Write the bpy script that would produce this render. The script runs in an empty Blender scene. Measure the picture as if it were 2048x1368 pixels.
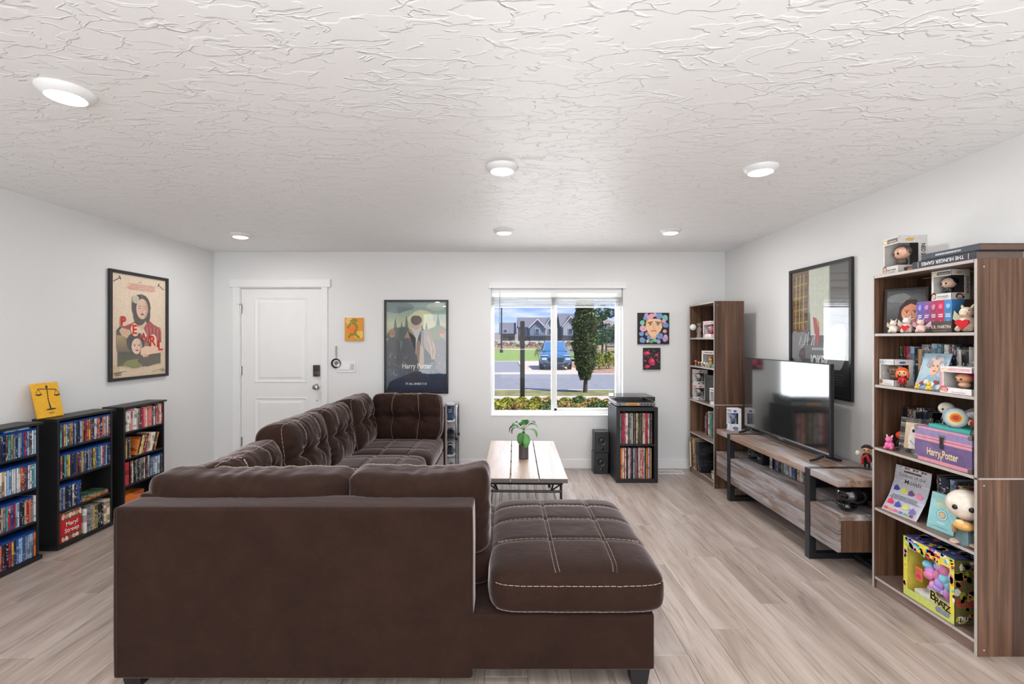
import bpy, math, random
import numpy as np
from mathutils import Vector, Matrix, noise
PI = math.pi
rnd = random.Random(11)
S = bpy.context.scene
COLL = S.collection
def C(r, g, b):
    return tuple(((c / 255 + .055) / 1.055) ** 2.4 if c > 10 else c / 255 / 12.92 for c in (r, g, b)) + (1.0,)

# ------------------------------------------------------------------ camera, sky, sun, large lights, exposure
F = 930.0                                    # focal length in pixels of the 2048 px wide frame
EYE = 1.458
cd = bpy.data.cameras.new('camera')
cam = bpy.data.objects.new('camera', cd)
COLL.objects.link(cam)
cam.location = (0, 0, EYE)
cam.rotation_euler = (PI / 2, 0, 0)
cd.sensor_width = 36
cd.lens = F / 2048 * 36
cd.shift_x = 14 / 2048
cd.shift_y = -6 / 2048
cd.clip_start = .05
cd.clip_end = 5000
S.camera = cam
S.view_settings.view_transform = 'Standard'
S.view_settings.look = 'None'
S.view_settings.gamma = 1
S.view_settings.use_curve_mapping = False
S.view_settings.exposure = 0.38
S.cycles.max_bounces = 9
S.cycles.diffuse_bounces = 5
S.cycles.glossy_bounces = 4
S.cycles.transmission_bounces = 4
S.cycles.transparent_max_bounces = 12
S.cycles.caustics_reflective = False
S.cycles.caustics_refractive = False
S.cycles.sample_clamp_indirect = 6
S.cycles.use_adaptive_sampling = True
S.cycles.adaptive_threshold = .02
S.cycles.use_denoising = True

W = bpy.data.worlds.new('sky')
S.world = W
W.use_nodes = True
nt = W.node_tree
nt.nodes.clear()
out = nt.nodes.new('ShaderNodeOutputWorld')
bg = nt.nodes.new('ShaderNodeBackground')
bg.inputs['Strength'].default_value = 1.0
tc = nt.nodes.new('ShaderNodeTexCoord')
sep = nt.nodes.new('ShaderNodeSeparateXYZ')
rmp = nt.nodes.new('ShaderNodeValToRGB')
rmp.color_ramp.elements[0].position = 0.0
rmp.color_ramp.elements[0].color = C(200, 218, 247)
rmp.color_ramp.elements[1].position = .5
rmp.color_ramp.elements[1].color = C(95, 140, 225)
e = rmp.color_ramp.elements.new(.07)
e.color = C(140, 172, 243)
mp = nt.nodes.new('ShaderNodeMapping')
mp.inputs['Scale'].default_value = (4, 4, 22)
nz = nt.nodes.new('ShaderNodeTexNoise')
nz.inputs['Scale'].default_value = 2.2
nz.inputs['Detail'].default_value = 6
cr = nt.nodes.new('ShaderNodeValToRGB')
cr.color_ramp.elements[0].position = .48
cr.color_ramp.elements[0].color = (0, 0, 0, 1)
cr.color_ramp.elements[1].position = .68
cr.color_ramp.elements[1].color = (.75, .75, .75, 1)
mx = nt.nodes.new('ShaderNodeMixRGB')
mx.inputs[2].default_value = C(240, 240, 250)
L = nt.links.new
L(tc.outputs['Generated'], sep.inputs[0]); L(sep.outputs['Z'], rmp.inputs[0])
L(tc.outputs['Generated'], mp.inputs[0]); L(mp.outputs[0], nz.inputs['Vector']); L(nz.outputs['Fac'], cr.inputs[0])
L(cr.outputs[0], mx.inputs[0]); L(rmp.outputs[0], mx.inputs[1]); L(mx.outputs[0], bg.inputs[0]); L(bg.outputs[0], out.inputs[0])

def lamp(name, kind, loc, rot, energy, color=(1, 1, 1), **kw):
    d = bpy.data.lights.new(name, kind)
    d.energy = energy
    d.color = color
    for k, v in kw.items():
        setattr(d, k, v)
    o = bpy.data.objects.new(name, d)
    COLL.objects.link(o)
    o.location = loc
    o.rotation_euler = rot
    return o
SUN = lamp('sun', 'SUN', (20, -20, 40), (math.radians(22), math.radians(30), 0), 5.6, (1, .95, .88), angle=.01)
# added area lamp behind the camera, acting as daylight from an unseen rear opening
lamp('added_rear_daylight', 'AREA', (-.3, -3.85, 1.25), (PI / 2 + .35, 0, 0), 90, (.96, .98, 1), shape='RECTANGLE', size=4.6, size_y=2.1)
lamp('front_window_daylight', 'AREA', (.585, 5.50, 1.42), (-PI / 2 + .25, 0, 0), 34, (.93, .96, 1), shape='RECTANGLE', size=1.45, size_y=1.35)

# uplight added behind the camera to brighten the ceiling, standing in for bounced flash
lamp('added_uplight', 'AREA', (.35, -1.0, 1.2), (PI, 0, 0), 74, (.86, .95, 1), shape='DISK', size=.9)

# ------------------------------------------------------------------ materials
MATS = {}
def newmat(name):
    m = bpy.data.materials.new(name)
    m.use_nodes = True
    t = m.node_tree
    b = t.nodes['Principled BSDF']
    MATS[name] = m
    return m, t, b
def N(t, kind, **kw):
    n = t.nodes.new(kind)
    for k, v in kw.items():
        if k.startswith('i_'):
            n.inputs[k[2:].replace('_', ' ')].default_value = v
        else:
            setattr(n, k, v)
    return n
def ramp(t, stops):
    r = t.nodes.new('ShaderNodeValToRGB')
    el = r.color_ramp.elements
    while len(el) < len(stops):
        el.new(.5)
    for k, (p, c) in enumerate(stops):
        el[k].position = p
        el[k].color = c if len(c) == 4 else tuple(c) + (1,)
    return r
def bump(t, b, src, strength, dist, prev=None):
    n = N(t, 'ShaderNodeBump', i_Strength=strength, i_Distance=dist)
    t.links.new(src, n.inputs['Height'])
    if prev:
        t.links.new(prev.outputs[0], n.inputs['Normal'])
    t.links.new(n.outputs[0], b.inputs['Normal'])
    return n
def plain(name, col, rough=.5, metal=0., spec=.5, coat=0., vary=.06, scale=30., bmp=0., bd=.001, sheen=0.):
    """a single colour with slight procedural mottling and relief"""
    if name in MATS:
        return MATS[name]
    m, t, b = newmat(name)
    b.inputs['Roughness'].default_value = rough
    b.inputs['Metallic'].default_value = metal
    b.inputs['Specular IOR Level'].default_value = spec
    b.inputs['Coat Weight'].default_value = coat
    b.inputs['Coat Roughness'].default_value = .03
    b.inputs['Sheen Weight'].default_value = sheen
    tcn = N(t, 'ShaderNodeTexCoord')
    n = N(t, 'ShaderNodeTexNoise', i_Scale=scale, i_Detail=3.)
    t.links.new(tcn.outputs['Object'], n.inputs['Vector'])
    a = tuple(c * (1 - vary) for c in col[:3]) + (1,)
    z = tuple(min(1, c * (1 + vary)) for c in col[:3]) + (1,)
    r = ramp(t, [(.3, a), (.7, z)])
    t.links.new(n.outputs['Fac'], r.inputs[0])
    t.links.new(r.outputs[0], b.inputs['Base Color'])
    if bmp:
        bump(t, b, n.outputs['Fac'], bmp, bd)
    return m
def emit(name, col, s):
    m, t, b = newmat(name)
    b.inputs['Base Color'].default_value = (.9, .9, .9, 1)
    b.inputs['Emission Color'].default_value = col
    b.inputs['Emission Strength'].default_value = s
    return m
def wood(name, dark, mid, light, axis='Z', fine=38., long=1.6, rough=.45, objrand=.0, bmp=.15, knots=0., coat=0., patch=None):
    """grain that runs along AXIS of the object's own coordinates"""
    m, t, b = newmat(name)
    tcn = N(t, 'ShaderNodeTexCoord')
    oi = N(t, 'ShaderNodeObjectInfo')
    sc = {'X': (long, fine, fine), 'Y': (fine, long, fine), 'Z': (fine, fine, long)}[axis]
    ad = N(t, 'ShaderNodeVectorMath', operation='MULTIPLY_ADD')
    ad.inputs[1].default_value = (1, 1, 1)
    cmb = N(t, 'ShaderNodeMath', operation='MULTIPLY')
    cmb.inputs[1].default_value = 37.
    t.links.new(oi.outputs['Random'], cmb.inputs[0])
    t.links.new(tcn.outputs['Object'], ad.inputs[0])
    t.links.new(cmb.outputs[0], ad.inputs[2])
    mpn = N(t, 'ShaderNodeMapping')
    mpn.inputs['Scale'].default_value = sc
    t.links.new(ad.outputs[0], mpn.inputs[0])
    n1 = N(t, 'ShaderNodeTexNoise', i_Scale=1., i_Detail=5., i_Roughness=.62, i_Distortion=.5)
    t.links.new(mpn.outputs[0], n1.inputs['Vector'])
    mp2 = N(t, 'ShaderNodeMapping')
    mp2.inputs['Scale'].default_value = tuple(s * .16 for s in sc)
    t.links.new(ad.outputs[0], mp2.inputs[0])
    n2 = N(t, 'ShaderNodeTexNoise', i_Scale=1., i_Detail=3., i_Distortion=1.2)
    t.links.new(mp2.outputs[0], n2.inputs['Vector'])
    sm = N(t, 'ShaderNodeMath', operation='MULTIPLY_ADD')
    sm.inputs[1].default_value = .45
    t.links.new(n2.outputs['Fac'], sm.inputs[0])
    hf = N(t, 'ShaderNodeMath', operation='MULTIPLY')
    hf.inputs[1].default_value = .55
    t.links.new(n1.outputs['Fac'], hf.inputs[0])
    t.links.new(hf.outputs[0], sm.inputs[2])
    r = ramp(t, [(.34, dark), (.5, mid), (.64, light)])
    t.links.new(sm.outputs[0], r.inputs[0])
    colout = r.outputs[0]
    # thin dark pores
    mp3 = N(t, 'ShaderNodeMapping')
    mp3.inputs['Scale'].default_value = tuple(s * 2.2 for s in sc)
    t.links.new(ad.outputs[0], mp3.inputs[0])
    n3 = N(t, 'ShaderNodeTexNoise', i_Scale=1., i_Detail=2.)
    t.links.new(mp3.outputs[0], n3.inputs['Vector'])
    r3 = ramp(t, [(.30, (.62, .6, .58, 1)), (.42, (1, 1, 1, 1))])
    t.links.new(n3.outputs['Fac'], r3.inputs[0])
    mu = N(t, 'ShaderNodeMixRGB', blend_type='MULTIPLY')
    mu.inputs[0].default_value = .8
    t.links.new(colout, mu.inputs[1]); t.links.new(r3.outputs[0], mu.inputs[2])
    colout = mu.outputs[0]
    if knots:
        mp4 = N(t, 'ShaderNodeMapping')
        mp4.inputs['Scale'].default_value = tuple(4.5 if s == fine else 1.5 for s in sc)
        t.links.new(ad.outputs[0], mp4.inputs[0])
        n4 = N(t, 'ShaderNodeTexNoise', i_Scale=1., i_Detail=4., i_Distortion=.8)
        t.links.new(mp4.outputs[0], n4.inputs['Vector'])
        r4 = ramp(t, [(.60, (1, 1, 1, 1)), (.74, (.60, .59, .59, 1))])
        t.links.new(n4.outputs['Fac'], r4.inputs[0])
        m4 = N(t, 'ShaderNodeMixRGB', blend_type='MULTIPLY')
        m4.inputs[0].default_value = knots
        t.links.new(colout, m4.inputs[1]); t.links.new(r4.outputs[0], m4.inputs[2])
        colout = m4.outputs[0]
    if patch:
        mp5 = N(t, 'ShaderNodeMapping')
        mp5.inputs['Scale'].default_value = tuple(9 if s == fine else 2.2 for s in sc)
        t.links.new(ad.outputs[0], mp5.inputs[0])
        n5 = N(t, 'ShaderNodeTexNoise', i_Scale=1., i_Detail=5., i_Roughness=.65, i_Distortion=.6)
        t.links.new(mp5.outputs[0], n5.inputs['Vector'])
        r5 = ramp(t, [(.46, (0, 0, 0, 1)), (.60, (.85, .85, .85, 1))])
        t.links.new(n5.outputs['Fac'], r5.inputs[0])
        m5 = N(t, 'ShaderNodeMixRGB')
        m5.inputs[2].default_value = patch
        t.links.new(r5.outputs[0], m5.inputs[0]); t.links.new(colout, m5.inputs[1])
        m6 = N(t, 'ShaderNodeMixRGB', blend_type='MULTIPLY')
        m6.inputs[0].default_value = .8
        t.links.new(m5.outputs[0], m6.inputs[1]); t.links.new(r3.outputs[0], m6.inputs[2])
        colout = m6.outputs[0]
    if objrand:
        mr = N(t, 'ShaderNodeMapRange')
        mr.inputs['To Min'].default_value = 1 - objrand
        mr.inputs['To Max'].default_value = 1 + objrand * .6
        t.links.new(oi.outputs['Random'], mr.inputs['Value'])
        hs = N(t, 'ShaderNodeHueSaturation')
        t.links.new(mr.outputs[0], hs.inputs['Value'])
        t.links.new(colout, hs.inputs['Color'])
        colout = hs.outputs[0]
    t.links.new(colout, b.inputs['Base Color'])
    b.inputs['Roughness'].default_value = rough
    b.inputs['Coat Weight'].default_value = coat
    b.inputs['Coat Roughness'].default_value = .12
    if bmp:
        bump(t, b, sm.outputs[0], bmp, .002)
    return m

M_wall = plain('wall_paint', (.77, .77, .765, 1), .55, spec=.3, vary=.012, scale=160, bmp=.12, bd=.0012)
M_trim = plain('trim_paint', (.83, .83, .825, 1), .35, vary=.01, scale=8)
def ceiling_mat():
    m, t, b = newmat('trowelled_ceiling')
    b.inputs['Base Color'].default_value = (.90, .90, .895, 1)
    b.inputs['Roughness'].default_value = .45
    b.inputs['Specular IOR Level'].default_value = .4
    tcn = N(t, 'ShaderNodeTexCoord')
    mpn = N(t, 'ShaderNodeMapping')
    mpn.inputs['Scale'].default_value = (3.6, 8.5, 1)
    t.links.new(tcn.outputs['Object'], mpn.inputs[0])
    # warp the coordinates, then take the borders of large cells, kept only in patches
    w = N(t, 'ShaderNodeTexNoise', i_Scale=1.7, i_Detail=2.5, i_Roughness=.5)
    t.links.new(mpn.outputs[0], w.inputs['Vector'])
    wv = N(t, 'ShaderNodeVectorMath', operation='MULTIPLY_ADD')
    wv.inputs[1].default_value = (.8, .8, 0)
    t.links.new(w.outputs['Color'], wv.inputs[0]); t.links.new(mpn.outputs[0], wv.inputs[2])
    heights = []
    for sc, wid, lo in ((1.0, .030, .47), (2.1, .05, .55)):
        v = N(t, 'ShaderNodeTexVoronoi', feature='DISTANCE_TO_EDGE', i_Scale=sc, i_Randomness=1.)
        t.links.new(wv.outputs[0], v.inputs['Vector'])
        r = N(t, 'ShaderNodeMapRange', interpolation_type='SMOOTHSTEP')
        r.inputs['From Min'].default_value = 0
        r.inputs['From Max'].default_value = wid
        r.inputs['To Min'].default_value = 1
        r.inputs['To Max'].default_value = 0
        t.links.new(v.outputs['Distance'], r.inputs['Value'])
        k = N(t, 'ShaderNodeTexNoise', i_Scale=sc * 1.3, i_Detail=2.)
        t.links.new(mpn.outputs[0], k.inputs['Vector'])
        kr = N(t, 'ShaderNodeMapRange', interpolation_type='SMOOTHSTEP')
        kr.inputs['From Min'].default_value = lo
        kr.inputs['From Max'].default_value = lo + .06
        t.links.new(k.outputs['Fac'], kr.inputs['Value'])
        mm = N(t, 'ShaderNodeMath', operation='MULTIPLY')
        t.links.new(r.outputs[0], mm.inputs[0]); t.links.new(kr.outputs[0], mm.inputs[1])
        heights.append(mm.outputs[0])
    # flat plateaus with crisp edges
    p = N(t, 'ShaderNodeTexNoise', i_Scale=1.15, i_Detail=2.5, i_Roughness=.5)
    t.links.new(wv.outputs[0], p.inputs['Vector'])
    pr = N(t, 'ShaderNodeMapRange', interpolation_type='SMOOTHSTEP')
    pr.inputs['From Min'].default_value = .50
    pr.inputs['From Max'].default_value = .525
    t.links.new(p.outputs['Fac'], pr.inputs['Value'])
    a1 = N(t, 'ShaderNodeMath', operation='ADD')
    t.links.new(heights[0], a1.inputs[0]); t.links.new(heights[1], a1.inputs[1])
    a2 = N(t, 'ShaderNodeMath', operation='MULTIPLY_ADD')
    a2.inputs[1].default_value = .8
    t.links.new(pr.outputs[0], a2.inputs[0]); t.links.new(a1.outputs[0], a2.inputs[2])
    bump(t, b, a2.outputs[0], .6, .006)
    return m
M_ceil = ceiling_mat()
def floor_mat():
    """pale greyed oak: soft streaks, thin wandering pore lines, cathedral figure and a few grey knots"""
    m, t, b = newmat('pale_oak_plank')
    tcn = N(t, 'ShaderNodeTexCoord')
    oi = N(t, 'ShaderNodeObjectInfo')
    k = N(t, 'ShaderNodeMath', operation='MULTIPLY')
    k.inputs[1].default_value = 53.
    t.links.new(oi.outputs['Random'], k.inputs[0])
    ad = N(t, 'ShaderNodeVectorMath', operation='ADD')
    t.links.new(tcn.outputs['Object'], ad.inputs[0]); t.links.new(k.outputs[0], ad.inputs[1])
    def tex(scale, detail, dist=0.):
        mm = N(t, 'ShaderNodeMapping')
        mm.inputs['Scale'].default_value = scale
        t.links.new(ad.outputs[0], mm.inputs[0])
        n = N(t, 'ShaderNodeTexNoise', i_Scale=1., i_Detail=detail, i_Roughness=.6, i_Distortion=dist)
        t.links.new(mm.outputs[0], n.inputs['Vector'])
        return n.outputs['Fac']
    def mul(a, c, f):
        q = N(t, 'ShaderNodeMixRGB', blend_type='MULTIPLY')
        q.inputs[0].default_value = f
        t.links.new(a, q.inputs[1]); t.links.new(c, q.inputs[2])
        return q.outputs[0]
    r = ramp(t, [(.30, C(150, 134, 124)), (.5, C(174, 158, 148)), (.70, C(192, 178, 169))])
    t.links.new(tex((9, .9, 1), 4., .4), r.inputs[0])
    c = r.outputs[0]
    # contour lines of a stretched noise field read as growth rings and cathedrals
    rg = N(t, 'ShaderNodeMath', operation='MULTIPLY')
    rg.inputs[1].default_value = 9.
    t.links.new(tex((7, .55, 1), 2.), rg.inputs[0])
    fr = N(t, 'ShaderNodeMath', operation='FRACT')
    t.links.new(rg.outputs[0], fr.inputs[0])
    rr_ = ramp(t, [(0, (.74, .72, .70, 1)), (.10, (1, 1, 1, 1)), (.86, (1, 1, 1, 1)), (1, (.74, .72, .70, 1))])
    t.links.new(fr.outputs[0], rr_.inputs[0])
    gate = ramp(t, [(.45, (0, 0, 0, 1)), (.62, (1, 1, 1, 1))])
    t.links.new(tex((4, .7, 1), 2.), gate.inputs[0])
    q = N(t, 'ShaderNodeMixRGB', blend_type='MULTIPLY')
    t.links.new(gate.outputs[0], q.inputs[0]); t.links.new(c, q.inputs[1]); t.links.new(rr_.outputs[0], q.inputs[2])
    c = q.outputs[0]
    r3 = ramp(t, [(.33, (.66, .63, .60, 1)), (.42, (1, 1, 1, 1))])
    t.links.new(tex((95, 3.2, 1), 2.), r3.inputs[0])
    c = mul(c, r3.outputs[0], .7)
    r4 = ramp(t, [(.62, (1, 1, 1, 1)), (.78, (.68, .69, .70, 1))])
    t.links.new(tex((6.5, 2.2, 1), 3., .8), r4.inputs[0])
    c = mul(c, r4.outputs[0], .8)
    mr = N(t, 'ShaderNodeMapRange')
    mr.inputs['To Min'].default_value = .93
    mr.inputs['To Max'].default_value = 1.05
    t.links.new(oi.outputs['Random'], mr.inputs['Value'])
    hs = N(t, 'ShaderNodeHueSaturation')
    t.links.new(mr.outputs[0], hs.inputs['Value']); t.links.new(c, hs.inputs['Color'])
    t.links.new(hs.outputs[0], b.inputs['Base Color'])
    b.inputs['Roughness'].default_value = .27
    b.inputs['Specular IOR Level'].default_value = .6
    bump(t, b, r3.outputs[0], .06, .001)
    return m
M_floor = floor_mat()
M_sub = plain('plank_joint', C(70, 55, 45), .8)
M_black = plain('black_laminate', C(24, 24, 26), .42, vary=.1)
M_blackmetal = plain('black_metal', C(28, 28, 30), .4, spec=.5, vary=.1)
M_blackgloss = plain('black_gloss', C(12, 12, 14), .12, coat=.6)
M_walnut = wood('walnut_laminate', C(46, 31, 22), C(92, 65, 48), C(124, 93, 73), 'Z', 42., 1.2, .42, .04, .08)
M_walnutY = wood('walnut_laminate_shelf', C(96, 76, 66), C(128, 106, 96), C(152, 132, 122), 'Y', 42., 1.2, .42, .04, .08)
M_edge = plain('daylit_edge_band', C(186, 178, 172), .4, vary=.05)  # bookcase front edges: the daylight on them is put into the colour
M_rustic = wood('weathered_board', C(104, 96, 96), C(150, 143, 143), C(192, 186, 186), 'Y', 24., 1.3, .5, .14, .3, .9, patch=C(122, 98, 84))
M_rusticT = wood('weathered_top', C(112, 82, 64), C(152, 122, 103), C(182, 164, 154), 'Y', 14., 1.3, .36, .10, .2, .9, patch=C(168, 162, 162))
M_table = wood('pale_pine', C(142, 114, 96), C(170, 142, 122), C(186, 160, 140), 'Y', 22., 1.4, .4, .04, .15, .35)
M_chrome = plain('chrome', C(200, 200, 202), .16, 1.0, vary=.02)
M_nickel = plain('brushed_nickel', C(172, 168, 162), .3, 1.0, vary=.04)
M_bronze = plain('bronze_lock', C(96, 82, 72), .35, .8)
M_white = plain('white_plastic', (.82, .82, .815, 1), .35, vary=.01)
def slat_mat():
    m, t, b = newmat('blind_slat')
    b.inputs['Base Color'].default_value = (.86, .86, .85, 1)
    b.inputs['Roughness'].default_value = .4
    tr = N(t, 'ShaderNodeBsdfTranslucent')
    tr.inputs[0].default_value = (.9, .9, .88, 1)
    mix = N(t, 'ShaderNodeMixShader')
    n = N(t, 'ShaderNodeTexNoise', i_Scale=6.)
    r = ramp(t, [(.3, (.58,) * 3), (.7, (.64,) * 3)])
    t.links.new(n.outputs['Fac'], r.inputs[0]); t.links.new(r.outputs[0], mix.inputs[0])
    t.links.new(b.outputs[0], mix.inputs[1]); t.links.new(tr.outputs[0], mix.inputs[2])
    t.links.new(mix.outputs[0], t.nodes['Material Output'].inputs['Surface'])
    return m
M_slat = slat_mat()
M_rubber = plain('black_rubber', C(20, 20, 20), .7)

def fabric():
    m, t, b = newmat('brown_microfibre')
    tcn = N(t, 'ShaderNodeTexCoord')
    n = N(t, 'ShaderNodeTexNoise', i_Scale=9., i_Detail=6., i_Roughness=.7)
    t.links.new(tcn.outputs['Object'], n.inputs['Vector'])
    r = ramp(t, [(.3, C(41, 26, 20)), (.72, C(52, 34, 27))])
    t.links.new(n.outputs['Fac'], r.inputs[0])
    mpn = N(t, 'ShaderNodeMapping')
    mpn.inputs['Scale'].default_value = (420, 420, 420)
    t.links.new(tcn.outputs['Object'], mpn.inputs[0])
    wv = N(t, 'ShaderNodeTexNoise', i_Scale=1., i_Detail=2.)
    t.links.new(mpn.outputs[0], wv.inputs['Vector'])
    r2 = ramp(t, [(.3, (.72, .72, .72, 1)), (.7, (1.15, 1.15, 1.15, 1))])
    t.links.new(wv.outputs['Fac'], r2.inputs[0])
    mu = N(t, 'ShaderNodeMixRGB', blend_type='MULTIPLY')
    mu.inputs[0].default_value = .8
    t.links.new(r.outputs[0], mu.inputs[1]); t.links.new(r2.outputs[0], mu.inputs[2])
    t.links.new(mu.outputs[0], b.inputs['Base Color'])
    b.inputs['Roughness'].default_value = .85
    b.inputs['Specular IOR Level'].default_value = .12
    b.inputs['Sheen Weight'].default_value = .6
    b.inputs['Sheen Roughness'].default_value = .30
    b.inputs['Sheen Tint'].default_value = (.95, .83, .82, 1)
    # soft creases and nap
    mp2 = N(t, 'ShaderNodeMapping')
    mp2.inputs['Scale'].default_value = (14, 26, 26)
    t.links.new(tcn.outputs['Object'], mp2.inputs[0])
    n2 = N(t, 'ShaderNodeTexNoise', i_Scale=1., i_Detail=3., i_Distortion=1.)
    t.links.new(mp2.outputs[0], n2.inputs['Vector'])
    b1 = bump(t, b, n2.outputs['Fac'], .22, .006)
    bump(t, b, wv.outputs['Fac'], .25, .0008, b1)
    return m
M_fab = fabric()
M_stitch = plain('pale_thread', C(168, 150, 140), .8)

def printmat(name, rough, coat=0., spec=.4):
    m, t, b = newmat(name)
    a = N(t, 'ShaderNodeVertexColor', layer_name='Col')
    tcn = N(t, 'ShaderNodeTexCoord')
    n = N(t, 'ShaderNodeTexNoise', i_Scale=55., i_Detail=4.)
    t.links.new(tcn.outputs['Object'], n.inputs['Vector'])
    r = ramp(t, [(.3, (.9, .9, .9, 1)), (.7, (1.06, 1.06, 1.06, 1))])
    t.links.new(n.outputs['Fac'], r.inputs[0])
    mu = N(t, 'ShaderNodeMixRGB', blend_type='MULTIPLY')
    mu.inputs[0].default_value = 1.
    t.links.new(a.outputs[0], mu.inputs[1]); t.links.new(r.outputs[0], mu.inputs[2])
    t.links.new(mu.outputs[0], b.inputs['Base Color'])
    b.inputs['Roughness'].default_value = rough
    b.inputs['Coat Weight'].default_value = coat
    b.inputs['Coat Roughness'].default_value = .03
    b.inputs['Specular IOR Level'].default_value = spec
    return m
M_print = printmat('printed_ink', .55)
M_gloss = printmat('glossy_plastic', .25, .25)
M_leafcol = printmat('leaf_green', .5)

def spine_mat(name='printed_spine', lett=.8):
    """case or book spine: the object's own colour with blocks of lettering"""
    m, t, b = newmat(name)
    oi = N(t, 'ShaderNodeObjectInfo')
    tcn = N(t, 'ShaderNodeTexCoord')
    mu = N(t, 'ShaderNodeMath', operation='MULTIPLY')
    mu.inputs[1].default_value = 91.
    t.links.new(oi.outputs['Random'], mu.inputs[0])
    ad = N(t, 'ShaderNodeVectorMath', operation='ADD')
    t.links.new(tcn.outputs['Object'], ad.inputs[0]); t.links.new(mu.outputs[0], ad.inputs[1])
    mpn = N(t, 'ShaderNodeMapping')
    mpn.inputs['Scale'].default_value = (170, 170, 90)
    t.links.new(ad.outputs[0], mpn.inputs[0])
    n = N(t, 'ShaderNodeTexNoise', i_Scale=1., i_Detail=2.)
    t.links.new(mpn.outputs[0], n.inputs['Vector'])
    r = ramp(t, [(.57, (0, 0, 0, 1)), (.60, (lett,) * 3)])
    t.links.new(n.outputs['Fac'], r.inputs[0])
    mpl = N(t, 'ShaderNodeMapping')
    mpl.inputs['Scale'].default_value = (2, 2, 14)
    t.links.new(ad.outputs[0], mpl.inputs[0])
    nl = N(t, 'ShaderNodeTexNoise', i_Scale=1., i_Detail=1.)
    t.links.new(mpl.outputs[0], nl.inputs['Vector'])
    rl = ramp(t, [(.49, (0, 0, 0, 1)), (.51, (1, 1, 1, 1))])
    t.links.new(nl.outputs['Fac'], rl.inputs[0])
    lm = N(t, 'ShaderNodeMixRGB', blend_type='MULTIPLY')
    lm.inputs[0].default_value = 1.
    t.links.new(r.outputs[0], lm.inputs[1]); t.links.new(rl.outputs[0], lm.inputs[2])
    # lettering is pale on dark spines and dark on pale ones
    bw = N(t, 'ShaderNodeRGBToBW')
    t.links.new(oi.outputs['Color'], bw.inputs[0])
    lr = ramp(t, [(.22, (.8, .78, .74, 1)), (.3, (.04, .035, .05, 1))])
    t.links.new(bw.outputs[0], lr.inputs[0])
    mpb = N(t, 'ShaderNodeMapping')
    mpb.inputs['Scale'].default_value = (3, 3, 16)
    t.links.new(ad.outputs[0], mpb.inputs[0])
    nb = N(t, 'ShaderNodeTexNoise', i_Scale=1., i_Detail=1.)
    t.links.new(mpb.outputs[0], nb.inputs['Vector'])
    rb = ramp(t, [(.56, (1, 1, 1, 1)), (.58, (.45, .42, .4, 1))])
    t.links.new(nb.outputs['Fac'], rb.inputs[0])
    m1 = N(t, 'ShaderNodeMixRGB', blend_type='MULTIPLY')
    m1.inputs[0].default_value = 1.
    t.links.new(oi.outputs['Color'], m1.inputs[1]); t.links.new(rb.outputs[0], m1.inputs[2])
    m2 = N(t, 'ShaderNodeMixRGB')
    t.links.new(lm.outputs[0], m2.inputs[0]); t.links.new(m1.outputs[0], m2.inputs[1]); t.links.new(lr.outputs[0], m2.inputs[2])
    t.links.new(m2.outputs[0], b.inputs['Base Color'])
    b.inputs['Roughness'].default_value = .35
    return m
M_spine = spine_mat()
M_sleeve = spine_mat('record_sleeve', .16)
M_bluecase = plain('blue_case_plastic', C(28, 70, 140), .2, vary=.1)
M_blackcase = plain('dark_case_plastic', C(34, 34, 38), .3, vary=.1)
M_page = plain('page_edges', C(225, 215, 196), .8, scale=200)

def glassmat(name, tint=(1, 1, 1, 1), rough=.0, ior=1.45, amount=1.):
    m, t, b = newmat(name)
    t.nodes.remove(b)
    o = t.nodes['Material Output']
    tr = N(t, 'ShaderNodeBsdfTransparent')
    tr.inputs[0].default_value = tint
    gl = N(t, 'ShaderNodeBsdfGlossy')
    gl.inputs['Roughness'].default_value = rough
    fr = N(t, 'ShaderNodeFresnel')
    fr.inputs[0].default_value = ior
    mm = N(t, 'ShaderNodeMath', operation='MULTIPLY')
    mm.inputs[1].default_value = amount
    mix = N(t, 'ShaderNodeMixShader')
    # only the side a ray enters by mirrors: the exit side of a thin flat pane adds nothing
    ge = N(t, 'ShaderNodeNewGeometry')
    bf = N(t, 'ShaderNodeMath', operation='SUBTRACT')
    bf.inputs[0].default_value = 1.
    m2 = N(t, 'ShaderNodeMath', operation='MULTIPLY')
    t.links.new(ge.outputs['Backfacing'], bf.inputs[1])
    t.links.new(fr.outputs[0], mm.inputs[0]); t.links.new(mm.outputs[0], m2.inputs[0]); t.links.new(bf.outputs[0], m2.inputs[1])
    t.links.new(m2.outputs[0], mix.inputs[0])
    t.links.new(tr.outputs[0], mix.inputs[1]); t.links.new(gl.outputs[0], mix.inputs[2])
    t.links.new(mix.outputs[0], o.inputs['Surface'])
    return m
M_glass = glassmat('clear_glass', (.985, .99, .985, 1), amount=.4)
M_picglass = glassmat('picture_glass', (1, 1, 1, 1), .01, 1.5, 2.0)
M_smoke = glassmat('smoked_acrylic', (.55, .56, .58, 1), .02)

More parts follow.
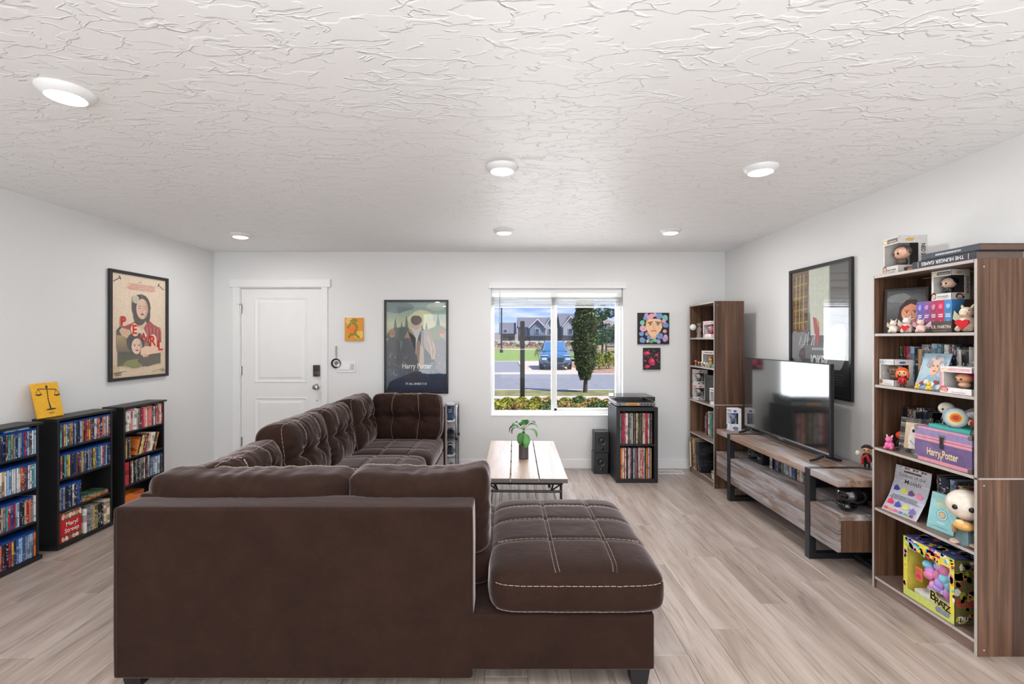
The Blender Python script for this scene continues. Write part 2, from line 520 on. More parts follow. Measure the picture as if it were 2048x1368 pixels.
# ------------------------------------------------------------------ mesh helpers
_BOXF = [(0, 3, 2, 1), (4, 5, 6, 7), (0, 1, 5, 4), (1, 2, 6, 5), (2, 3, 7, 6), (3, 0, 4, 7)]   # bottom, top, -y, +x, +y, -x
WHITE = (1, 1, 1, 1)
class MB:
    """collects shapes; build() links them as ONE mesh object"""
    def __init__(s):
        s.v, s.f, s.m, s.c = [], [], [], []
    def add(s, verts, faces, m=0, c=WHITE):
        k = len(s.v)
        s.v.extend(tuple(p) for p in verts)
        s.c.extend(c if isinstance(c, list) else [c] * len(verts))
        s.f.extend(tuple(i + k for i in f) for f in faces)
        s.m.extend(m if isinstance(m, list) else [m] * len(faces))
        return s
    def box(s, x0, x1, y0, y1, z0, z1, m=0, c=WHITE, fm=None):
        v = [(x0, y0, z0), (x1, y0, z0), (x1, y1, z0), (x0, y1, z0), (x0, y0, z1), (x1, y0, z1), (x1, y1, z1), (x0, y1, z1)]
        return s.add(v, _BOXF, fm or m, c)
    def obox(s, mat, sx, sy, sz, m=0, c=WHITE, fm=None):
        v = [mat @ Vector((a * sx / 2, b * sy / 2, d * sz / 2)) for d in (-1, 1) for a, b in ((-1, -1), (1, -1), (1, 1), (-1, 1))]
        return s.add(v, _BOXF, fm or m, c)
    def tube(s, pts, r, n=8, m=0, c=WHITE, caps=True, closed=False):
        pts = [Vector(p) for p in pts]
        K = len(pts)
        rs = r if isinstance(r, (list, tuple)) else [r] * K
        vs = []
        ref = None
        for i, p in enumerate(pts):
            a = pts[(i - 1) % K] if closed or i > 0 else p
            b = pts[(i + 1) % K] if closed or i < K - 1 else p
            d = (b - a).normalized()
            if ref is None:
                ref = Vector((0, 0, 1)) if abs(d.z) < .9 else Vector((1, 0, 0))
            u = (ref - d * ref.dot(d)).normalized()
            ref = u
            w = d.cross(u)
            for j in range(n):
                t = 2 * PI * j / n
                vs.append(p + (u * math.cos(t) + w * math.sin(t)) * rs[i])
        fs = []
        for i in range(K if closed else K - 1):
            i2 = (i + 1) % K
            for j in range(n):
                fs.append((i * n + j, i * n + (j + 1) % n, i2 * n + (j + 1) % n, i2 * n + j))
        if caps and not closed:
            fs.append(tuple(range(n - 1, -1, -1)))
            fs.append(tuple((K - 1) * n + j for j in range(n)))
        return s.add(vs, fs, m, c)
    def lathe(s, prof, n=24, o=(0, 0, 0), m=0, c=WHITE, mat=None, mlist=None, clist=None):
        """prof: (radius, height) pairs from bottom to top, about +Z (or MAT @ Z)"""
        vs, cs = [], []
        for i, (r, z) in enumerate(prof):
            for j in range(n):
                t = 2 * PI * j / n
                p = Vector((r * math.cos(t), r * math.sin(t), z))
                vs.append((mat @ p) if mat else p + Vector(o))
                cs.append(clist[i] if clist else c)
        fs, ms = [], []
        for i in range(len(prof) - 1):
            for j in range(n):
                fs.append((i * n + j, i * n + (j + 1) % n, (i + 1) * n + (j + 1) % n, (i + 1) * n + j))
                ms.append(mlist[i] if mlist else m)
        fs.append(tuple(range(n - 1, -1, -1))); ms.append(mlist[0] if mlist else m)
        fs.append(tuple((len(prof) - 1) * n + j for j in range(n))); ms.append(mlist[-1] if mlist else m)
        return s.add(vs, fs, ms, cs)
    def ball(s, o, r, n=16, k=10, m=0, c=WHITE, mat=None, fn=None):
        """ellipsoid; FN may push a unit direction about"""
        r = r if isinstance(r, (tuple, list)) else (r, r, r)
        vs = []
        for i in range(k + 1):
            ph = -PI / 2 + PI * i / k
            for j in range(n):
                t = 2 * PI * j / n
                d = Vector((math.cos(ph) * math.cos(t), math.cos(ph) * math.sin(t), math.sin(ph)))
                q = fn(d) if fn else d
                p = Vector((q[0] * r[0], q[1] * r[1], q[2] * r[2]))
                if mat:
                    p = mat @ p
                vs.append(p + Vector(o))
        fs = [(i * n + j, i * n + (j + 1) % n, (i + 1) * n + (j + 1) % n, (i + 1) * n + j) for i in range(k) for j in range(n)]
        return s.add(vs, fs, m, c)
    def prism(s, poly, fr, w0, w1, m=0, c=WHITE):
        n = len(poly)
        vs = [fr(u, v, w0) for u, v in poly] + [fr(u, v, w1) for u, v in poly]
        fs = [tuple(range(n - 1, -1, -1)), tuple(range(n, 2 * n))] + [(i, (i + 1) % n, n + (i + 1) % n, n + i) for i in range(n)]
        return s.add(vs, fs, m, c)
    def loft(s, rings, m=0, c=WHITE, caps=True):
        n = len(rings[0])
        vs = [p for r in rings for p in r]
        fs = [(i * n + j, i * n + (j + 1) % n, (i + 1) * n + (j + 1) % n, (i + 1) * n + j) for i in range(len(rings) - 1) for j in range(n)]
        if caps:
            fs += [tuple(range(n - 1, -1, -1)), tuple((len(rings) - 1) * n + j for j in range(n))]
        return s.add(vs, fs, m, c)
    def mesh(s, name, mats, smooth=None):
        me = bpy.data.meshes.new(name)
        me.from_pydata(s.v, [], s.f)
        for m in (mats if isinstance(mats, (list, tuple)) else [mats]):
            me.materials.append(m)
        me.polygons.foreach_set('material_index', s.m)
        if any(c is not WHITE for c in s.c):
            a = me.color_attributes.new('Col', 'FLOAT_COLOR', 'POINT')
            a.data.foreach_set('color', [x for c in s.c for x in (tuple(c) + (1.,))[:4]])
        if smooth is not None:
            me.polygons.foreach_set('use_smooth', [True] * len(s.f))
            if smooth < 180:
                me.set_sharp_from_angle(angle=math.radians(smooth))
        me.update()
        return me
    def build(s, name, mats, parent=None, smooth=None, bevel=0., seg=2, loc=None, rot=None, kind=None):
        o = bpy.data.objects.new(name, s.mesh(name, mats, smooth))
        COLL.objects.link(o)
        if parent:
            o.parent = parent
        if loc:
            o.location = loc
        if rot:
            o.rotation_euler = rot
        if bevel:
            b = o.modifiers.new('edge', 'BEVEL')
            b.width = bevel
            b.segments = seg
            b.limit_method = 'ANGLE'
            b.angle_limit = math.radians(40)
            b.harden_normals = False
        if kind:
            o['kind'] = kind
        return o
def tag(o, label, cat, group=None):
    o['label'] = label
    o['category'] = cat
    if group:
        o['group'] = group
    return o
def thing(name, label, cat, loc=(0, 0, 0), rz=0., group=None, rot=None):
    o = bpy.data.objects.new(name, None)
    o.empty_display_size = .05
    COLL.objects.link(o)
    o.location = loc
    o.rotation_euler = rot or (0, 0, rz)
    return tag(o, label, cat, group)
def structure(o):
    o['kind'] = 'structure'
    return o
def copy_tree(o, parent=None):
    c = o.copy()
    COLL.objects.link(c)
    if parent:
        c.parent = parent
    for ch in o.children:
        copy_tree(ch, c)
    return c
def frame(O, U, V):
    O, U, V = Vector(O), Vector(U).normalized(), Vector(V).normalized()
    Wn = U.cross(V)
    return lambda u, v, w=0.: O + U * u + V * v + Wn * w

_TXT = {}
def text_mesh(s, bold=0.):
    """outline of a word at size 1 from the built-in font: vertices, faces, width"""
    key = (s, bold)
    if key not in _TXT:
        cu = bpy.data.curves.new('t', 'FONT')
        cu.body = s
        cu.size = 1
        cu.resolution_u = 3
        cu.offset = bold
        ob = bpy.data.objects.new('t', cu)
        me = bpy.data.meshes.new_from_object(ob)
        vs = [tuple(v.co) for v in me.vertices]
        fs = [tuple(p.vertices) for p in me.polygons]
        bpy.data.objects.remove(ob)
        bpy.data.curves.remove(cu)
        bpy.data.meshes.remove(me)
        xs = [v[0] for v in vs] or [0]
        _TXT[key] = (vs, fs, min(xs), max(xs))
    return _TXT[key]
class Art:
    """flat print laid down in thin layers of ink on the plane FR"""
    STEP = .00012
    def __init__(s, mb, fr, m=0):
        s.mb, s.fr, s.k, s.m = mb, fr, 0, m
        s.clip = None
    def poly(s, pts, col, cols=None):
        s.k += 1
        w = s.k * s.STEP
        if s.clip:
            pts = [(min(max(u, 0), s.clip[0]), min(max(v, 0), s.clip[1])) for u, v in pts]
        s.mb.add([s.fr(u, v, w) for u, v in pts], [tuple(range(len(pts)))], s.m, [tuple(c) for c in cols] if cols else tuple(col))
        return s
    def rect(s, x0, y0, x1, y1, col, top=None):
        return s.poly([(x0, y0), (x1, y0), (x1, y1), (x0, y1)], col, [col, col, top, top] if top else None)
    def grad(s, x0, y0, x1, y1, cols):
        """vertical bands blended between COLS from bottom to top"""
        n = len(cols)
        for i in range(n - 1):
            a, b = y0 + (y1 - y0) * i / (n - 1), y0 + (y1 - y0) * (i + 1) / (n - 1)
            s.rect(x0, a, x1, b, cols[i], cols[i + 1])
            s.k -= 1
        s.k += 1
        return s
    def ell(s, cx, cy, rx, ry, col, n=22, a0=0., a1=2 * PI, rot=0., top=None):
        pts = []
        full = abs(a1 - a0 - 2 * PI) < 1e-6
        for i in range(n if full else n + 1):
            t = a0 + (a1 - a0) * i / n
            x, y = rx * math.cos(t), ry * math.sin(t)
            pts.append((cx + x * math.cos(rot) - y * math.sin(rot), cy + x * math.sin(rot) + y * math.cos(rot)))
        cols = None
        if top:
            y0, y1 = min(p[1] for p in pts), max(p[1] for p in pts)
            cols = [tuple(col[k] + (top[k] - col[k]) * (p[1] - y0) / max(1e-6, y1 - y0) for k in range(3)) + (1,) for p in pts]
        return s.poly(pts, col, cols)
    def blob(s, cx, cy, rx, ry, col, seed=0, rough=.25, n=18):
        r = random.Random(seed)
        ph = [r.uniform(0, 6.28) for _ in range(3)]
        pts = []
        for i in range(n):
            t = 2 * PI * i / n
            k = 1 + rough * (math.sin(2 * t + ph[0]) * .5 + math.sin(3 * t + ph[1]) * .35 + math.sin(5 * t + ph[2]) * .25)
            pts.append((cx + rx * k * math.cos(t), cy + ry * k * math.sin(t)))
        return s.poly(pts, col)
    def stroke(s, pts, wd, col):
        s.k += 1
        w = s.k * s.STEP
        vs, fs = [], []
        for i, (x, y) in enumerate(pts):
            a, b = pts[max(0, i - 1)], pts[min(len(pts) - 1, i + 1)]
            dx, dy = b[0] - a[0], b[1] - a[1]
            q = math.hypot(dx, dy) or 1
            h = (wd[i] if isinstance(wd, (list, tuple)) else wd) / 2
            vs += [s.fr(x - dy / q * h, y + dx / q * h, w), s.fr(x + dy / q * h, y - dx / q * h, w)]
            if i:
                fs.append((2 * i - 2, 2 * i - 1, 2 * i + 1, 2 * i))
        s.mb.add(vs, fs, s.m, tuple(col))
        return s
    def text(s, word, x, y, size, col, align='c', width=None, bold=.01, rot=0., slant=0.):
        s.k += 1
        w = s.k * s.STEP
        vs, fs, a, b = text_mesh(word, bold)
        sx = size if width is None else width / max(1e-6, b - a)
        off = {'c': (a + b) / 2, 'l': a, 'r': b}[align]
        cr, sr = math.cos(rot), math.sin(rot)
        pv = []
        for v in vs:
            px, py = (v[0] - off) * sx + v[1] * size * slant, v[1] * size
            pv.append(s.fr(x + px * cr - py * sr, y + px * sr + py * cr, w))
        s.mb.add(pv, fs, s.m, tuple(col))
        return s
    def scribble(s, x0, y0, x1, y1, rows, col, seed=0, fill=.6):
        """rows of small print too fine to read"""
        r = random.Random(seed)
        h = (y1 - y0) / rows
        for i in range(rows):
            x = x0 + r.uniform(0, .12) * (x1 - x0)
            e = x1 - r.uniform(0, .12) * (x1 - x0)
            y = y0 + i * h
            while x < e:
                l = r.uniform(.02, .07) * (x1 - x0)
                s.rect(x, y, min(e, x + l), y + h * fill, col)
                s.k -= 1
                x += l + .012 * (x1 - x0)
        s.k += 1
        return s

# ------------------------------------------------------------------ the room
XL, XR, YB, YR, ZC = -3.277, 2.477, 5.236, -4.0, 2.438
WX0, WX1, WZ0, WZ1 = -.158, 1.329, .602, 2.035      # window opening
DX0, DX1, DZ1 = -2.984, -2.066, 2.032               # door opening
T = .16
b = MB()
for x0, x1, z0, z1 in ((XL - T, DX0, 0, ZC), (DX0, DX1, DZ1, ZC), (DX1, WX0, 0, ZC), (WX0, WX1, 0, WZ0), (WX0, WX1, WZ1, ZC), (WX1, XR + T, 0, ZC)):
    b.box(x0, x1, YB, YB + T, z0, z1)
structure(b.build('wall_back', M_wall))
structure(MB().box(XL - T, XL, YR, YB, 0, ZC).build('wall_left', M_wall))
structure(MB().box(XR, XR + T, YR, YB, 0, ZC).build('wall_right', M_wall))
b = MB()
for x0, x1, z0, z1 in ((XL - T, -2.6, 0, ZC), (2.0, XR + T, 0, ZC), (-2.6, 2.0, 2.3, ZC), (-2.6, 2.0, 0, .2)):
    b.box(x0, x1, YR - T, YR, z0, z1)
structure(b.build('wall_front', M_wall))
structure(MB().box(XL - T, XR + T, YR - T, YB + T, ZC, ZC + .12).build('ceiling', M_ceil))
w2 = structure(MB().box(-2.6, -2.54, YR - .1, YR - .03, .2, 2.3).box(1.94, 2., YR - .1, YR - .03, .2, 2.3).box(-.33, -.27, YR - .1, YR - .03, .2, 2.3)
               .box(-2.54, 1.94, YR - .1, YR - .03, .2, .26).box(-2.54, 1.94, YR - .1, YR - .03, 2.24, 2.3).build('window_2', M_trim))
MB().box(-2.54, 1.94, YR - .07, YR - .06, .26, 2.24).build('pane', M_glass, w2)

# plank floor: every plank its own piece over a dark bed
fl = structure(MB().box(XL - T, XR + T, YR - T, YB + T, -.12, -.007).build('floor', M_sub))
def plank_mesh(w, l, name='plank'):
    c = .0012
    vs = [(-w / 2, 0, -.008), (w / 2, 0, -.008), (w / 2, l, -.008), (-w / 2, l, -.008),
          (-w / 2, 0, -c), (w / 2, 0, -c), (w / 2, l, -c), (-w / 2, l, -c),
          (-w / 2 + c, c, 0), (w / 2 - c, c, 0), (w / 2 - c, l - c, 0), (-w / 2 + c, l - c, 0)]
    fs = [(0, 1, 5, 4), (1, 2, 6, 5), (2, 3, 7, 6), (3, 0, 4, 7), (4, 5, 9, 8), (5, 6, 10, 9), (6, 7, 11, 10), (7, 4, 8, 11), (8, 9, 10, 11)]
    return MB().add(vs, fs).mesh(name, M_floor)
PW, PL = .187, 1.30
full = plank_mesh(PW - .0014, PL - .0016)
col = 0
x = XL + PW * .55
while x - PW / 2 < XR:
    w = min(PW, (XR - (x - PW / 2)))
    y = 1.0 - (col * .43 % 1.0) * PL + rnd.uniform(-.12, .12)
    while y < YB - .02:
        l = min(PL, YB - y)
        if y + l > 1.15:
            me = full if (l > PL - .001 and w > PW - .001) else plank_mesh(w - .0008, l - .0008)
            o = bpy.data.objects.new('plank', me)
            COLL.objects.link(o)
            o.parent = fl
            o.location = (x - (PW - w) / 2, y, 0)
        y += PL
    x += PW
    col += 1
MB().box(XL, XR, YR, 1.12, -.008, -.0004).build('floorboards_behind', M_floor, fl)['kind'] = 'stuff'

def baseboard(name, x0, x1, y0, y1):
    structure(MB().box(x0, x1, y0, y1, 0, .105).build(name, M_trim, bevel=.003))
baseboard('baseboard_back', DX1 + .09, XR, YB - .014, YB)
baseboard('baseboard_corner', XL, DX0 - .09, YB - .014, YB)
baseboard('baseboard_left', XL, XL + .014, YR, YB - .014)
baseboard('baseboard_right', XR - .014, XR, YR, YB - .014)

# the front door, with raised panels, hinges, knob and keypad lock
def door():
    y = YB + .018
    d = structure(MB().box(DX0 + .004, DX1 - .004, y, y + .045, .012, DZ1 - .006).build('door_1', M_trim, bevel=.002))
    for z0, z1 in ((.22, .80), (.965, 1.93)):
        x0, x1 = DX0 + .155, DX1 - .17
        b = MB()
        # stepped moulding: a raised rim round a sunk bevel and a flat raised field
        rings = [(0, .0005), (.008, .007), (.018, .004), (.028, -.0005), (.05, .0015), (.062, .0075)]
        rows = []
        for ins, pr in rings:
            rows.append([(x0 + ins, y - pr, z0 + ins), (x1 - ins, y - pr, z0 + ins), (x1 - ins, y - pr, z1 - ins), (x0 + ins, y - pr, z1 - ins)])
        vs = [p for r in rows for p in r]
        fs = [(i * 4 + j, i * 4 + (j + 1) % 4, (i + 1) * 4 + (j + 1) % 4, (i + 1) * 4 + j) for i in range(len(rows) - 1) for j in range(4)]
        fs.append((len(rows) * 4 - 4, len(rows) * 4 - 3, len(rows) * 4 - 2, len(rows) * 4 - 1))
        b.add(vs, fs).build('door_panel', M_trim, d)
    for z in (.30, 1.10, 1.80):
        h = MB().box(DX0 - .012, DX0 + .018, y - .004, y + .002, z - .05, z + .05)
        h.tube([(DX0 + .003, y - .006, z - .052), (DX0 + .003, y - .006, z + .052)], .0065, 8).build('hinge', M_nickel, d, 30)
    MB().box(DX0 - .025, DX0 + .012, y - .030, y - .004, 1.842, 1.852).tube([(DX0 - .02, y - .03, 1.835), (DX0 - .02, y - .03, 1.862)], .006, 8).build('door_stop', M_nickel, d, 30)
    rot = Matrix.Translation((-2.123, y, .918)) @ Matrix.Rotation(PI / 2, 4, 'X')
    k = MB().lathe([(.034, 0), (.034, .006), (.015, .010), (.013, .03), (.026, .038), (.031, .05), (.028, .062), (.012, .067)], 24, mat=rot)
    k.build('knob', M_nickel, d, 40)
    lk = MB().box(-2.161, -2.089, y - .028, y, 1.035, 1.165).build('keypad_lock', M_bronze, d, bevel=.008, seg=3)
    MB().box(-2.156, -2.094, y - .0300, y - .027, 1.098, 1.160).build('keypad', M_blackgloss, lk, bevel=.001)
    rt = Matrix.Translation((-2.125, y - .027, 1.066)) @ Matrix.Rotation(PI / 2, 4, 'X')
    MB().lathe([(.02, 0), (.019, .006), (.008, .010)], 16, mat=rt).obox(rt @ Matrix.Translation((0, 0, .012)), .032, .009, .012).build('thumb_turn', M_bronze, lk, 40)
    MB().lathe([(.006, 0), (.005, .004)], 10, mat=Matrix.Translation((-2.123, y, .765)) @ Matrix.Rotation(PI / 2, 4, 'X')).build('screw_hole', M_black, d)
    for x0, x1 in ((DX0 - .078, DX0 - .004), (DX1 + .004, DX1 + .072)):
        MB().box(x0, x1, YB - .016, YB, 0, DZ1 + .008).build('casing', M_trim, d, bevel=.002)
    MB().box(DX0 - .108, DX1 + .104, YB - .022, YB, DZ1 + .008, DZ1 + .098).build('head_casing', M_trim, d, bevel=.002)
    MB().box(DX0 - .004, DX0 + .001, YB - .002, YB + .09, 0, DZ1).box(DX1 - .001, DX1 + .004, YB - .002, YB + .09, 0, DZ1).box(DX0, DX1, YB - .002, YB + .09, DZ1 - .003, DZ1 + .004).build('jamb', M_trim, d)
    MB().box(DX0, DX1, YB + .065, YB + T, 0, DZ1).build('weather_panel', M_trim, d)
door()

# the front window: vinyl slider, sill and blind
def front_window():
    y = YB + .085
    b = MB()
    b.box(WX0, WX0 + .035, y, y + .06, WZ0 + .0341, WZ1 - .0341).box(WX1 - .035, WX1, y, y + .06, WZ0 + .0341, WZ1 - .0341)
    b.box(WX0, WX1, y, y + .06, WZ0, WZ0 + .034).box(WX0, WX1, y, y + .06, WZ1 - .034, WZ1)
    w = structure(b.build('window_1', M_white, bevel=.003))
    # sliding sash (left) stands proud of the fixed one
    MB().box(.530, .562, y - .012, y + .04, WZ0 + .0345, WZ1 - .0345).build('sash', M_white, w, bevel=.003)
    b = MB()
    x0, x1 = .562, WX1 - .035
    b.box(x0, x0 + .034, y + .012, y + .05, WZ0 + .034, WZ1 - .034).box(x1 - .026, x1, y + .012, y + .05, WZ0 + .034, WZ1 - .034)
    b.box(x0, x1, y + .012, y + .05, WZ0 + .034, WZ0 + .062).box(x0, x1, y + .012, y + .05, WZ1 - .06, WZ1 - .034)
    b.build('sash', M_white, w, bevel=.003)
    MB().box(.528, .552, y - .022, y - .010, 1.20, 1.275).build('latch', M_white, w, bevel=.003)
    MB().box(WX0 + .035, .532, y + .022, y + .026, WZ0 + .03, WZ1 - .03).build('pane', M_glass, w)
    MB().box(.59, WX1 - .06, y + .030, y + .034, WZ0 + .06, WZ1 - .06).build('pane', M_glass, w)
    MB().box(WX0 - .004, WX1 + .004, YB - .006, y, WZ0 - .014, WZ0 + .001).build('sill', M_trim, w, bevel=.002)
    # blind pulled up
    t = thing('window_blind', 'white slatted blind drawn up to the top of the front window', 'blind', (.585, YB + .03, WZ1))
    X0, X1 = WX0 + .008, WX1 - .008
    def P(b, name, mt=M_white, bev=.002):
        o = b.build(name, mt, t, bevel=bev)
        return o
    q = lambda x: x - .585
    MB().box(q(WX0 - .026), q(WX1 + .026), -.055, -.034, -.005, .052).box(q(WX0 - .03), q(WX1 + .03), -.060, -.034, .036, .056).box(q(WX0 - .028), q(WX1 + .028), -.058, -.034, -.008, .006).build('valance', M_white, t, bevel=.002)
    P(MB().box(q(X0), q(X1), -.01, .04, -.055, -.004), 'head_rail')
    z = -.062
    P(MB().box(q(X0), q(X1), -.014, .042, -.103, -.058), 'top_slats', M_slat)
    for i in range(11):
        z = -.108 - i * .0085
        dz = rnd.uniform(-.0015, .0015)
        a = rnd.uniform(-.004, .004)
        s = MB()
        s.add([(q(X0), -.016, z + dz), (q(X1), -.016, z + dz + a), (q(X1), .044, z - dz + a), (q(X0), .044, z - dz),
               (q(X0), -.016, z + dz + .003), (q(X1), -.016, z + dz + a + .003), (q(X1), .044, z - dz + a + .003), (q(X0), .044, z - dz + .003)], _BOXF)
        s.build('slat', M_slat, t)
    P(MB().box(q(X0), q(X1), -.016, .044, -.218, -.203), 'bottom_rail', bev=.003)
    for x in (-.02, .245, .52, .79, 1.06, 1.225):
        s = MB().tube([(q(x), -.018, -.06), (q(x), -.021, -.12), (q(x) + .004, -.021, -.17), (q(x), -.018, -.21)], .0016, 6)
        loop = [(q(x) + .012 * math.sin(k * .9) * (1 - k / 14), -.024, -.155 - .0045 * k) for k in range(13)]
        s.tube(loop, .0018, 6).build('ladder_cord', M_white, t, 60)
    MB().tube([(q(-.06), -.024, -.05), (q(-.061), -.026, -.20), (q(-.062), -.026, -.52)], .0028, 6).build('tilt_wand', plain('wand_grey', C(70, 72, 78), .4), t, 60)
front_window()

# recessed ceiling lights: trim ring and glowing lens, each with its own lamp
M_lens = emit('lamp_lens', (1, .985, .95, 1), 9.0)
LAMP_W = 6.0
ring_me = MB().lathe([(.094, 0), (.093, -.006), (.080, -.022), (.066, -.030), (.062, -.027), (.062, 0)][::-1], 40).mesh('trim_ring', M_white, 40)
lens_me = MB().lathe([(.062, -.026), (.058, -.032), (.04, -.037), (.018, -.039), (.002, -.0395)][::-1], 36).mesh('lens', M_lens, 60)
LIGHTS = [(-.017, 2.645, 'round ceiling light in the middle of the ceiling nearest the sofa'), (1.462, 2.66, 'round ceiling light above the front of the television stand'),
          (-.009, 4.187, 'round ceiling light in the middle of the ceiling near the window'), (1.49, 4.187, 'round ceiling light near the far brown bookcase'),
          (-2.476, 4.352, 'round ceiling light in front of the white door'), (-1.734, 1.837, 'large looking round ceiling light above the black media shelves'),
          (-.02, .5, 'unseen added round ceiling light behind the sofa, first row, in the middle'), (1.46, .5, 'unseen added round ceiling light behind the sofa, first row, towards the bookcase wall'),  # from here on unseen, added behind the camera to light the room
          (-1.73, .3, 'unseen added round ceiling light behind the sofa, first row, towards the media shelf wall'), (-.02, -1.4, 'unseen added round ceiling light behind the sofa, second row, in the middle'),
          (1.46, -1.4, 'unseen added round ceiling light behind the sofa, second row, towards the bookcase wall'), (-1.73, -1.4, 'unseen added round ceiling light behind the sofa, second row, towards the media shelf wall'),
          (-1.73, -3.0, 'unseen added round ceiling light by the rear glazing, towards the media shelf wall'), (.7, -3.0, 'unseen added round ceiling light by the rear glazing, towards the bookcase wall')]
for x, y, lab in LIGHTS:
    t = thing('ceiling_light', lab, 'ceiling light', (x, y, ZC), 0, 'round ceiling lights')
    for nm, me in (('trim_ring', ring_me), ('lens', lens_me)):
        o = bpy.data.objects.new(nm, me)
        COLL.objects.link(o)
        o.parent = t
    l = lamp('lamp', 'AREA', (0, 0, -.042), (0, 0, 0), LAMP_W, (1, .985, .96), shape='DISK', size=.12)
    l.parent = t

# ------------------------------------------------------------------ the sectional sofa
_LAT = {}
def lattice(nx, ny, nz):
    """surface of a cube as a grid: unit coordinates and quads, corners shared"""
    key = (nx, ny, nz)
    if key not in _LAT:
        idx, pts, fs = {}, [], []
        def vid(i, j, k):
            t = (i, j, k)
            if t not in idx:
                idx[t] = len(pts)
                pts.append((2 * i / nx - 1, 2 * j / ny - 1, 2 * k / nz - 1))
            return idx[t]
        for i in range(nx):
            for j in range(ny):
                fs.append((vid(i, j, 0), vid(i, j + 1, 0), vid(i + 1, j + 1, 0), vid(i + 1, j, 0)))
                fs.append((vid(i, j, nz), vid(i + 1, j, nz), vid(i + 1, j + 1, nz), vid(i, j + 1, nz)))
        for i in range(nx):
            for k in range(nz):
                fs.append((vid(i, 0, k), vid(i + 1, 0, k), vid(i + 1, 0, k + 1), vid(i, 0, k + 1)))
                fs.append((vid(i, ny, k), vid(i, ny, k + 1), vid(i + 1, ny, k + 1), vid(i + 1, ny, k)))
        for j in range(ny):
            for k in range(nz):
                fs.append((vid(0, j, k), vid(0, j, k + 1), vid(0, j + 1, k + 1), vid(0, j + 1, k)))
                fs.append((vid(nx, j, k), vid(nx, j + 1, k), vid(nx, j + 1, k + 1), vid(nx, j, k + 1)))
        _LAT[key] = (np.array(pts), fs)
    return _LAT[key]
def wobble(P, freq, amp, seed):
    out = np.zeros(len(P))
    for i, p in enumerate(P):
        out[i] = noise.noise(Vector((p[0] * freq[0] + seed, p[1] * freq[1], p[2] * freq[2])))
    return out * amp

def back_cushion_fn(w, h, t, seed, tuft=True, slump=0., p=5.5, ears=None):
    """loose back cushion: x along the width, y the thickness (front = -y), z up from the bottom"""
    r = random.Random(seed)
    ear = ears or [r.uniform(.01, .03) for _ in range(2)]
    def fn(c):
        c = np.atleast_2d(c).astype(float)
        q = c / (np.sum(np.abs(c) ** p, 1) ** (1 / p))[:, None]
        a, y, bz = q[:, 0], q[:, 1], q[:, 2]
        puff = .42 + .58 * (np.clip(1 - np.abs(a) ** 3.2, 0, 1) * np.clip(1 - np.abs(bz) ** 3.2, 0, 1)) ** .42
        Y = y * puff * t / 2
        X = a * w / 2 * (1 - .03 * (1 - np.abs(bz) ** 2) * 0 - .02 * np.abs(bz) ** 3)
        Z = bz * h / 2
        Z = Z - .02 * np.clip(bz, 0, 1) * (1 - np.abs(a) ** 2) * (1 if slump else .3) + np.clip(bz, 0, 1) ** 3 * np.abs(a) ** 5 * np.where(a < 0, ear[0], ear[1])
        Z = Z - slump * np.clip(bz + .2, 0, 1) ** 1.5
        Y = Y - slump * .5 * np.clip(bz, 0, 1) ** 2
        if tuft:
            fr = np.clip(-y, 0, 1) ** 2
            d = np.zeros(len(a))
            for ta in (-.36, .36):
                rr = ((a - ta) * w / 2) ** 2 + ((bz - .02) * h / 2) ** 2
                d += .05 * np.exp(-rr / .045 ** 2) + .016 * np.exp(-rr / .10 ** 2)
                d += .005 * np.exp(-((a - ta) * w / 2 / .012) ** 2)
                # gathers running out of each button
                ang = np.arctan2((bz - .02) * h, (a - ta) * w)
                d += .007 * np.cos(ang * 7 + seed) * np.exp(-((np.sqrt(rr) - .06) / .04) ** 2)
            d += .016 * np.exp(-((bz - .02) * h / 2 / .02) ** 2)
            Y = Y + d * fr
        # pleats where the cover is gathered along the top and the sides
        pl_ = np.sin(a * w * 46 + 2.5 * np.sin(a * 9 + seed) + seed) * np.exp(-((bz - .72) / .20) ** 2) * .0022 * (1 + np.sin(a * 5 + seed * 2.3))
        ps_ = np.sin(bz * h * 50 + 2 * np.sin(bz * 7 + seed)) * np.exp(-((np.abs(a) - .80) / .13) ** 2) * .0022 * (1 + np.sin(bz * 4 + seed))
        Y = Y + (pl_ + ps_) * np.sign(y) * np.clip(np.abs(y), 0, 1)
        Z = Z + np.clip(bz, 0, 1) ** 4 * np.sin(a * w * 31 + 3 * np.sin(a * 4 + seed)) * .0022
        return np.stack([X, Y, Z + h / 2], 1)
    return fn
def seat_cushion_fn(w, dpt, t, seed, lines=(), cross=()):
    """seat cushion centred on x, y; z from 0 up"""
    def fn(c):
        c = np.atleast_2d(c).astype(float)
        p = 9.
        q = c / (np.sum(np.abs(c) ** p, 1) ** (1 / p))[:, None]
        a, y, z = q[:, 0], q[:, 1], q[:, 2]
        X, Y = a * w / 2, y * dpt / 2
        side = 1 + .035 * (1 - z ** 2)
        X, Y = X * side, Y * side
        crown = (np.clip(1 - np.abs(a) ** 4, 0, 1) * np.clip(1 - np.abs(y) ** 4, 0, 1)) ** .6
        Z = z * t / 2 * (.86 + .14 * crown) + np.clip(z, 0, 1) * crown * .022
        top = np.clip(z, 0, 1) ** 3
        for lx in lines:
            Z = Z - .008 * top * np.exp(-((X - lx) / .014) ** 2)
        for ly in cross:
            Z = Z - .007 * top * np.exp(-((Y - ly) / .012) ** 2)
        return np.stack([X, Y, Z + t / 2], 1)
    return fn
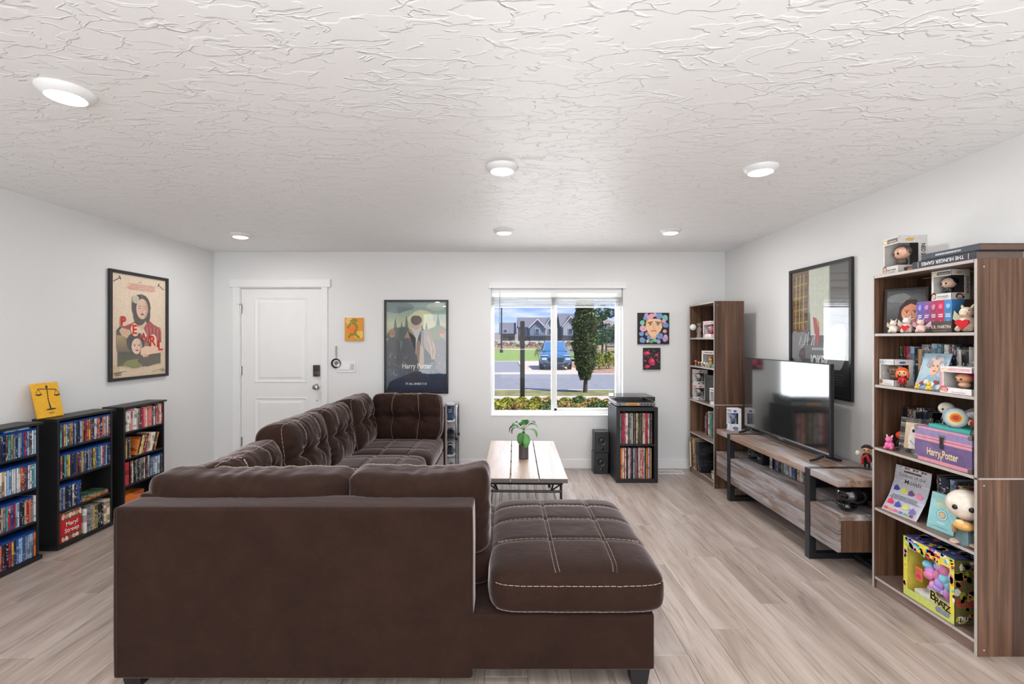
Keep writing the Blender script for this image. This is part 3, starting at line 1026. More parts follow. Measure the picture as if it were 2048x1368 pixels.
def seams(mb, fn, M, paths, wd=.0026, lift=.0014, dash=(4, 1)):
    """dashed thread that follows the cushion: little three-sided stitches"""
    for path in paths:
        P = fn(np.array(path))
        e = 1e-3
        P = [M @ Vector(p) for p in P]
        C0 = M @ Vector(fn(np.array([(0, 0, 0.0001)]))[0])
        k = 0
        n = len(P)
        for i in range(n - 1):
            k += 1
            if k % sum(dash) >= dash[0]:
                continue
            a, b = P[i], P[i + 1]
            d = b - a
            if d.length < 1e-5:
                continue
            d.normalize()
            # outward direction from the face the path lies on
            o = path.normal if hasattr(path, 'normal') else None
            up = (M.to_3x3() @ Vector(path[0].n)).normalized() if hasattr(path[0], 'n') else Vector((0, 0, 1))
            sd = d.cross(up)
            if sd.length < 1e-4:
                continue
            sd.normalize()
            up2 = sd.cross(d).normalized()
            vs = [a - sd * wd / 2, a + sd * wd / 2, a + up2 * lift * 1.6, b - sd * wd / 2, b + sd * wd / 2, b + up2 * lift * 1.6]
            mb.add(vs, [(0, 1, 4, 3), (1, 2, 5, 4), (2, 0, 3, 5), (0, 2, 1), (3, 4, 5)])
class Path(list):
    pass
class Pt(tuple):
    pass
def path(pts, n):
    o = Path()
    for p in pts:
        q = Pt(p)
        q.n = n
        o.append(q)
    return o
def cushion(name, root, fn, M, res, seed, seam=(), creases=.004, freq=(9, 9, 9)):
    P, fs = lattice(*res)
    V = fn(P)
    ctr = V.mean(0)
    nrm = V - ctr
    nrm /= np.linalg.norm(nrm, axis=1)[:, None]
    base = fn
    def fn(c):
        q = base(c)
        d = q - ctr
        d /= np.linalg.norm(d, axis=1)[:, None]
        return q + d * (wobble(q, freq, creases, seed) + wobble(q, (22, 22, 30), creases * .45, seed + 9))[:, None]
    V = fn(P)
    W_ = [M @ Vector(v) for v in V]
    o = MB().add(W_, fs).build(name, M_fab, root, 180)
    if seam:
        s = MB()
        seams(s, fn, M, seam)
        q = s.build('stitching', M_stitch, o)
        q['kind'] = 'stuff'
    return o

SX, SY = -.55, 3.2
sofa = thing('sectional_sofa', 'large brown microfibre corner sofa with tufted cushions, its back to the viewer', 'sofa', (SX, SY, 0))
TR = Matrix.Translation((-SX, -SY, 0))
def rounded_block(name, x0, x1, y0, y1, z0, z1, bev=.02, bow=.0, res=(14, 14, 14), seed=0):
    """upholstered frame block, edges rounded and faces very slightly slack"""
    P, fs = lattice(*res)
    V = np.empty_like(P)
    for k, (lo, hi) in enumerate(((x0, x1), (y0, y1), (z0, z1))):
        V[:, k] = (lo + hi) / 2 + P[:, k] * (hi - lo) / 2
    for k, (lo, hi) in enumerate(((x0, x1), (y0, y1), (z0, z1))):
        o = [i for i in range(3) if i != k]
        V[:, k] += P[:, k] ** 3 * bow * (1 - P[:, o[0]] ** 4) * (1 - P[:, o[1]] ** 4)
    V = V + np.stack([wobble(V, (5, 5, 5), .0015, seed + i) for i in range(3)], 1)
    return MB().add([TR @ Vector(v) for v in V], fs).build(name, M_fab, sofa, 50, bevel=bev, seg=4)
rounded_block('back_panel', -1.622, -.134, 1.92, 2.085, .052, .758, .02, .004, seed=3)
rounded_block('side_panel', -1.622, -1.47, 2.06, 4.86, .052, .770, .02, .003, seed=5)
rounded_block('end_panel', -1.60, -.605, 4.69, 4.86, .052, .770, .02, .003, seed=7)
rounded_block('chaise_base', -.155, .621, 1.925, 2.835, .085, .318, .012, .003, seed=9)
rounded_block('seat_base', -1.48, -.62, 2.07, 4.70, .075, .33, .012, .003, seed=11)
rounded_block('seat_base', -.65, -.14, 2.07, 2.82, .075, .318, .012, .003, seed=12)
for x, y in ((-1.56, 1.98), (.565, 1.985), (.55, 2.77), (-.70, 4.78), (-1.55, 4.78), (-.72, 3.3)):
    MB().lathe([(.045, 0), (.060, .086)], 4, mat=TR @ Matrix.Translation((x, y, 0)) @ Matrix.Rotation(PI / 4, 4, 'Z')).build('leg', M_black, sofa)
# panel seam threads on the back
MB().tube([TR @ Vector((-1.602, 1.9185, .06)), TR @ Vector((-1.602, 1.9185, .752))], .0018, 5).build('welt', plain('dark_thread', C(48, 32, 26), .8), sofa)

lin = lambda n: np.linspace(-1, 1, n)
def seat(name, x0, x1, y0, y1, z0, t, seed, lines, cross, edge=True, res=(44, 44, 12)):
    w, d = x1 - x0, y1 - y0
    cx, cy = (x0 + x1) / 2, (y0 + y1) / 2
    L_ = [l - cx for l in lines]
    K_ = [l - cy for l in cross]
    fn = seat_cushion_fn(w, d, t, seed, L_, K_)
    M = TR @ Matrix.Translation((cx, cy, z0))
    sm = []
    for l in L_:
        for o in (-.009, .009):
            u = (l + o) / (w / 2)
            sm.append(path([(u, v, 1.) for v in np.linspace(-.985, .985, int(d / .0052))], (0, 0, 1)))
    for l in K_:
        for o in (0, .007):
            u = (l + o) / (d / 2)
            sm.append(path([(v, u, 1.) for v in np.linspace(-.985, .985, int(w / .0052))], (0, 0, 1)))
    if edge:
        for z in (.62, -.80):
            sm.append(path([(v, -1., z) for v in np.linspace(-.98, .98, int(w / .0052))], (0, -1, 0)))
            sm.append(path([(1., v, z) for v in np.linspace(-.98, .98, int(d / .0052))], (1, 0, 0)))
    return cushion(name, sofa, fn, M, res, seed, sm, .0035, (5, 9, 9))
seat('seat_cushion', -.062, .668, 1.905, 2.85, .312, .178, 21, (.215, .47), (2.21, 2.46, 2.66), res=(52, 60, 14))
seat('seat_cushion', -.93, -.052, 2.12, 2.84, .312, .172, 22, (-.62, -.34, -.085), (2.46, 2.66), False)
seat('seat_cushion', -1.34, -.645, 2.86, 3.86, .325, .180, 23, (-1.05, -.80), (3.05, 3.36, 3.68), False)
seat('seat_cushion', -1.34, -.622, 3.865, 4.70, .322, .165, 24, (-1.05, -.80), (4.05, 4.33, 4.55), False)

def back(cx, cy, z, w, h, t, face, lean, seed, slump=0., name='back_cushion', roll=0., p=5.5, topseam=True, ears=None):
    """FACE: direction the tufted front looks, as an angle about z from -y"""
    fn = back_cushion_fn(w, h, t, seed, True, slump, p, ears)
    M = TR @ Matrix.Translation((cx, cy, z)) @ Matrix.Rotation(face, 4, 'Z') @ Matrix.Rotation(-lean, 4, 'X') @ Matrix.Rotation(roll, 4, 'Y')
    sm = []
    for a in (-.36, .36):
        for o in (0, .012):
            sm.append(path([(a + o, -1., v) for v in np.linspace(-.97, .97, int(h / .0055))], (0, -1, 0)))
            if topseam:
              sm.append(path([(a + o, v, 1.) for v in np.linspace(-.97, .97, int(t / .0055))], (0, 0, 1)))
    for y in (-.8,):
        sm.append(path([(v, y, 1.) for v in np.linspace(-.97, .97, int(w / .0055))], (0, 0, 1)))
        sm.append(path([(1., y, v) for v in np.linspace(-.97, .97, int(h / .0055))], (1, 0, 0)))
        sm.append(path([(-1., y, v) for v in np.linspace(-.97, .97, int(h / .0055))], (-1, 0, 0)))
    return cushion(name, sofa, fn, M, (64, 18, 46), seed, sm, .008, (6, 6, 9))
# two cushions against the near back (tufted sides face away), four down the long side, one at the far end
back(-1.165, 2.195, .475, .93, .372, .30, PI, .05, 31, 0., p=9., topseam=False)
back(-.395, 2.20, .475, .655, .378, .30, PI, .04, 32, 0., p=9., topseam=False, ears=(.06, .008))
RIGHT = PI / 2
back(-1.40, 2.51, .455, .68, .445, .31, RIGHT, .20, 33, .035)
back(-1.37, 3.14, .46, .66, .475, .31, RIGHT, .17, 34, .0)
back(-1.36, 3.70, .46, .60, .475, .30, RIGHT, .17, 35, .0)
back(-1.33, 4.25, .46, .58, .485, .30, RIGHT, .15, 36, .0)
back(-.955, 4.52, .46, .70, .475, .30, 0, .16, 37, .0)

# ------------------------------------------------------------------ coffee table with a potted plant
tb = thing('coffee_table', 'low coffee table of three pale planks on black metal legs', 'table', (.157, 3.98, 0), -.022)
for x0, x1 in ((-.310, -.108), (-.101, .101), (.108, .310)):
    o = MB().box(x0, x1, -.625, .625, .418, .45, fm=[1, 0, 1, 1, 1, 1]).build('plank', [M_table, plain('plank_side', C(112, 104, 100), .6)], tb, bevel=.003)
fr = MB()
for x in (-.27, .27):
    fr.box(x - .008, x + .008, -.60, .60, .402, .418)
for y in (-.60, 0, .60):
    fr.box(-.27, .27, y - .008, y + .008, .402, .418)
fr.build('frame', M_blackmetal, tb)
for x in (-1, 1):
    for y in (-1, 1):
        MB().tube([(x * .262, y * .60, .41), (x * .266, y * .605, .012)], .0095, 8).lathe([(.014, 0), (.014, .012), (.0095, .03)], 10, o=(x * .266, y * .605, 0)).build('leg', M_blackmetal, tb, 40)
    MB().tube([(x * .264, -.60, .405), (x * .2, -.46, .31), (x * .262, -.32, .40)], .006, 6).build('brace', M_blackmetal, tb, 40)
for y in (-.603, .603):
    MB().tube([(-.265, y, .352), (.265, y, .352)], .0095, 8).build('stretcher', M_blackmetal, tb, 40)
for x in (-.265, .265):
    MB().tube([(x, -.603, .13), (x, .603, .13)], .006, 8).build('stretcher', M_blackmetal, tb, 40)
for y in (-.60, .60):
    MB().tube([(-.265, y, .13), (.265, y, .13)], .006, 8).build('stretcher', M_blackmetal, tb, 40)
for i in range(6):
    x = -.265 + .53 * (i + 1) / 7
    MB().tube([(x - .007, -.60, .135), (x - .007, .60, .135)], .0028, 6).tube([(x + .007, -.60, .135), (x + .007, .60, .135)], .0028, 6).build('shelf_wire', M_blackmetal, tb, 40)

pl = thing('potted_plant', 'small money tree in a ridged grey glass pot on the coffee table', 'plant', (.157, 3.925, .4505))
M_pot = plain('ridged_grey_glass', C(86, 84, 84), .25, vary=.35, scale=120, bmp=.3, bd=.002)
prof = [(.036, 0), (.042, .004)]
for i in range(8):
    prof += [(.0425, .008 + i * .0125), (.0405, .014 + i * .0125)]
prof += [(.043, .112), (.041, .116), (.037, .114), (.036, .10)]
MB().lathe(prof, 28).build('pot', M_pot, pl, 50)
MB().lathe([(.036, .094), (.036, .098)], 20).build('soil', plain('potting_soil', C(60, 48, 40), .95, bmp=.6), pl)
M_stem = plain('plant_stem', C(88, 84, 74), .7, vary=.25, scale=60, bmp=.4)
for k in range(3):
    pts = [(.012 * math.cos(k * 2.09 + i * .55) * (1 - i / 22), .012 * math.sin(k * 2.09 + i * .55) * (1 - i / 22), .09 + i * .0125) for i in range(12)]
    MB().tube(pts, [.0105 - i * .0003 for i in range(12)], 8).build('stem', M_stem, pl, 60)
def leaf(root, base, az, l, w, droop, rise, col, petiole=.05):
    """leaflet arching out of the crown and hanging down, folded along the midrib"""
    dv = Vector((math.cos(az), math.sin(az), 0))
    sd = Vector((-math.sin(az), math.cos(az), 0))
    b = MB()
    base = Vector(base)
    st = base + dv * petiole * math.cos(rise) + Vector((0, 0, petiole * math.sin(rise)))
    b.tube([base, (base + st) / 2 + Vector((0, 0, .004)), st], .0018, 6, 0, C(96, 140, 70))
    n = 9
    rows = []
    ang, p = rise, st.copy()
    for i in range(n + 1):
        t = i / n
        hw = w / 2 * math.sin(PI * min(1, t ** .8)) ** .8 if 0 < t < 1 else .0006
        d = dv * math.cos(ang) + Vector((0, 0, math.sin(ang)))
        up = -dv * math.sin(ang) + Vector((0, 0, math.cos(ang)))
        rows.append([p + sd * hw + up * hw * .28, p, p - sd * hw + up * hw * .28])
        p = p + d * l / n
        ang -= droop / n
    vs = [q for r in rows for q in r]
    cs = [tuple(c * (.85 if j != 1 else 1.25) for c in col[:3]) + (1,) for r in rows for j in range(3)]
    fs = []
    for i in range(n):
        fs += [(3 * i, 3 * i + 1, 3 * i + 4, 3 * i + 3), (3 * i + 1, 3 * i + 2, 3 * i + 5, 3 * i + 4)]
    m = len(vs)
    vs2 = [v - Vector((0, 0, .0008)) for v in vs]
    b.add(vs + vs2, fs + [tuple(i + m for i in reversed(f)) for f in fs], 0, cs + cs)
    return b.build('leaf', M_leafcol, root, 180)
G1, G2, G3 = C(66, 118, 52), C(92, 150, 84), C(48, 92, 46)
for az, l, w, dr, ri, c in ((-2.6, .105, .042, 2.2, .9, G1), (-3.0, .12, .040, 2.6, .6, G3), (2.7, .10, .036, 2.4, .3, G2), (-1.9, .12, .042, 2.0, -.3, G1), (-1.35, .13, .046, 1.8, -.5, G2),
                            (-.5, .11, .038, 2.0, .2, G2), (-.1, .10, .036, 2.1, .8, G1), (.5, .105, .04, 2.0, 1.0, G3), (1.4, .09, .036, 1.6, 1.1, G2), (2.1, .10, .036, 2., .9, G1), (-1.2, .09, .034, 1.2, 1.25, G2)):
    leaf(pl, (0, 0, .238), az, l * 1.06, w * 1.4, dr, ri, c, .045)

# ------------------------------------------------------------------ tall brown bookcases on the right wall
def bookcase(y0, xf, label, xb, zs):
    """open front looks towards -x; five shelves; the carcass comes in a lower and an upper half"""
    H, SPL, th = 1.828, .815, .016
    wid = .612
    t = thing('bookcase', label, 'bookcase', ((xf + xb) / 2, y0 + wid / 2, 0))
    x0, x1 = xf - (xf + xb) / 2, xb - (xf + xb) / 2
    h = wid / 2
    for s in (-1, 1):
        ya, yb = (-h, -h + th) if s < 0 else (h - th, h)
        for z0, z1 in ((0, SPL - .004), (SPL + .004, H)):
            # paler colour stands for daylight on the front edge
            MB().box(x0, x1, ya, yb, z0, z1, fm=[0, 0, 0, 0, 0, 1]).build('side_panel', [M_walnut, M_edge], t, bevel=.0012, seg=1)
        MB().box(x0 + .01, x1 - .01, ya + .003, yb - .003, SPL - .006, SPL + .006).build('joint_rail', M_edge, t)
        for z in (.03, SPL - .03, 1.79):
            yy = ya - .0005 if s < 0 else yb + .0005
            MB().lathe([(.004, 0), (.003, .0012)], 8, mat=Matrix.Translation((x0 + .03, yy, z)) @ Matrix.Rotation(PI / 2 * (1 if s < 0 else -1), 4, 'X')).build('screw_cap', M_edge, t)
    for z in zs + (H,):
        MB().box(x0 + (.002 if abs(z - SPL) > .03 and z != H else 0), x1 - .006, -h + th + .0006, h - th - .0006, z - .016, z, fm=[0, 0, 0, 0, 0, 1]).build('shelf', [M_walnutY, M_edge], t, bevel=.0012, seg=1)
    MB().box(x1 - .006, x1, -h + th, h - th, .05, H - .017).build('back_board', M_walnut, t)
    MB().box(x0 + .012, x0 + .026, -h + th + .001, h - th - .001, 0.001, .048).build('kick_board', M_walnutY, t)
    return t
NZ = (.07, .473, .826, 1.192, 1.49)
FZ = (.07, .445, .802, 1.17, 1.47)
NB = (2.133, 2.745)          # y extent of the near bookcase
FB = (4.525, 5.137)
bookcase(NB[0], 2.167, 'tall brown wood-grain bookcase standing nearest the viewer, filled with toys and books', 2.457, NZ)
bookcase(FB[0], 2.037, 'tall brown wood-grain bookcase in the far corner with records on its bottom shelf', 2.327, FZ)

# ------------------------------------------------------------------ television stand
def tv_stand():
    Y0, Y1, X0, X1 = 2.825, 4.445, 2.02, 2.44
    t = thing('television_stand', 'low grey weathered-wood television stand with black metal legs', 'tv stand', ((X0 + X1) / 2, (Y0 + Y1) / 2, 0))
    q = lambda x: x - (X0 + X1) / 2
    r = lambda y: y - (Y0 + Y1) / 2
    LN, LF = 3.105, 4.20       # leg frames
    w = .026
    for a, bnd in ((Y0, LN - w), (LN + w, LF - w), (LF + w, Y1)):
        mid = q((X0 + X1) / 2 + .06)
        # the top is two boards deep, in three lengths between the metal bands
        MB().box(q(X0), mid - .0015, r(a), r(bnd), .556, .600).build('top_board', M_rusticT, t, bevel=.0025)
        MB().box(mid + .0015, q(X1), r(a), r(bnd), .556, .600).build('top_board', M_rusticT, t, bevel=.0025)
    for y in (LN, LF):
        MB().box(q(X0) - .004, q(X0) + .042, r(y - w + .002), r(y + w - .002), 0, .600).build('leg', M_blackmetal, t, bevel=.0025)
        MB().box(q(X1) - .045, q(X1), r(y - w + .002), r(y + w - .002), 0, .600).build('leg', M_blackmetal, t, bevel=.0025)
        MB().box(q(X0) + .042, q(X1) - .045, r(y - w + .002), r(y + w - .002), 0.002, .040).build('foot_rail', M_blackmetal, t, bevel=.0025)
        MB().box(q(X0) + .042, q(X1) - .045, r(y - w + .002), r(y + w - .002), .590, .599).build('metal_band', M_blackmetal, t, bevel=.001)
    MB().box(q(2.30), q(2.335), r(Y0 + .02), r(LN - w), .006, .036).build('floor_brace', M_blackmetal, t, bevel=.002)
    for a, bnd, x in ((Y0, LN - w, X0), (LN + w, LF - w, X0 + .004), (LF + w, Y1, X0)):
        MB().box(q(x), q(X1), r(a), r(bnd), .352, .385).build('shelf_board', M_rustic, t, bevel=.0025)
        # drawer case with boards across the front
        MB().box(q(x) + .022, q(X1), r(a) + .016, r(bnd) - .001, .16, .352).build('drawer_case', M_walnutY, t)
        for k, (z0, z1) in enumerate(((.160, .222), (.224, .288), (.290, .351))):
            MB().box(q(x) + rnd.uniform(0, .0012), q(x) + .022, r(a) + .0004, r(bnd) - .0004, z0, z1).build('front_board', M_rustic, t, bevel=.0018)
        MB().box(q(x) + .022, q(X1), r(a), r(a) + .016, .160, .352).build('end_panel', M_walnut, t, bevel=.001)
    MB().box(q(X1) - .008, q(X1), r(Y0), r(Y1), .385, .556).build('back_board', M_walnutY, t)
    return t
tv_stand()

# ------------------------------------------------------------------ television
def television():
    X, y0, y1, z0, z1 = 2.222, 3.182, 4.322, .646, 1.287
    t = thing('television', 'flat black television on two splayed feet on the wooden stand', 'television', (X + .02, (y0 + y1) / 2, .6005))
    q = lambda y: y - (y0 + y1) / 2
    zz = lambda z: z - .6005
    h = (y1 - y0) / 2
    MB().box(-.018, .012, -h, h, zz(z0), zz(z1)).build('bezel', plain('bezel_metal', C(58, 58, 62), .3, .7), t, bevel=.004)
    m, tt, b = newmat('screen_glass')
    b.inputs['Base Color'].default_value = C(26, 27, 29)
    b.inputs['Roughness'].default_value = .09
    b.inputs['Specular IOR Level'].default_value = 1.0
    b.inputs['Coat Weight'].default_value = 1.0
    b.inputs['Coat IOR'].default_value = 2.3
    b.inputs['Coat Roughness'].default_value = .07
    n = N(tt, 'ShaderNodeTexNoise', i_Scale=400.)
    rr = ramp(tt, [(.3, (.085,) * 3), (.7, (.10,) * 3)])
    tt.links.new(n.outputs['Fac'], rr.inputs[0]); tt.links.new(rr.outputs[0], b.inputs['Roughness'])
    MB().box(-.0195, -.017, -h + .008, h - .008, zz(z0) + .016, zz(z1) - .008).build('screen', m, t)
    MB().box(.012, .045, -h + .16, h - .16, zz(z0) + .04, zz(z0) + .36).build('rear_housing', M_black, t, bevel=.012, seg=3)
    MB().box(-.0192, -.0185, -.035, .035, zz(z0) + .003, zz(z0) + .011).build('badge', M_nickel, t)
    for y in (q(3.262), q(4.245)):
        MB().tube([(-.115, y - .02, .0095), (-.07, y - .012, .016), (-.018, y, .035), (0, y, .060), (.02, y, .035), (.07, y - .012, .016), (.105, y - .02, .0095)], [.008, .010, .013, .015, .013, .010, .008], 8).build('foot', M_black, t, 60)
television()

# ------------------------------------------------------------------ black media shelves on the left wall
MS_X, MS_XB = -3.082, -3.232
def media_shelf(y0, label):
    wd, H = .446, .905
    t = thing('media_shelf', label, 'shelf', ((MS_X + MS_XB) / 2, y0 + wd / 2, 0))
    x1 = (MS_X - MS_XB) / 2
    h = wd / 2
    for s in (-1, 1):
        MB().box(-x1, x1, s * h - (.013 if s > 0 else 0), s * h + (.013 if s < 0 else 0), .03, H - .012).build('side_panel', M_black, t, bevel=.001, seg=1)
    MB().box(-x1 - .012, x1 + .012, -h - .018, h + .018, H - .013, H + .003).build('top_board', M_black, t, bevel=.0015)
    MB().box(-x1, x1 + .012, -h - .012, h + .012, .004, .030).build('base_board', M_black, t, bevel=.0015)
    for z in MS_Z[1:]:
        MB().box(-x1, x1 - .001, -h + .0135, h - .0135, z - .013, z).build('shelf', M_black, t, bevel=.001, seg=1)
    MB().box(-x1, -x1 + .004, -h + .013, h - .013, .03, H - .013).build('back_board', M_black, t)
    return t
MS_Z = [.0302, .262, .482, .702]         # top faces the rows stand on
MS = [2.63, 3.205, 3.760]
media_shelf(MS[0], 'black four-row media shelf cut by the picture edge, packed with disc cases')
media_shelf(MS[1], 'black four-row media shelf under the yellow book, one row half empty')
media_shelf(MS[2], 'black four-row media shelf beside the sofa arm, with paperbacks in its top rows')

# ------------------------------------------------------------------ record cube, turntable and speakers under the window
def record_cube():
    x0, x1, y0, y1, H = 1.128, 1.549, 4.708, 5.098, .765
    t = thing('record_cabinet', 'black two-cube cabinet packed with vinyl records beside the window', 'cabinet', ((x0 + x1) / 2, (y0 + y1) / 2, 0))
    a, d = (x1 - x0) / 2, (y1 - y0) / 2
    th = .038
    MB().box(-a, -a + th, -d, d, 0, H).build('side_panel', M_black, t, bevel=.0015)
    MB().box(a - th, a, -d, d, 0, H).build('side_panel', M_black, t, bevel=.0015)
    MB().box(-a + th, a - th, -d, d, H - th, H).build('top_panel', M_black, t, bevel=.0015)
    MB().box(-a + th, a - th, -d, d, 0, th).build('bottom_panel', M_black, t, bevel=.0015)
    MB().box(-a + th, a - th, -d + .002, d, .374, .391).build('shelf', M_black, t, bevel=.001)
    MB().box(-a + th, a - th, d - .006, d, th, H - th).build('back_panel', M_black, t)
record_cube()
def turntable():
    t = thing('turntable', 'silver and black turntable with a clear dust cover on the record cabinet', 'turntable', (1.33, 4.90, .7652))
    MB().box(-.20, .20, -.17, .17, .012, .045).build('plinth', plain('silver_plinth', C(128, 128, 130), .35, .5), t, bevel=.003)
    MB().box(-.19, .19, -.165, .165, .045, .055).build('deck', M_black, t, bevel=.002)
    for x in (-1, 1):
        for y in (-1, 1):
            MB().lathe([(.018, 0), (.018, .012)], 14, o=(x * .17, y * .14, 0)).build('foot', M_rubber, t)
    MB().lathe([(.148, .055), (.148, .068), (.142, .070), (.004, .070), (.003, .078)], 40, o=(-.03, 0, 0)).build('platter', M_rubber, t, 40)
    MB().lathe([(.014, .055), (.014, .09)], 14, o=(.155, .1, 0)).tube([(.155, .1, .085), (.155, .02, .083), (.13, -.08, .078), (.085, -.1, .074)], .004, 8).build('tone_arm', M_nickel, t, 40)
    st = MB()
    Art(st, frame((-.2, -.17, .012), (1, 0, 0), (0, 0, 1))).rect(.105, .006, .235, .028, C(236, 178, 70)).scribble(.112, .010, .228, .024, 1, C(150, 84, 20), 3, .9)
    st.build('warning_label', M_print, t)
    kn = MB()
    for x in (-.165, .06, .09, .12, .155):
        kn.box(x - .008, x + .008, -.174, -.168, .022, .034)
    kn.build('control_button', M_black, t)
    lid = MB()
    for x0, x1, y0, y1, z0, z1 in ((-.198, .198, -.168, -.165, .058, .100), (-.198, -.195, -.165, .168, .058, .100), (.195, .198, -.165, .168, .058, .100), (-.198, .198, .165, .168, .058, .1), (-.198, .198, -.168, .168, .100, .1035)):
        lid.box(x0, x1, y0, y1, z0, z1)
    lid.build('dust_cover', M_smoke, t)
turntable()
def speaker(z, label, dx):
    t = thing('speaker', label, 'speaker', (1.045 + dx, 5.10, z), 0, 'pair of black speakers')
    MB().box(-.078, .078, -.075, .075, 0, .2275).build('cabinet', M_black, t, bevel=.003)
    MB().box(-.070, .070, -.079, -.074, .006, .222).build('baffle', plain('speaker_baffle', C(44, 44, 47), .6), t, bevel=.002)
    for zc, r in ((.128, .046),):
        m = Matrix.Translation((0, -.079, zc)) @ Matrix.Rotation(PI / 2, 4, 'X')
        MB().lathe([(r, 0), (r + .003, .004), (r - .004, .005), (r - .009, .0015), (.022, -.010 + .012), (.016, .005), (.006, .009)], 28, mat=m).build('driver', plain('cone_black', C(30, 30, 33), .35), t, 50)
        MB().lathe([(.018, 0), (.014, .003), (.005, .005)], 16, mat=Matrix.Translation((0, -.079, .045)) @ Matrix.Rotation(PI / 2, 4, 'X')).build('tweeter', M_blackgloss, t, 50)
speaker(0, 'black speaker standing on the floor beside the record cabinet', -.004)
speaker(.228, 'black speaker stacked on top of another beside the record cabinet', .003)

# ------------------------------------------------------------------ small wall and floor fittings
g = thing('floor_vent', 'white slotted floor vent by the baseboard beside the record cabinet', 'vent', (1.79, 5.085, 0))
b = MB().box(-.155, .155, -.065, -.050, 0, .005).box(-.155, .155, .050, .065, 0, .005).box(-.155, -.138, -.05, .05, 0, .005).box(.138, .155, -.05, .05, 0, .005)
b.build('frame', M_white, g, bevel=.001)
for i in range(18):
    MB().box(-.133 + i * .0157, -.124 + i * .0157, -.05, .05, .0012, .0042).build('louvre', M_white, g)
MB().box(-.138, .138, -.05, .05, .0002, .001).build('duct', M_black, g)
g = thing('floor_vent', 'white slotted floor vent below the shoe rack', 'vent', (-.30, 5.10, 0))
MB().box(-.155, .155, -.065, -.050, 0, .005).box(-.155, .155, .050, .065, 0, .005).box(-.155, -.138, -.05, .05, 0, .005).box(.138, .155, -.05, .05, 0, .005).build('frame', M_white, g, bevel=.001)
for i in range(18):
    MB().box(-.133 + i * .0157, -.124 + i * .0157, -.05, .05, .0012, .0042).build('louvre', M_white, g)
MB().box(-.138, .138, -.05, .05, .0002, .001).build('duct', M_black, g)
g = thing('light_switch', 'wide white switch plate with paddle switches between the door and the tall poster', 'switch', (-1.79, YB, 1.145))
MB().box(-.108, .108, -.008, 0, -.064, .064).build('plate', M_white, g, bevel=.003, seg=3)
MB().box(-.096, .045, -.0095, -.006, -.034, .034).build('rocker', M_white, g, rot=(0, 0, 0), bevel=.001)
MB().add([(-.094, -.0095, -.032), (.043, -.0095, -.032), (.043, -.0165, -.030), (-.094, -.0165, -.030), (-.094, -.0095, .032), (.043, -.0095, .032)], [(0, 1, 2, 3), (3, 2, 5, 4), (0, 3, 4), (1, 5, 2)]).build('paddle', M_white, g)
MB().box(.050, .096, -.010, -.006, -.034, .034).build('rocker', plain('grey_rocker', C(196, 196, 196), .4), g, bevel=.001)
g = thing('frying_pan', 'tiny black frying pan hung by its handle on the wall beside the door', 'frying pan', (-1.897, YB - .004, 1.13))
rt = Matrix.Translation((0, -.002, .097)) @ Matrix.Rotation(PI / 2, 4, 'X')
MB().lathe([(.048, 0), (.055, .018), (.051, .018), (.043, .004), (.002, .004)], 28, mat=Matrix.Translation((0, 0, .055)) @ Matrix.Rotation(PI / 2, 4, 'X')).build('pan', M_blackmetal, g, 40)
st = MB()
Art(st, frame((0, -.005, .055), (1, 0, 0), (0, 0, 1))).ell(0, 0, .038, .038, C(214, 210, 206)).blob(.004, .004, .022, .022, C(150, 146, 144), 3).scribble(-.02, -.02, .02, .02, 4, C(60, 58, 58), 4)
st.build('printed_disc', M_print, g)
MB().tube([(0, -.006, .108), (0, -.006, .128), (-.006, -.006, .17), (-.006, -.006, .235), (0, -.006, .248), (.006, -.006, .235), (.006, -.006, .17), (0, -.006, .128)], .0032, 6).build('handle', M_nickel, g, 60)
MB().tube([(0, .003, .242), (0, -.014, .242)], .004, 8).build('nail', M_black, g, 40)

# ------------------------------------------------------------------ posters and small pictures
M_frame = plain('black_frame', C(30, 29, 29), .35)
def poster(label, centre, U, w, h, fw, cat='poster', depth=.022, fmat=None, glass=True):
    """framed print on a wall; returns the thing and an Art for the print (origin at its lower left)"""
    U = Vector(U)
    nrm = U.cross(Vector((0, 0, 1)))
    t = thing('framed_poster', label, cat, Vector(centre) + nrm * .004)
    fr = frame((0, 0, 0), U, (0, 0, 1))
    W2, H2 = w / 2, h / 2
    for p in ([(-W2, -H2), (W2, -H2), (W2 - fw, -H2 + fw), (-W2 + fw, -H2 + fw)], [(W2, -H2), (W2, H2), (W2 - fw, H2 - fw), (W2 - fw, -H2 + fw)],
              [(W2, H2), (-W2, H2), (-W2 + fw, H2 - fw), (W2 - fw, H2 - fw)], [(-W2, H2), (-W2, -H2), (-W2 + fw, -H2 + fw), (-W2 + fw, H2 - fw)]):
        MB().prism(p, fr, 0, depth).build('frame_bar', fmat or M_frame, t, bevel=.002)
    bk = MB()
    bk.prism([(-W2 + fw, -H2 + fw), (W2 - fw, -H2 + fw), (W2 - fw, H2 - fw), (-W2 + fw, H2 - fw)], fr, .001, .006)
    o = frame(fr(-W2 + fw, -H2 + fw, .0062), U, (0, 0, 1))
    if glass:
        MB().prism([(-W2 + fw, -H2 + fw), (W2 - fw, -H2 + fw), (W2 - fw, H2 - fw), (-W2 + fw, H2 - fw)], fr, .0135, .0145).build('glass', M_picglass, t)
    art = Art(bk, o)
    art.clip = (w - 2 * fw, h - 2 * fw)
    return t, bk, art, w - 2 * fw, h - 2 * fw
SK, SKD, HAIR = C(232, 190, 162), C(186, 128, 104), C(62, 48, 44)
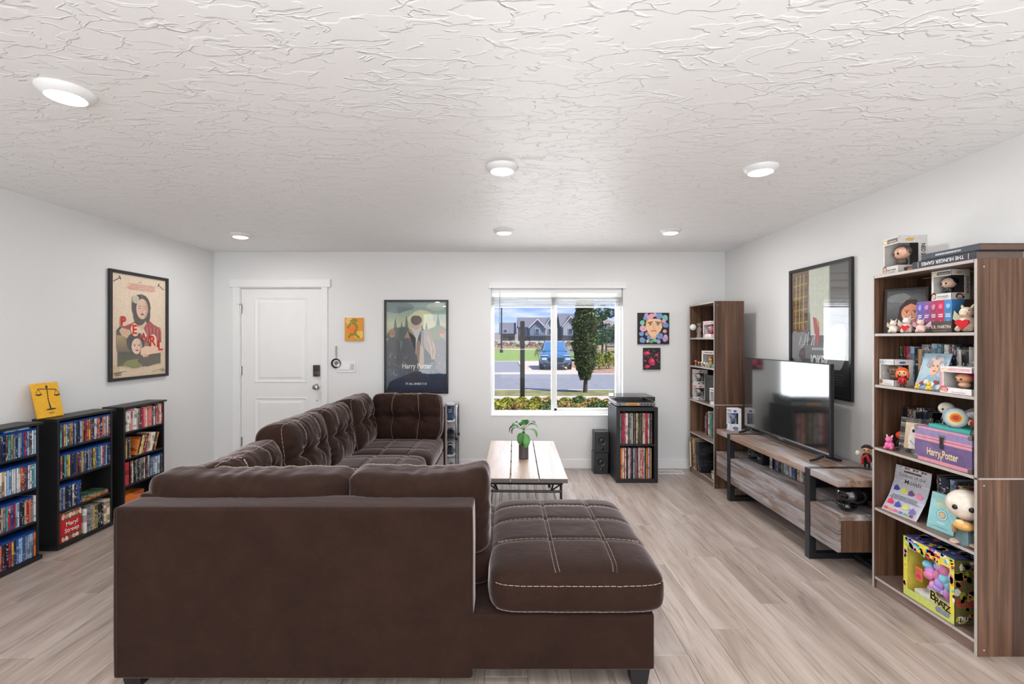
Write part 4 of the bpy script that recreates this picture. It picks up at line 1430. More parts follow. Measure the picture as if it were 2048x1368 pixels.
def face(a, cx, cy, w, h, skin, shade, hair, lips, closed=False, beard=False):
    """a simple painted face"""
    a.ell(cx, cy, w, h, skin)
    a.ell(cx + w * .5, cy - h * .1, w * .42, h * .75, shade)
    a.ell(cx - w * .08, cy - h * .02, w * .80, h * .88, skin)
    for s in (-1, 1):
        ex, ey = cx + s * w * .42, cy + h * .06
        a.stroke([(ex - w * .26, ey + h * .15), (ex, ey + h * .22), (ex + w * .26, ey + h * .15)], h * .05, hair)
        if closed:
            a.stroke([(ex - w * .22, ey), (ex, ey - h * .05), (ex + w * .22, ey)], h * .045, C(70, 44, 40))
        else:
            a.ell(ex, ey, w * .23, h * .085, C(235, 225, 218)).ell(ex, ey, w * .11, h * .08, C(50, 40, 40))
            a.stroke([(ex - w * .24, ey + h * .04), (ex, ey + h * .10), (ex + w * .24, ey + h * .03)], h * .035, C(60, 44, 42))
    a.stroke([(cx + w * .06, cy + h * .05), (cx + w * .12, cy - h * .26), (cx - w * .10, cy - h * .30)], h * .045, shade)
    a.ell(cx, cy - h * .52, w * .30, h * .085, lips)
    a.stroke([(cx - w * .3, cy - h * .51), (cx, cy - h * .54), (cx + w * .3, cy - h * .51)], h * .03, C(90, 40, 40))

# cream poster on the left wall: PEARL
t, bk, a, w, h = poster('cream film poster with red letters and two faces on the wall above the shelves', (XL, 4.164, 1.572), (0, 1, 0), .668, .938, .026)
a.grad(0, 0, w, h, [C(240, 212, 176), C(246, 220, 190), C(250, 226, 198)])
for x, y, s in ((.02, h - .055, 1), (w - .02, h - .07, -1)):
    a.stroke([(x, y - .02), (x + s * .07, y + .02)], .008, C(62, 58, 52)).stroke([(x + s * .06, y + .035), (x + s * .078, y + .006)], .012, C(52, 48, 44))
for x, s in ((.02, 1), (w - .02, -1)):
    a.stroke([(x, .04 if s > 0 else .05), (x + s * .14, .052 if s > 0 else .03)], .004, C(62, 58, 52))
a.scribble(.15, h - .125, w - .12, h - .065, 6, C(216, 96, 90), 5, .5)
a.text('PEARL', w * .5, h - .06, .016, C(80, 60, 56), bold=0)
# the rounded field and the dress
a.poly([(.08, .16), (.05, .25), (.05, .40), (.09, .44), (w - .10, .44), (w - .055, .40), (w - .05, .25), (w - .08, .15), (w - .2, .085), (.26, .08), (.14, .10)], C(96, 84, 62))
a.grad(.055, .22, w - .06, .36, [C(112, 96, 66), C(196, 164, 116)])
for i in range(9):
    a.stroke([(.075 + i * .022, .24), (.078 + i * .022, .385)], .003, C(90, 78, 60))
a.poly([(.09, .40), (.12, .435), (.22, .47), (.27, .50), (w * .52, .44), (.41, .50), (.46, .465), (.53, .435), (w - .055, .385), (w - .06, .27), (w * .52, .30), (.30, .36), (.20, .375)], C(186, 54, 46))
for i in range(14):
    x = .28 + i * .021
    a.stroke([(x, .44 - .004 * (i % 4)), (x + .004, .30 - .02 * (i % 3))], [.010, .003], C(224, 130, 112) if i % 2 else C(150, 34, 34))
a.poly([(.28, .44), (.34, .43), (.38, .36), (.33, .29), (.28, .33)], C(244, 220, 196))
a.poly([(.075, .40), (.10, .425), (.22, .40), (.26, .35), (.22, .31), (.10, .36)], C(226, 190, 152))
a.poly([(.27, .47), (.32, .40), (.345, .43), (.40, .50), (.37, .54), (.28, .54)], SK)
a.blob(.315, .615, .105, .12, HAIR, 4, .06).ell(.30, .55, .075, .10, HAIR).ell(.385, .56, .035, .09, HAIR)
a.blob(.25, .68, .035, .04, C(206, 200, 176), 8, .2)
face(a, .325, .598, .068, .092, C(238, 198, 172), C(206, 150, 128), C(84, 60, 52), C(168, 62, 58), True)
a.stroke([(.315, .69), (.318, .735)], .006, C(140, 120, 110))
a.grad(.06, .10, w - .07, .215, [C(96, 96, 58), C(70, 66, 50)])
a.blob(.24, .115, .13, .035, C(142, 140, 70), 6).blob(.40, .13, .12, .05, C(92, 78, 58), 7)
a.blob(.25, .30, .095, .085, C(52, 42, 40), 9, .1).ell(.265, .365, .05, .02, C(66, 54, 50))
face(a, .262, .265, .06, .07, C(236, 196, 170), C(190, 140, 118), C(60, 46, 42), C(176, 92, 86))
a.poly([(.31, .245), (.36, .265), (.50, .255), (.56, .225), (.55, .20), (.42, .19), (.34, .17), (.30, .19)], C(238, 200, 174))
for k in range(4):
    a.stroke([(.31 + k * .018, .20), (.34 + k * .016, .165)], .010, C(228, 184, 160))
for x, y, r in ((.235, .41, .045), (.45, .31, .05), (.545, .26, .03)):
    a.blob(x, y, r, r * 1.2, C(238, 206, 176), 5, .15)
a.text('P', .115, .445, .11, C(206, 42, 40), bold=.035).text('E', .235, .375, .11, C(206, 42, 40), bold=.03).text('A', .335, .325, .085, C(206, 42, 40), bold=.03)
a.text('R', .445, .27, .125, C(206, 42, 40), bold=.03).text('L', .54, .225, .125, C(206, 60, 40), bold=.03)
a.scribble(.02, .02, .10, .05, 3, C(60, 56, 52), 6, .5).scribble(w - .07, .025, w - .02, .045, 2, C(60, 56, 52), 7, .5)
bk.build('print', M_print, t)

# tall dark poster on the back wall
t, bk, a, w, h = poster('tall dark blue-green film poster on the back wall between the door and the window', (-.996, YB, 1.371), (1, 0, 0), .72, 1.052, .024)
a.grad(0, 0, w, h, [C(38, 46, 70), C(40, 52, 74), C(48, 70, 84), C(62, 88, 92), C(84, 108, 98), C(150, 160, 120), C(186, 190, 150), C(140, 164, 148), C(120, 146, 140)])
a.blob(.12, h - .06, .16, .07, C(98, 118, 118), 4).blob(.56, h - .05, .12, .04, C(170, 184, 168), 6).blob(.40, h - .2, .16, .10, C(204, 204, 160), 5)
for x, tw, y1 in ((.10, .026, .84), (.17, .016, .80), (.225, .03, .87), (.58, .036, .885), (.45, .02, .78), (.40, .014, .76)):
    a.poly([(x - tw * 1.5, .52), (x - tw * .9, .60), (x - tw * 1.2, .60), (x - tw * .5, .70), (x - tw * .8, .70), (x, y1), (x + tw * .8, .70), (x + tw * .5, .70), (x + tw * 1.2, .60), (x + tw * .9, .60), (x + tw * 1.5, .52)], C(84, 104, 98))
a.blob(.16, .64, .14, .09, C(58, 76, 66), 3).blob(.56, .66, .10, .08, C(108, 122, 78), 2)
# plain clothed shapes, three standing people
a.poly([(.0, .25), (.0, .56), (.035, .60), (.10, .60), (.15, .56), (.16, .40), (.13, .25)], C(38, 42, 52))
a.ell(.065, .645, .028, .038, C(196, 120, 96)).blob(.065, .665, .04, .035, C(150, 90, 66), 5, .15)
a.poly([(.56, .26), (.55, .52), (.58, .58), (.62, .60), (w, .57), (w, .20), (.64, .18)], C(112, 104, 106))
a.ell(.625, .645, .028, .038, C(206, 140, 116)).blob(.622, .672, .036, .026, C(170, 96, 66), 8, .15)
a.poly([(.13, .26), (.15, .40), (.20, .62), (.24, .68), (.42, .70), (.50, .66), (.545, .55), (.56, .40), (.55, .30), (.42, .30), (.40, .14), (.24, .14), (.23, .28)], C(52, 54, 66))
a.poly([(.20, .60), (.24, .68), (.30, .72), (.335, .60), (.34, .40), (.36, .30), (.42, .30), (.42, .70), (.50, .66), (.55, .52), (.555, .33), (.50, .30), (.44, .44), (.36, .58), (.25, .60)], C(150, 122, 100))
a.poly([(.27, .71), (.33, .60), (.34, .55), (.36, .62), (.40, .71), (.34, .72)], C(190, 196, 192))
a.stroke([(.335, .60), (.33, .42)], .008, C(200, 200, 200)).stroke([(.46, .62), (.50, .5), (.51, .36)], .01, C(206, 168, 128)).stroke([(.52, .55), (.55, .44), (.52, .36)], .008, C(216, 176, 134))
a.ell(.335, .765, .050, .070, C(206, 164, 138)).blob(.335, .80, .060, .058, C(78, 62, 56), 4, .10)
rr = random.Random(4)
for k in range(60):
    x, y = rr.uniform(.02, w - .02), rr.uniform(.16, .42)
    if .23 < x < .44:
        continue
    a.stroke([(x, y), (x + rr.uniform(-.015, .015), y + rr.uniform(.004, .03))], .004, rr.choice([C(150, 166, 166), C(96, 120, 128), C(190, 196, 190)]))
    a.k -= 1
a.k += 1
a.poly([(0, .13), (.12, .165), (.30, .14), (.42, .17), (w, .12), (w, 0), (0, 0)], C(42, 50, 72))
for k in range(7):
    a.stroke([(.02, .06 + k * .027), (.25, .065 + k * .026), (w - .02, .055 + k * .027)], .003, C(60, 74, 98))
a.text('Harry Potter', .345, .258, .082, C(232, 230, 222), width=.33, bold=.012)
a.scribble(.38, .20, .50, .245, 3, C(150, 164, 176), 3, .3)
a.text('IT ALL ENDS 7.15', w / 2, .076, .030, C(236, 236, 236), width=.235, bold=.03)
bk.build('print', M_print, t)

# big reflective poster on the right wall: JOKER
t, bk, a, w, h = poster('large grey film poster behind glass on the wall above the television', (XR, 3.655, 1.527), (0, -1, 0), .725, 1.032, .026)
a.grad(0, 0, w, h, [C(38, 38, 40), C(46, 46, 48), C(70, 70, 72), C(110, 110, 112), C(150, 150, 150), C(170, 172, 162), C(176, 180, 166)])
a.poly([(0, h), (.22, h), (.20, .52), (.16, .42), (0, .40)], C(120, 92, 66)).poly([(w, h), (.46, h), (.47, .52), (w, .40)], C(96, 92, 88))
for k in range(9):
    y = .50 + k * .052
    a.stroke([(.02, y), (.20, y + .012)], .012, C(168, 146, 84) if k % 2 else C(90, 66, 48)).stroke([(.47, y), (w - .02, y - .02)], .012, C(70, 66, 64))
for x in (.05, .10, .15):
    a.stroke([(x, .50), (x + .01, h - .03)], .010, C(196, 176, 104))
a.poly([(.22, h), (.46, h), (.45, .45), (.24, .45)], C(206, 212, 194))
a.blob(.10, .36, .13, .15, C(146, 146, 148), 4).blob(.30, .28, .20, .13, C(96, 96, 98), 5).blob(.52, .36, .14, .16, C(150, 150, 150), 6)
a.poly([(.27, .60), (.31, .585), (.345, .53), (.35, .42), (.33, .36), (.30, .42), (.285, .50)], C(176, 72, 84)).poly([(.31, .59), (.345, .55), (.35, .49), (.32, .54)], C(206, 150, 84))
for k, x in enumerate((.10, .16, .20, .25, .28)):
    a.stroke([(x, .37), (x + .02 + .01 * (k % 2), .44 + .02 * (k % 3))], .007, C(226, 226, 226))
a.grad(0, 0, w, .19, [C(40, 40, 42), C(52, 52, 54)])
a.scribble(.24, .075, w - .04, .17, 5, C(86, 86, 88), 9, .4)
a.text('JOAQUIN PHOENIX', .345, .335, .026, C(230, 230, 230), width=.17, bold=.02)
a.text('JOKER', .345, .205, .125, C(232, 232, 232), width=.215, bold=.03)
bk.build('print', M_print, t)

# canvases
def canvas(label, cx, cz, w, h, base, cat='painting'):
    t = thing('canvas_painting', label, cat, (cx, YB - .002, cz))
    b = MB().box(-w / 2, w / 2, -.022, 0, -h / 2, h / 2, 0, base)
    a = Art(b, frame((-w / 2, -.0222, -h / 2), (1, 0, 0), (0, 0, 1)))
    a.clip = (w, h)
    return t, b, a
t, b, a = canvas('small orange canvas with loose green brush strokes beside the door', -1.694, 1.567, .205, .258, C(226, 150, 50))
a.blob(.16, .07, .05, .05, C(236, 196, 92), 4).blob(.05, .22, .04, .05, C(240, 190, 100), 5).blob(.09, .12, .05, .06, C(238, 130, 48), 7)
G = C(118, 128, 44)
for pts in ([(.03, .14), (.06, .19), (.11, .20), (.14, .15), (.11, .09)], [(.04, .03), (.07, .07), (.12, .075), (.165, .03)], [(.06, .215), (.10, .235), (.14, .225)]):
    a.stroke(pts, [.018, .024, .026, .022, .018][:len(pts)], C(84, 94, 34)).stroke(pts, [.010, .014, .015, .012, .010][:len(pts)], C(146, 152, 58))
b.build('canvas', M_print, t)
t, b, a = canvas('square black canvas of a sad face ringed with pastel flowers', 1.665, 1.576, .352, .352, C(34, 30, 30))
SKN = C(244, 196, 158)
a.poly([(.10, .27), (.09, .20), (.10, .16), (.13, .10), (.16, .085), (.20, .09), (.25, .14), (.275, .19), (.27, .26), (.24, .285), (.13, .285)], SKN)
a.poly([(.085, .21), (.095, .27), (.12, .285), (.10, .22)], C(226, 176, 84)).poly([(.26, .28), (.28, .24), (.27, .20), (.255, .25)], C(206, 130, 84))
a.poly([(.13, .10), (.145, .06), (.19, .05), (.23, .115), (.20, .09), (.16, .085)], C(232, 178, 146))
for s, x in ((-1, .14), (1, .225)):
    a.stroke([(x - .028, .242 if s < 0 else .25), (x + .028, .25 if s < 0 else .242)], .010, C(70, 52, 40)).ell(x, .222, .022, .010, C(226, 206, 190)).ell(x, .222, .010, .010, C(96, 88, 60)).stroke([(x - .025, .228), (x, .235), (x + .025, .226)], .005, C(40, 30, 30)).stroke([(x - .02, .208), (x + .02, .208)], .003, C(190, 140, 116))
a.stroke([(.182, .22), (.165, .185), (.18, .178), (.20, .185)], .004, C(150, 96, 76)).stroke([(.148, .145), (.165, .155), (.18, .152), (.195, .157), (.208, .142)], .008, C(196, 120, 110)).stroke([(.148, .143), (.18, .148), (.208, .141)], .003, C(110, 60, 56))
PIN, BLU, TEA, LIL = C(226, 170, 190), C(124, 156, 206), C(126, 200, 176), C(190, 160, 206)
for k, (x, y, r, c) in enumerate(((.095, .325, .024, LIL), (.15, .315, .03, PIN), (.19, .33, .022, PIN), (.12, .295, .02, PIN), (.24, .315, .036, BLU), (.305, .295, .032, TEA), (.05, .24, .028, TEA), (.06, .175, .038, PIN), (.04, .115, .026, BLU),
                                   (.05, .045, .032, BLU), (.08, .29, .022, BLU), (.31, .215, .032, BLU), (.29, .26, .022, PIN), (.30, .145, .022, PIN), (.245, .09, .036, BLU), (.305, .06, .032, LIL), (.31, .09, .02, PIN), (.23, .03, .024, LIL), (.19, .045, .022, TEA), (.125, .075, .024, BLU), (.10, .115, .022, C(170, 160, 170)), (.15, .03, .02, C(120, 170, 120)), (.11, .035, .018, C(210, 200, 206)))):
    dk = tuple(v * .55 for v in c[:3]) + (1,)
    lt = tuple(min(1, v * 1.35) for v in c[:3]) + (1,)
    a.blob(x, y, r, r, c, k, .12, 20)
    for q in range(3):
        rr_ = r * (.82 - .26 * q)
        a.stroke([(x + rr_ * math.cos(u * .8 + q + k), y + rr_ * math.sin(u * .8 + q + k)) for u in range(7)], r * .09, dk if q % 2 == 0 else lt)
    a.k -= 3
a.k += 3
b.build('canvas', M_print, t)
t, b, a = canvas('small black canvas with red splashes and white dots below the flower canvas', 1.647, 1.237, .192, .245, C(40, 36, 38))
R_ = C(214, 44, 82)
for x, y, r, q, s in ((.04, .185, .034, .024, 3), (.148, .165, .018, .014, 4), (.155, .108, .012, .009, 5), (.02, .098, .014, .008, 6), (.045, .035, .024, .022, 7), (.095, .09, .034, .044, 12)):
    a.blob(x, y, r, q, R_, s, .2).blob(x + r * .2, y + q * .2, r * .4, q * .35, C(236, 90, 130), s + 1, .2)
for k in range(18):
    a.ell(rr.uniform(.012, .18), rr.uniform(.012, .232), .003, .003, C(240, 238, 240), 8)
    a.k -= 1
b.build('canvas', M_print, t)

# yellow book propped on the middle media shelf
t = thing('hardback_book', 'yellow hardback with a black balance-scale drawing, propped on the middle media shelf', 'book', (-3.185, 3.26, .9095), 0, None, (0, -.20, .0))
t.rotation_euler = (.0, -.22, -.06)
b = MB().box(-.009, .009, -.085, .085, 0, .245, 0, C(238, 178, 40))
a = Art(b, frame((.0092, -.085, 0), (0, 1, 0), (0, 0, 1)))
K = C(60, 48, 20)
a.stroke([(.09, .06), (.085, .12), (.09, .20)], [.012, .006, .007], K).stroke([(.03, .205), (.09, .20), (.15, .192)], .006, K).ell(.092, .056, .035, .006, K).ell(.09, .215, .008, .012, K)
for x, y in ((.03, .205), (.15, .192)):
    a.stroke([(x, y), (x - .018, y - .035)], .003, K).stroke([(x, y), (x + .018, y - .035)], .003, K).ell(x, y - .036, .022, .012, K, 12, PI, 2 * PI)
a.scribble(.07, .025, .11, .04, 2, K, 3, .4)
b.build('cover', M_print, t, bevel=.0012)
MB().box(-.0065, .0065, -.082, .086, .004, .2455).build('page_block', M_page, t)

# ------------------------------------------------------------------ disc cases, books, records: every one its own object
COLS = {'white': C(224, 222, 216), 'pale blue': C(150, 184, 214), 'blue': C(46, 84, 150), 'navy': C(34, 42, 78), 'black': C(26, 26, 30), 'red': C(182, 30, 40), 'dark red': C(112, 32, 38),
        'yellow': C(226, 184, 40), 'orange': C(214, 116, 46), 'grey': C(130, 130, 132), 'brown': C(98, 70, 54), 'teal': C(70, 140, 140), 'olive': C(128, 132, 62), 'pink': C(214, 120, 146), 'tan': C(200, 164, 118), 'cream': C(232, 216, 186), 'green': C(60, 104, 66), 'purple': C(96, 70, 130), 'crimson': C(170, 30, 66)}
ONES = 'first second third fourth fifth sixth seventh eighth ninth tenth eleventh twelfth thirteenth fourteenth fifteenth sixteenth seventeenth eighteenth nineteenth'.split()
def ordinal(n):
    if n < 20:
        return ONES[n - 1]
    tens = {2: 'twent', 3: 'thirt', 4: 'fort'}[n // 10]
    return tens + 'ieth' if n % 10 == 0 else tens + 'y-' + ONES[n % 10 - 1]
_CASE = {}
def case_mesh(w, d, h, style):
    """spine at x = 0 looking +x, width along y, standing on z = 0; STYLE: blue or dark disc case, book, sleeve"""
    key = (round(w, 4), round(d, 3), round(h, 3), style)
    if key in _CASE:
        return _CASE[key]
    b = MB()
    if style in ('blue', 'dark'):
        z1 = h - .014 if style == 'blue' else h - .002
        b.box(-d, -.0008, .0003, w - .0003, 0, h, 0)
        b.box(-.003, 0, .0012, w - .0012, .003, z1, 1)
        mats = [M_bluecase if style == 'blue' else M_blackcase, M_spine]
    elif style == 'book':
        b.box(-d + .004, -.004, .0015, w - .0015, .003, h - .003, 0)
        b.box(-d, 0, 0, .0015, 0, h, 1).box(-d, 0, w - .0015, w, 0, h, 1)
        n = 5
        for i in range(n):        # rounded spine
            a0, a1 = PI * i / n, PI * (i + 1) / n
            y0, y1 = w / 2 - math.cos(a0) * w / 2, w / 2 - math.cos(a1) * w / 2
            x0, x1 = min(.003, w * .14) * math.sin(a0), min(.003, w * .14) * math.sin(a1)
            b.add([(x0, y0, 0), (x1, y1, 0), (x1, y1, h), (x0, y0, h), (x0 - .003, y0, 0), (x1 - .003, y1, 0), (x1 - .003, y1, h), (x0 - .003, y0, h)],
                  [(0, 1, 2, 3), (4, 7, 6, 5), (3, 2, 6, 7), (1, 0, 4, 5)], 1)
        mats = [M_page, M_spine]
    else:
        b.box(-d, 0, 0, w, 0, h, 0)
        mats = [M_sleeve]
    _CASE[key] = b.mesh('case', mats)
    return _CASE[key]
def put(name, cat, me, loc, rz, colour, label, group, tilt=0., tilt2=0.):
    o = bpy.data.objects.new(name, me)
    COLL.objects.link(o)
    o.location = loc
    o.rotation_euler = (tilt, tilt2, rz)
    c = COLS[colour]
    k = rnd.uniform(.82, 1.12)
    o.color = (min(1, c[0] * k), min(1, c[1] * k), min(1, c[2] * k), 1)
    tag(o, label, cat, group)
    return o
PAL_BLU = ['white'] * 5 + ['pale blue'] * 4 + ['black'] * 6 + ['navy'] * 4 + ['blue'] * 3 + ['grey'] * 4 + ['red'] * 3 + ['dark red'] * 3 + ['yellow'] + ['orange'] * 2 + ['brown'] * 3 + ['teal'] * 2 + ['olive'] + ['tan'] * 2 + ['pink']
ROWS = ['bottom', 'third', 'second', 'top']
SHELF = ['nearest', 'middle', 'farthest']
def disc_row(si, ri, ya, yb, pal=PAL_BLU, style='blue', h=.171, first=1, w=(.0125, .0145), kind=('disc_case', 'disc case'), group=None, tilt=0., dpt=.128):
    """a row of spines on media shelf SI, counted from the door end (high y)"""
    z = MS_Z[ri]
    y = yb
    n = first
    while True:
        ww = rnd.choice([w[0], (w[0] + w[1]) / 2, w[1]])
        if y - ww < ya:
            break
        c = rnd.choice(pal)
        hh = h if style != 'book' else rnd.choice([h, h - .008, h - .016])
        thick = '' if style != 'book' else ''
        lab = f'{c} {kind[1]}, {ordinal(n)} from the door end, {ROWS[ri]} row of the {SHELF[si]} media shelf'
        me = case_mesh(ww, dpt, hh, style)
        put(kind[0], kind[1], me, (MS_X - .004 - rnd.uniform(0, .004), y - ww, z + .0006 + abs(math.sin(tilt)) * ww), 0, c, lab, group or f'{kind[1]}s on the {SHELF[si]} media shelf', tilt)
        y -= ww + .0006 + (ww * (1 / math.cos(tilt) - 1) if tilt else 0)
        n += 1
    return n, y
inner = lambda k: (MS[k] + .0145, MS[k] + .446 - .0145)
# nearest shelf: four rows of blue cases, white cards at the end of one
lo, hi = inner(0)
disc_row(0, 3, 2.76, hi)
disc_row(0, 2, 2.76, hi)
g = put('gift_card', 'card', case_mesh(.012, .118, .168, 'sleeve'), (MS_X - .004, hi - .014, MS_Z[1] + .0006), 0, 'white', 'white folded card at the door end of the third row, nearest media shelf', None)
disc_row(0, 1, 2.76, hi - .020, first=2)
disc_row(0, 0, 2.76, hi)
o = put('disc_case', 'disc case', case_mesh(.0135, .128, .171, 'blue'), (MS_X - .006, 2.86, MS_Z[3] + .171 + .001), 0, 'pale blue', 'blue disc case lying flat on top of the upper row, nearest media shelf', 'disc cases on the nearest media shelf')
o.rotation_euler = (-PI / 2, 0, 0)
o.location = (MS_X - .006, 2.86, MS_Z[3] + .171 + .0145 + .001)
# middle shelf
lo, hi = inner(1)
disc_row(1, 3, lo, hi)
disc_row(1, 2, lo, hi)
disc_row(1, 1, lo, lo + .17, ['black', 'white', 'navy', 'grey', 'blue', 'black', 'dark red'])
z = MS_Z[1]
for k, (c, l, hh) in enumerate((('orange', 'orange hardback lying at the bottom of the flat pile, middle media shelf', .013), ('tan', 'thin tan hardback lying in the middle of the flat pile, middle media shelf', .012), ('green', 'dark green folder lying on top of the flat pile, middle media shelf', .010))):
    o = put('hardback_book', 'book', case_mesh(hh, .125, .205, 'book'), (MS_X - .006 - .003 * k, lo + .195, z + hh + .0008), 0, c, l, 'flat pile on the middle media shelf')
    o.rotation_euler = (-PI / 2, 0, 0)
    z += hh + .0008
# big red book facing out on the bottom row
t = thing('hardback_book', 'large red hardback facing outwards at the bottom of the middle media shelf', 'book', (MS_X - .014, lo + .088, MS_Z[0] + .0006))
b = MB().box(-.008, .004, -.084, .086, 0, .205, 0, C(196, 34, 40))
a = Art(b, frame((.0042, -.084, 0), (0, 1, 0), (0, 0, 1)))
a.clip = (.17, .205)
a.rect(0, .15, .17, .205, C(120, 80, 66)).rect(0, 0, .17, .045, C(110, 70, 58)).rect(0, 0, .018, .205, C(170, 26, 34))
for k in range(6):
    a.blob(.03 + k * .026, .178, .013, .018, [C(232, 190, 166), C(206, 150, 126), C(240, 214, 196)][k % 3], k).blob(.03 + k * .026, .022, .013, .016, [C(226, 180, 156), C(246, 220, 206), C(150, 90, 74)][k % 3], k + 9)
a.text('Meryl', .095, .105, .045, C(250, 240, 236), width=.09, bold=.01).text('Streep', .095, .062, .042, C(250, 240, 236), width=.11, bold=.01)
b.build('cover', M_print, t, bevel=.001)
MB().box(-.0055, .0015, -.082, .0868, .002, .2055).build('page_block', M_page, t)
disc_row(1, 0, lo + .178, hi, ['grey', 'navy', 'white', 'olive', 'black', 'blue', 'cream', 'brown', 'tan'], 'book', .19, w=(.018, .030), kind=('paperback_book', 'book'))
# farthest shelf
lo, hi = inner(2)
disc_row(2, 3, lo, hi, ['white', 'cream', 'orange', 'dark red', 'pink', 'crimson', 'black', 'tan', 'grey', 'white', 'brown', 'olive'], 'book', .178, w=(.013, .021), kind=('paperback_book', 'book'))
n, y = disc_row(2, 2, lo + .10, hi - .085, ['cream', 'tan', 'white', 'orange', 'yellow', 'black', 'crimson', 'cream', 'brown'], 'book', .168, w=(.013, .020), kind=('paperback_book', 'book'), tilt=-.30)
disc_row(2, 2, lo, lo + .062, ['brown', 'tan', 'black'], 'book', .168, first=n, w=(.012, .02), kind=('paperback_book', 'book'))
put('boxed_set', 'boxed set', case_mesh(.044, .13, .186, 'sleeve'), (MS_X - .005, lo, MS_Z[1] + .0006), 0, 'red', 'thick red boxed set at the near end of the third row, farthest media shelf', None)
disc_row(2, 1, lo + .046, hi - .15, ['black', 'grey', 'white', 'cream', 'black', 'dark red'], 'dark', .188, first=12)
disc_row(2, 1, hi - .148, hi, ['navy', 'grey', 'black', 'pale blue', 'brown', 'white'], 'blue', .171)
put('boxed_set', 'boxed set', case_mesh(.20, .12, .150, 'sleeve'), (MS_X - .005, lo + .001, MS_Z[0] + .0006), 0, 'orange', 'wide orange boxed set on the bottom row of the farthest media shelf', None)

# vinyl in the record cabinet: spines look at the viewer (-y)
def record_row(z, first, seq):
    x = 1.169
    for k, (c, w) in enumerate(seq):
        me = case_mesh(w, .312, .312 - rnd.choice([0, .002, .004]), 'sleeve')
        row = 'upper' if z > .3 else 'lower'
        put('vinyl_record', 'record', me, (x, 4.726 + rnd.uniform(0, .006), z), -PI / 2, c, f'{c} record sleeve, {ordinal(k + 1)} from the window side, {row} cube of record cabinet', f'records in the {row} cube')
        o = COLL.objects[-1]
        x += w + .0005
record_row(.3915, 0, [('grey', .012), ('black', .008), ('crimson', .018), ('crimson', .009), ('pink', .012), ('cream', .009), ('white', .007), ('grey', .010), ('black', .011), ('white', .008), ('black', .010), ('white', .008), ('black', .012), ('brown', .014), ('black', .012), ('cream', .008), ('olive', .012), ('black', .012), ('brown', .013), ('black', .012), ('grey', .010), ('cream', .010), ('tan', .008), ('crimson', .020), ('crimson', .010), ('white', .007), ('grey', .008), ('black', .012), ('brown', .010)])
record_row(.0385, 0, [('brown', .008), ('orange', .016), ('cream', .008), ('white', .008), ('crimson', .010), ('cream', .008), ('black', .014), ('black', .009), ('white', .009), ('pink', .008), ('grey', .010), ('black', .014), ('navy', .010), ('white', .007), ('black', .009), ('grey', .010), ('dark red', .014), ('brown', .008), ('white', .009), ('pink', .009), ('tan', .015), ('pink', .009), ('crimson', .008), ('white', .008), ('black', .012), ('olive', .009), ('orange', .010), ('crimson', .008), ('white', .008), ('black', .010), ('tan', .010)])
# records leaning on the bottom shelf of the far bookcase: spines look -x
yy = 5.105
rec = ['grey', 'pale blue', 'black', 'cream', 'black', 'white', 'brown', 'tan', 'yellow', 'cream', 'tan', 'black', 'yellow', 'brown', 'white', 'black', 'orange', 'black', 'grey', 'white', 'black', 'black']
for k, c in enumerate(rec):
    w = rnd.choice([.007, .010, .013]) if k < 20 else .018
    tl = .03 + .007 * k
    put('vinyl_record', 'record', case_mesh(w, .27, .312, 'sleeve'), (2.035 - rnd.uniform(0, .02), yy, FZ[0] + .0008), PI, c, f'{c} record sleeve, {ordinal(k + 1)} from the far end, bottom shelf of the far bookcase', 'records leaning in the far bookcase', tl)
    yy -= w / math.cos(tl) + .0035
for k, z in enumerate((.0706, .098, .123)):
    put('magazine', 'magazine', case_mesh(.07, .22, .024, 'book'), (2.06, 4.635 + .004 * k, z), PI, ['cream', 'white', 'grey'][k], ['cream', 'white', 'grey'][k] + ' magazine in the short pile at the near end of the far bookcase floor', 'magazine pile')

# compact discs and a receiver in the television stand
def cd_row(ya, yb, where, first=1):
    y, n = yb, first
    pal = ['pale blue', 'white', 'grey', 'brown', 'black', 'navy', 'blue', 'teal', 'white', 'dark red', 'tan', 'grey', 'navy', 'blue']
    while y > ya:
        w = rnd.choice([.0105, .0105, .021])
        c = rnd.choice(pal)
        put('compact_disc', 'compact disc', case_mesh(w, .12, .132, 'dark'), (2.215, y, .3858), PI, c, f'{c} disc case, {ordinal(n)} from the window end, {where} of the television stand', 'disc cases in the television stand')
        y -= w + .0008
        n += 1
    return n
cd_row(3.37, 3.825, 'middle bay')
put('compact_disc', 'compact disc', case_mesh(.04, .12, .135, 'dark'), (2.205, 3.876, .3858), PI, 'white', 'thick white disc set beside the receiver in the television stand', None)
cd_row(2.99, 3.055, 'near bay')
g = thing('receiver', 'small black receiver with a silver-edged front, in the television stand', 'receiver', (2.30, 4.035, .3855))
MB().box(-.13, .13, -.105, .105, .008, .105).build('housing', M_black, g, bevel=.004)
MB().box(-.134, -.129, -.10, .10, .014, .099).build('front_panel', M_blackgloss, g, bevel=.001)
MB().box(-.1355, -.133, -.06, .06, .055, .085).build('display', plain('receiver_display', C(52, 60, 66), .2), g)
for y in (-.08, .08):
    MB().lathe([(.016, 0), (.015, .012), (.004, .013)], 18, mat=Matrix.Translation((-.134, y, .06)) @ Matrix.Rotation(-PI / 2, 4, 'Y')).build('knob', M_nickel, g, 40)
for x in (-.1, .1):
    for y in (-.08, .08):
        MB().lathe([(.01, 0), (.01, .009)], 10, o=(x, y, 0)).build('foot', M_rubber, g)

